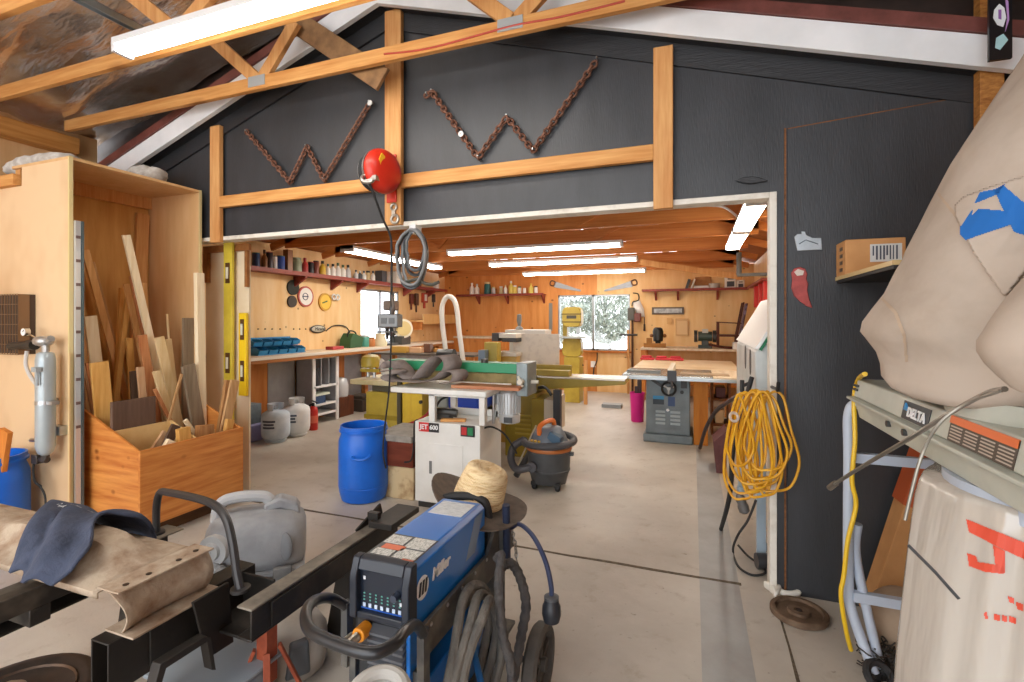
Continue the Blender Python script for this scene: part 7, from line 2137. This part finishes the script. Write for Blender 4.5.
# small emblems on the right part of the wall
yb = WY - .013
def flat(name, pts, label, cat, m, th=.01, bevel=.003):
    c = [at(p[0], p[1], Y=yb) for p in pts]
    o = MB().prism([(p.x, p.z) for p in c], yb - th, yb).build(name, m, bevel=bevel)
    return tag(o, label, cat) if label else o
EMB = mat('emblem_grey', 'b5bcc2', .4, .4, col2='98a0a6', scale=12)
o = flat('metal_emblem', [(794, 237), (797, 234), (801, 234), (801, 231.5), (805, 231.5), (806, 235), (812, 238), (821, 238), (822, 250), (797, 251)], 'small silver grey emblem on the black wall right of the doorway', 'emblem', EMB)
c = [at(p[0], p[1], Y=yb - .012) for p in ((799, 244), (806, 240), (818, 244))]
MB().tube(c, .003, 6).build('emblem_lines', vcol('6a7278'), o)
o = flat('feather_plaque', [(791, 273), (794, 268.5), (800, 267), (805, 269), (807, 274), (806, 279), (808, 284), (807, 290), (809, 299), (812, 308), (806, 306), (799, 301), (794, 296), (791, 288), (792, 281)], 'red tail shaped plaque on the black wall below the silver emblem', 'plaque', mat('plaque_red', 'b5504c', .6, col2='8d3a38', scale=20))
c = [at(p[0], p[1], Y=yb - .011) for p in ((794, 272), (798, 269), (804, 271), (803, 275), (797, 276))]
MB().prism([(p.x, p.z) for p in c], yb - .013, yb - .0105).build('pale_tip', vcol('cfc3b8'), o)
o = flat('raised_emblem', [(735, 181), (744, 177.5), (752, 177), (758, 177.5), (768, 181), (757, 183), (748, 184)], 'faint black winged emblem over the top right of the doorway', 'emblem', BLACK_TRIM)
# shelf with a carton
t = thing('wall_shelf', 'plywood shelf sticking out from the black wall behind the canvas bag', 'shelf', (.95, 2.7, 1.72))
MB().bb(.70, 1.25, 2.23, WY - .013, 1.708, 1.726).build('board', mat('shelf_ply', 'd9bd86', .5), t)
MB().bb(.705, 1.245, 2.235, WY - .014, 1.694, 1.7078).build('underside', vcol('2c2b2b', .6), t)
MB().prism([(WY - .013, 1.69), (WY - .013, 1.5), (WY - .25, 1.69)], 1.1, 1.12, 'x').build('bracket', DARK_STEEL, t)
CARD = mat('cardboard', 'cc9862', .75, col2='b98450', scale=5)
xr = at(906, 240, Y=2.85).x
o = MB().bb(.702, xr, 2.85, 3.02, 1.7265, 1.897).build('carton', CARD, bevel=.003)
tag(o, 'cardboard carton with a printed label on the shelf at the black wall', 'carton')
a, b = at(870, 262, Y=2.85), at(902, 243, Y=2.85)
lb = MB().bb(a.x, b.x, 2.848, 2.8495, a.z, b.z).build('shipping_label', vcol('d5d6d4'), o)
br = MB()
random.seed(5)
x = a.x + .01
while x < b.x - .02:
    w_ = random.uniform(.002, .008)
    br.bb(x, x + w_, 2.8470, 2.8479, a.z + .01 + random.choice([0, .02]), b.z - .008)
    x += w_ + random.uniform(.003, .009)
br.build('bar_print', vcol('4a4f5c'), lb)
for k in range(4):
    z = 1.745 + .035 * k
    MB().bb(.7005, .7018, 2.9, 2.95, z, z + .018).build('side_mark', vcol('5b4630'), o)
# black painted board and osb strip at the far right of the gable
struct(MB().bb(1.27, 1.36, WY - .09, WY - .03, 2.3, 3.12).build('trim_17', OSB, bevel=.002))
a, b = at(988, 62, Y=2.78), at(1011, -30, Y=2.78)
o = MB().bb(a.x, b.x, 2.77, 2.785, a.z, b.z).build('painted_board', vcol('17171a', .3))
tag(o, 'narrow black board with white and violet painted shapes at the top right corner', 'board')
for pts, cc_ in (([(994, 10), (999, 4), (1004, 8), (1006, 18), (1003, 27), (997, 25), (993, 18)], 'dfe6ea'), ([(996, 38), (1003, 34), (1008, 40), (1000, 50), (995, 48)], 'a9d3d8'), ([(1005, -4), (1008, 2), (1009, 20), (1005, 32), (1007, 18)], 'b58fc9'), ([(998, 10), (1001, 10), (1001, 20), (998, 19)], '8c5fa8')):
    cpts = [at(p[0], p[1], Y=2.769) for p in pts]
    MB().prism([(p.x, p.z) for p in cpts], 2.7665 - (.001 if cc_ == '8c5fa8' else 0), 2.769).build('painted_shape', vcol(cc_), o)

# ------------------------------------------------------------------ white machine inside the doorway at the right
DCW = mat('machine_pale', 'd5dad8', .4, col2='bcc3c1', scale=3)
t = thing('drum_sander', 'white sloped machine cabinet with green lid edge standing inside the doorway at the right', 'machine', (.65, 4.0, 0))
y0, y1 = 3.34, 4.75
MB().prism([(.352, .82), (.352, 1.30), (.375, 1.33), (.54, 1.63), (1.0, 1.63), (1.0, .82)], y0, y1).build('cabinet', DCW, t, bevel=.006)
MB().prism([(.345, 1.325), (.36, 1.345), (.545, 1.665), (.555, 1.645), (.37, 1.32)], y0 - .015, y1).build('lid', mat('lid_white', 'eef0ee', .35), t, bevel=.003)
MB().prism([(.372, 1.318), (.384, 1.312), (.555, 1.615), (.545, 1.632)], y0 - .02, y0 - .0005).build('green_edge', mat('edge_green', '1d7a52', .4), t)
MB().prism([(.43, .86), (.43, 1.26), (.56, 1.46), (.96, 1.46), (.96, .86)], y0 - .004, y0 - .0005).build('front_recess', mat('recess_pale_grey', 'a9b3bb', .45), t)
for (y, z) in ((3.62, 1.22), (3.95, 1.23)):
    sl = MB()
    pts = [(y + .05 * math.cos(2 * PI * k / 20), z + .085 * math.sin(2 * PI * k / 20)) for k in range(20)]
    sl.prism(pts, .348, .3515, 'x')
    sl.build('oval_slot', vcol('3b3f40'), t)
MB().cyl((.35, 3.62, 1.08), (.30, 3.60, 1.06), .012, n=8).cyl((.30, 3.60, 1.02), (.30, 3.60, 1.10), .014, n=8).build('crank', BLACK_PLASTIC, t)
LB = mat('leg_blue_grey', '9fb0bd', .4)
for (x, y) in ((.385, 3.36), (.95, 3.36), (.385, 4.7), (.95, 4.7)):
    MB().bb(x - .025, x + .025, y - .02, y + .02, .05, .819).cyl((x, y, 0), (x, y, .05), .035, n=12).build('leg', LB, t)
MB().bb(.41, .925, 3.35, 3.37, .09, .13).build('cross_brace', LB, t)
MB().bb(.415, .50, 3.30, 3.34, .07, .14).cyl((.35, 3.28, .05), (.44, 3.3, .05), .045, n=12).build('caster', vcol('3a3a3c'), t)

# yellow extension cord hung on the jamb
random.seed(11)
hk = at(762, 398, Y=2.93)
t = thing('extension_cord', 'yellow extension cord hung in long loops at the right side of the doorway', 'extension cord', hk)
YC = mat('cord_yellow', 'e0a81f', .45, col2='cc8f18', scale=10)
def lp_(px0, px1, bot, top, y, r=.0068):
    j_ = lambda: random.uniform(-2.5, 2.5)
    P_ = [at(px0 + (px1 - px0) * .35, top, Y=y), at(px0 + (px1 - px0) * .06, top + (bot - top) * .38, Y=y - .01), at(px0 + j_(), top + (bot - top) * (.72 + j_() * .02), Y=y), at(px0 + (px1 - px0) * .2, bot - 3, Y=y), at((px0 + px1) / 2, bot, Y=y - .015), at(px1 - (px1 - px0) * .15, bot - 5, Y=y), at(px1 + j_(), top + (bot - top) * (.70 + j_() * .02), Y=y), at(px1 - (px1 - px0) * .15, top + (bot - top) * .36, Y=y - .01), at(px0 + (px1 - px0) * .62 + j_(), top + j_() * .6, Y=y)]
    return spline(P_, 6, True)
cols = [(725, 771, 493, 397), (731, 762, 480, 396), (726, 757, 499, 397), (737, 775, 490, 395), (742, 783, 485, 396), (744, 772, 497, 396), (748, 779, 478, 397), (752, 798, 491, 396), (735, 768, 470, 396), (740, 764, 492, 395), (757, 780, 495, 396), (746, 790, 470, 398), (732, 776, 484, 396), (750, 770, 488, 395), (728, 752, 466, 397), (740, 786, 479, 396)]
for i, (a_, b_, bo, to) in enumerate(cols):
    if i % 4 == 0:
        m = MB()
    m.tube(lp_(a_, b_, bo, to, 2.94 - .007 * i), .0068, 7, closed=True)
    if i % 4 == 3:
        m.build('cord_loops', YC, t)
MB().torus(at(734, 417, Y=2.80), .022, .008, (.4, -.8, .3), 16, 6).build('cord_tie', vcol('c9b6a8'), t)
MB().cyl((.40, 3.019, hk.z + .05), (.40, 2.86, hk.z + .06), .009, n=8).tube(spline([(.40, 2.86, hk.z + .06), (.40, 2.82, hk.z + .06), (.40, 2.80, hk.z + .1)], 5), .009, 8).build('hook', DARK_STEEL, t)
MB().tube(spline([at(722, 530, Y=3.25), at(727, 505, Y=3.2), at(731, 480, Y=3.1), at(733, 460, Y=3.0), at(738, 430, Y=2.97)], 6), .012, 8).build('black_hose', BLACK_RUBBER, t) if False else None
tag(MB().tube(spline([at(721, 529, Z=.012), at(727, 508, Y=3.35), at(731, 485, Y=3.25), at(733, 450, Y=3.2), at(742, 412, Y=3.25), at(752, 377, Y=3.3)], 7), .014, 8).build('machine_cable', BLACK_RUBBER), 'thick black cable dropping from the white machine to the floor behind the yellow cord', 'cable')
tag(MB().tube(spline([at(756, 500, Y=3.15), at(748, 520, Y=3.15), at(738, 535, Y=3.15), at(733, 550, Z=.012), at(738, 566, Z=.010), at(752, 575, Z=.010), at(765, 573, Z=.010), at(762, 566, Z=.012), at(748, 556, Z=.012), at(738, 545, Z=.05)], 7), .007, 8).build('floor_cable', BLACK_RUBBER), 'thin black cable looping on the floor by the right jamb', 'cable')
q = at(742, 503, Y=3.2)
tag(MB().lathe([(.018, -.06), (.03, -.05), (.032, -.02), (.026, .0), (.03, .02), (.02, .05)], q, 14, axis=(-.3, 0, 1)).build('cord_connector', vcol('5d5a58')), 'grey cord connector hanging under the yellow cord loops', 'connector')
# white bits and a rusty weight plate at the foot of the wall
WB = mat('white_plastic', 'e3e0d6', .5)
q = at(771, 592, Z=0)
tag(MB().prism([(q.x - .035, q.y + .03), (q.x + .05, q.y + .02), (q.x + .05, q.y - .02), (q.x + .02, q.y - .08), (q.x + .005, q.y - .08), (q.x - .0, q.y - .02)], .003, .045, 'z').build('door_stop', WB, bevel=.008), 'white plastic wedge on the floor at the foot of the right jamb', 'door stop')
q = at(787, 594, Z=0)
tag(MB().tube(spline([(q.x - .05, q.y, .02), (q.x - .02, q.y - .04, .02), (q.x + .04, q.y - .02, .02), (q.x + .06, q.y + .02, .03)], 6), .018, 8).build('white_cord', WB), 'crumpled white strip on the floor beside the white wedge', 'strip')
q = at(799, 615.5, Z=0)
p = Vector((q.x, q.y, 0))
t = thing('weight_plate', 'rusty round iron weight plate lying on the floor by the black wall', 'weight plate', p)
IR = mat('rusty_iron', '7a6450', .7, .3, col2='5a4636', scale=14)
MB().lathe([(.125, 0), (.132, .006), (.132, .026), (.125, .032), (.108, .032), (.102, .018), (.055, .018), (.05, .030), (.03, .030), (.022, .030), (.016, .02)], p, 40).build('plate', IR, t, smooth=30)
MB().lathe([(.016, .0285), (.014, .0315)], p, 16).build('centre_hole', vcol('2a2019'), t)

# ------------------------------------------------------------------ dust collector at the right
DG = mat('collector_grey', 'c2c6bc', .4, col2='adb2a8', scale=4)
TB = mat('tube_grey_blue', 'b5c0d0', .35)
t = thing('dust_collector', 'grey dust collector body on a tube stand at the right edge of the photo', 'dust collector', (.95, 1.7, 0))
DX, DY0, DY1 = .62, .55, 2.45
MB().prism([(DX + .01, 1.178), (DX + .025, 1.252), (1.30, 1.252), (1.30, 1.178)], DY0, DY1 - .01).build('upper_pan', DG, t, bevel=.006)
MB().bb(DX - .012, 1.31, DY0, DY1 + .008, 1.166, 1.1775).build('lip', DG, t, bevel=.003)
MB().prism([(DX + .012, 1.1655), (DX + .03, 1.09), (1.29, 1.09), (1.29, 1.1655)], DY0, DY1 - .012).build('lower_pan', DG, t, bevel=.004)
for y in (2.06, 1.92, 1.02):
    MB().cyl((DX + .025, y, 1.138), (DX + .008, y, 1.138), .011, n=10).build('bolt', vcol('3f4243'), t)
for (z) in (1.205, 1.222):
    MB().bb(DX + .009, DX + .02, DY1 - .05, DY1 - .005, z, z + .008).build('end_slot', vcol('2f3232'), t)
def side_pt(px, z):
    return at(px, 320 + (CAM_H - z) / 1 * 0 + 1, X=DX + .012)
a, b = at(901, 415, X=DX + .01).y, at(927, 424, X=DX + .01).y
nl = MB().prism([(DX + .0125, 1.184), (DX + .0225, 1.240), (DX + .0195, 1.240), (DX + .0095, 1.184)], b, a).build('name_label', vcol('2b3138'), t)
sl_ = Vector((-.178, 0, 1)).normalized()
lettering('DELTA', .042, WHITE, nl, plane_M((DX + .0120, (a + b) / 2 - .012, 1.209), (0, -1, 0), (.178, 0, 1)), bold=.0012)
MB().prism([(a - .012, 1.212), (a - .045, 1.212), (a - .028, 1.236)], DX + .0115, DX + .0165, 'x').build('label_mark', vcol('3f8fc9'), nl)
a, b = at(947, 430, X=DX + .01).y, at(1013, 460, X=DX + .01).y
wl = MB().prism([(DX + .0125, 1.182), (DX + .0235, 1.246), (DX + .0205, 1.246), (DX + .0095, 1.182)], b, a).build('warning_label', vcol('4a4038'), t)
MB().prism([(DX + .0195, 1.229), (DX + .0232, 1.248), (DX + .019, 1.248), (DX + .0155, 1.229)], b, a).build('orange_band', vcol('e0713a'), wl)
tx = MB()
for k in range(4):
    for j in range(5):
        y1_ = a - .008 - (a - b) * k / 4
        y0_ = y1_ - (a - b) / 4 + .014
        z = 1.188 + .008 * j
        xo = DX + .0095 + (z - 1.182) * .172
        tx.prism([(xo - .001, z), (xo, z + .003), (xo + .002, z + .003), (xo + .001, z)], y0_, y1_)
tx.build('fine_print', vcol('b5aa9c'), wl)
# collars for the bags
MB().cyl((.90, 1.62, 1.2525), (.90, 1.62, 1.30), .26, n=32).cyl((.90, .98, 1.2525), (.90, .98, 1.30), .26, n=32).build('upper_collar', DG, t)
MB().cyl((.90, 1.62, 1.03), (.90, 1.62, 1.0895), .265, n=36).cyl((.90, 1.0, 1.03), (.90, 1.0, 1.0895), .265, n=36).build('lower_collar', TB, t)
# stand
l1 = spline([(.75, 2.40, 1.14), (.66, 2.46, 1.145), (.625, 2.485, 1.10), (.625, 2.49, .9), (.625, 2.495, .4), (.635, 2.49, .25), (.70, 2.43, .035)], 7)
MB().tube(l1, .020, 12).build('leg', TB, t)
l2 = [(.66, 2.50, .62), (.66, 2.51, .45), (.735, 2.47, .03)]
MB().tube(spline(l2, 6), .019, 12).build('leg', TB, t)
MB().tube([(1.25, 2.40, 1.11), (1.25, 2.42, .03)], .02, 12).build('leg', TB, t)
MB().tube([(1.25, .75, 1.11), (1.25, .70, .03)], .02, 12).build('leg', TB, t)
for z in (.91, .315):
    MB().bb(.64, 1.25, 2.47, 2.50, z - .02, z + .02).build('cross_bar', TB, t)
for (x, y) in ((.70, 2.43), (.735, 2.47), (1.25, 2.42), (1.25, .70)):
    MB().cyl((x, y, 0), (x, y, .04), .026, n=12).build('foot', BLACK_RUBBER, t)
# yellow cable along the stand
yc = spline([at(865, 374, Y=2.2), at(858, 380, Y=2.46), at(854, 400, Y=2.46), at(855, 440, Y=2.44), at(852, 480, Y=2.44), at(856, 505, Y=2.44), at(848, 540, Y=2.44), at(844, 575, Y=2.44), at(841, 595, Y=2.44), at(846, 630, Y=2.46), at(851, 650, Y=2.5)], 6)
tag(MB().tube(yc, .009, 8).build('yellow_cable', mat('cable_yellow', 'e6bd22', .4)), 'yellow cable running down the grey tube stand of the dust collector', 'cable')

# canvas bags
from mathutils.bvhtree import BVHTree
CANVAS = mat('canvas', 'bbaea1', .9, col2='a19181', scale=3.5, detail=6, lo=.4, hi=.75, bump=.35, bscale=5)
def bag(name, label, cat, rows, y0, depth, m, nz=.03, fluted=0, e=2.3, N=64, seed=0.0):
    """rows: (photo y, left px, width in metres); closed rings, real depth."""
    b = MB()
    rings = []
    Rr = Vector((CT, ST, 0))
    Ff = Vector((-ST, CT, 0))
    def ring_at(py, L, w):
        pl_ = at(L, py, Y=y0)
        c_ = pl_ + Rr * (w / 2)
        ring_ = []
        for k in range(N):
            A = 2 * PI * k / N
            cs, sn = math.cos(A), math.sin(A)
            f = (abs(cs) ** e + abs(sn) ** e) ** (-1 / e)
            dd = depth * min(1.0, w / .5)
            rr = 1.0
            q = c_ + Rr * (cs * f * w / 2) + Ff * (sn * f * dd)
            n_ = noise.noise(Vector((q.x * 5, q.y * 5 + seed, q.z * 4))) + .5 * noise.noise(Vector((q.x * 11, q.y * 11, q.z * 9 + seed)))
            rr = 1 + nz * n_ / max(w, .2)
            if fluted:
                rr += fluted * math.sin(A * 13 + 3 * math.sin(A * 3 + seed)) 
            q = c_ + Rr * (cs * f * w / 2 * (1 + (rr - 1) * (.3 if abs(cs) > .9 else 1))) + Ff * (sn * f * dd * rr)
            ring_.append(q)
        return ring_
    def col(q):
        return 512 + CAM_F * (q.x * CT + q.y * ST) / (q.y * CT - q.x * ST)
    for (py, L, w) in rows:
        s_ = L
        for _ in range(4):                     # settle the ring so that its left edge is where the survey has it
            ring_ = ring_at(py, s_, w)
            s_ += L - min(col(q) for q in ring_)
        rings.append(ring_)
    b.loft(rings)
    o = b.build(name, m, smooth=180)
    tag(o, label, cat)
    return o, b
def decal(o, b, poly, m, name, step=3.0, off=.004, thick=0):
    """Printed patch laid on the surface of b, outlined in photo pixels."""
    bv = BVHTree.FromPolygons(b.v, b.f)
    cam_p = Vector((0, 0, CAM_H))
    xs = [p[0] for p in poly]; ys = [p[1] for p in poly]
    def inside(x, y):
        r = False
        j = len(poly) - 1
        for i in range(len(poly)):
            if (poly[i][1] > y) != (poly[j][1] > y) and x < (poly[j][0] - poly[i][0]) * (y - poly[i][1]) / (poly[j][1] - poly[i][1]) + poly[i][0]:
                r = not r
            j = i
        return r
    g = MB()
    idx = {}
    def vert(i, j):
        if (i, j) not in idx:
            x, y = min(xs) + i * step, min(ys) + j * step
            dr = (at(x, y, Y=1.0) - cam_p).normalized()
            h = bv.ray_cast(cam_p, dr)
            if h[0] is None:
                return None
            g.v.append(h[0] - dr * off)
            idx[(i, j)] = len(g.v) - 1
        return idx[(i, j)]
    for i in range(int((max(xs) - min(xs)) / step) + 1):
        for j in range(int((max(ys) - min(ys)) / step) + 1):
            if inside(min(xs) + (i + .5) * step, min(ys) + (j + .5) * step):
                q = [vert(i, j), vert(i + 1, j), vert(i + 1, j + 1), vert(i, j + 1)]
                if None not in q:
                    g.f.append(tuple(q)); g.mi.append(0)
    if g.f:
        return g.build(name, m, o, smooth=180, solid=thick)
rows1 = [(404, 925, .14), (401, 905, .24), (394, 890, .36), (384, 881, .46), (370, 880, .52), (356, 876, .56), (344, 868, .60), (333, 860, .64), (322, 862, .66), (308, 871, .66), (290, 884, .66), (265, 895, .66), (240, 905, .66), (210, 918, .66), (180, 930, .66), (140, 950, .64), (95, 975, .62), (50, 1000, .6), (20, 1018, .58), (-30, 1048, .56), (-80, 1080, .5), (-110, 1110, .3)]
o1, b1 = bag('canvas_bag', 'large slumped beige canvas dust bag on top of the grey collector', 'canvas bag', rows1, 1.62, .30, CANVAS, nz=.085, seed=1.0)
rows2 = [(400, 1028, .16), (394, 1010, .26), (384, 998, .36), (370, 984, .44), (356, 976, .48), (344, 976, .5), (330, 984, .52), (312, 994, .52), (298, 1003, .52), (280, 1016, .5), (262, 1030, .48), (240, 1050, .46), (210, 1070, .42), (180, 1090, .3)]
o2, b2 = bag('canvas_bag', 'second beige canvas dust bag cut off by the right edge of the photo', 'canvas bag', rows2, 1.08, .22, CANVAS, nz=.04, seed=5.0)
BLUEP = mat('bag_blue', '1668b8', .7)
decal(o1, b1, [(957, 205), (966, 197), (1000, 185), (1032, 175), (1032, 262), (1005, 297), (977, 256), (957, 217)], CANVAS, 'folded_flap', 2.0, .018, .012)
decal(o1, b1, [(960, 207), (985, 209), (1006, 211), (1010, 225), (985, 233), (966, 240), (960, 234)], BLUEP, 'blue_print', 1.0, .028)
decal(o1, b1, [(968, 201), (972, 194), (995, 189), (1005, 184), (998, 194), (976, 203)], BLUEP, 'blue_print', 1.0, .028)
decal(o1, b1, [(994, 190), (1003, 185), (1028, 206), (1028, 236), (1014, 232)], BLUEP, 'blue_print', 1.0, .028)
# seam tapes on the big bag
SEAMT = mat('canvas_seam', 'b8a48f', .9)
decal(o1, b1, [(878, 296), (880, 294), (897, 312), (906, 335), (908, 362), (905, 362), (903, 337), (894, 314)], SEAMT, 'seam', 1.0, .003)
decal(o1, b1, [(929, 184), (931, 182), (945, 200), (958, 216), (956, 219)], SEAMT, 'seam', 1.0, .003)

# clear plastic bag below
PLAS = mat('clear_plastic', 'd6cfc5', .16, trans=.2, alpha=.94, bump=.7, bscale=3.0, bstretch=(3.5, 3.5, .7), coat=.6)
rows3 = [(492, 923, .50), (500, 919, .53), (515, 915, .55), (540, 912, .58), (570, 908, .60), (600, 905, .62), (640, 901, .63), (690, 896, .64), (740, 893, .62), (790, 892, .5)]
o3, b3 = bag('plastic_bag', 'clear plastic dust bag with red printing hanging below the grey collector', 'plastic bag', rows3, 1.55, .27, PLAS, nz=.03, fluted=.035, e=2.0, N=120, seed=2.0)
REDP = mat('red_print', 'd8523c', .5)
for poly in ([(966, 519), (1030, 545), (1030, 562), (1000, 548), (969, 532)], [(993, 545), (1005, 551), (1005, 573), (996, 572)], [(967, 553), (976, 556), (978, 562), (1003, 566), (1004, 574), (985, 572), (969, 566)]):
    decal(o3, b3, poly, REDP, 'red_letter', 0.8, .004)
for poly in ([(984, 613), (987, 612), (988, 619), (985, 619)], [(994, 614), (1000, 615), (1000, 621), (994, 620)], [(1002, 615), (1007, 616), (1007, 622), (1002, 621)], [(1009, 616), (1016, 618), (1016, 624), (1009, 622)], [(1008, 596), (1014, 598), (1014, 604), (1009, 602)], [(1016, 602), (1023, 604), (1023, 611), (1017, 609)]):
    decal(o3, b3, poly, REDP, 'small_print', 1.0, .004)
# rods and wires across the collector
tag(MB().tube(spline([at(833, 485, Y=1.75), at(868, 463, Y=1.62), at(912, 437, Y=1.46), at(950, 413, Y=1.38), at(985, 394, Y=1.28), at(1005, 389, Y=1.2)], 6), .0055, 8).tube([at(829.5, 488, Y=1.77), at(836, 483, Y=1.74)], .009, 8).build('metal_rod', mat('rod_steel', '8d8880', .3, .8)), 'long grey metal rod jutting to the left below the canvas bag', 'rod')
tag(MB().tube(spline([at(905, 520, Y=1.24), at(912, 490, Y=1.24), at(922, 455, Y=1.24), at(938, 425, Y=1.26), at(965, 404, Y=1.25), at(1000, 391, Y=1.18)], 6), .0035, 8).build('band_strap', mat('strap_steel', '8f8a80', .4, .6)), 'thin metal band curving down in front of the collector label', 'band')
tag(MB().tube([at(908, 545, Y=1.22), at(935, 572, Y=1.2), at(959, 599, Y=1.18)], .003, 6).build('wire', DARK_STEEL), 'thin dark wire slanting across the clear plastic bag', 'wire')
# long carton leaning behind the stand
a, b = at(873, 616, Z=0), at(912, 520, Y=2.86)
cb = MB()
p0, p1 = Vector((.83, 2.90, .03)), Vector((1.08, 2.93, .86))
d_ = (p1 - p0).normalized()
cb.beam(p0 + Vector((.02, 0, 0)), p1, .13, .13, (0, -1, .0))
o = cb.build('long_carton', CARD, bevel=.003)
tag(o, 'long cardboard carton with an orange end leaning behind the grey tube stand', 'carton')
cb = MB()
cb.beam(p0 + (p1 - p0) * .68, p1 + d_ * .003, .134, .134, (0, -1, .0))
cb.build('orange_print', mat('carton_orange', 'b8582e', .6), o)
q = at(897, 634, Z=.12)
tag(MB().ell((q.x + .03, q.y + .05, .15), (.13, .13, .15), 20, 14).build('brown_sack', mat('brown_sack', 'a08a74', .8, col2='8a735e', scale=6)), 'round brown sack on the floor behind the clear plastic bag', 'sack')
random.seed(3)
mh = MB()
cq = at(880, 668, Z=.05)
for k in range(190):
    a_ = Vector((random.uniform(-.05, .05), random.uniform(-.06, .06), random.uniform(.0, .10)))
    b_ = a_ + Vector((random.uniform(-.04, .04), random.uniform(-.04, .04), random.uniform(-.03, .03)))
    c_ = b_ + Vector((random.uniform(-.04, .04), random.uniform(-.04, .04), random.uniform(-.03, .03)))
    pp = [cq + Vector((v_.x + .02, v_.y + .06, max(v_.z, .008) - cq.z)) for v_ in (a_, b_, c_)]
    mh.tube(spline(pp, 3), .003, 5)
o = mh.build('netting_heap', vcol('35312d', .6))
tag(o, 'tangled heap of dark netting on the floor at the stand foot', 'netting', kind='stuff')
tag(MB().torus((cq.x - .015, cq.y - .05, .045), .05, .016, (.3, -.6, .7), 22, 8).build('black_ring', BLACK_RUBBER), 'black rubber ring on the floor in front of the dark netting', 'ring')
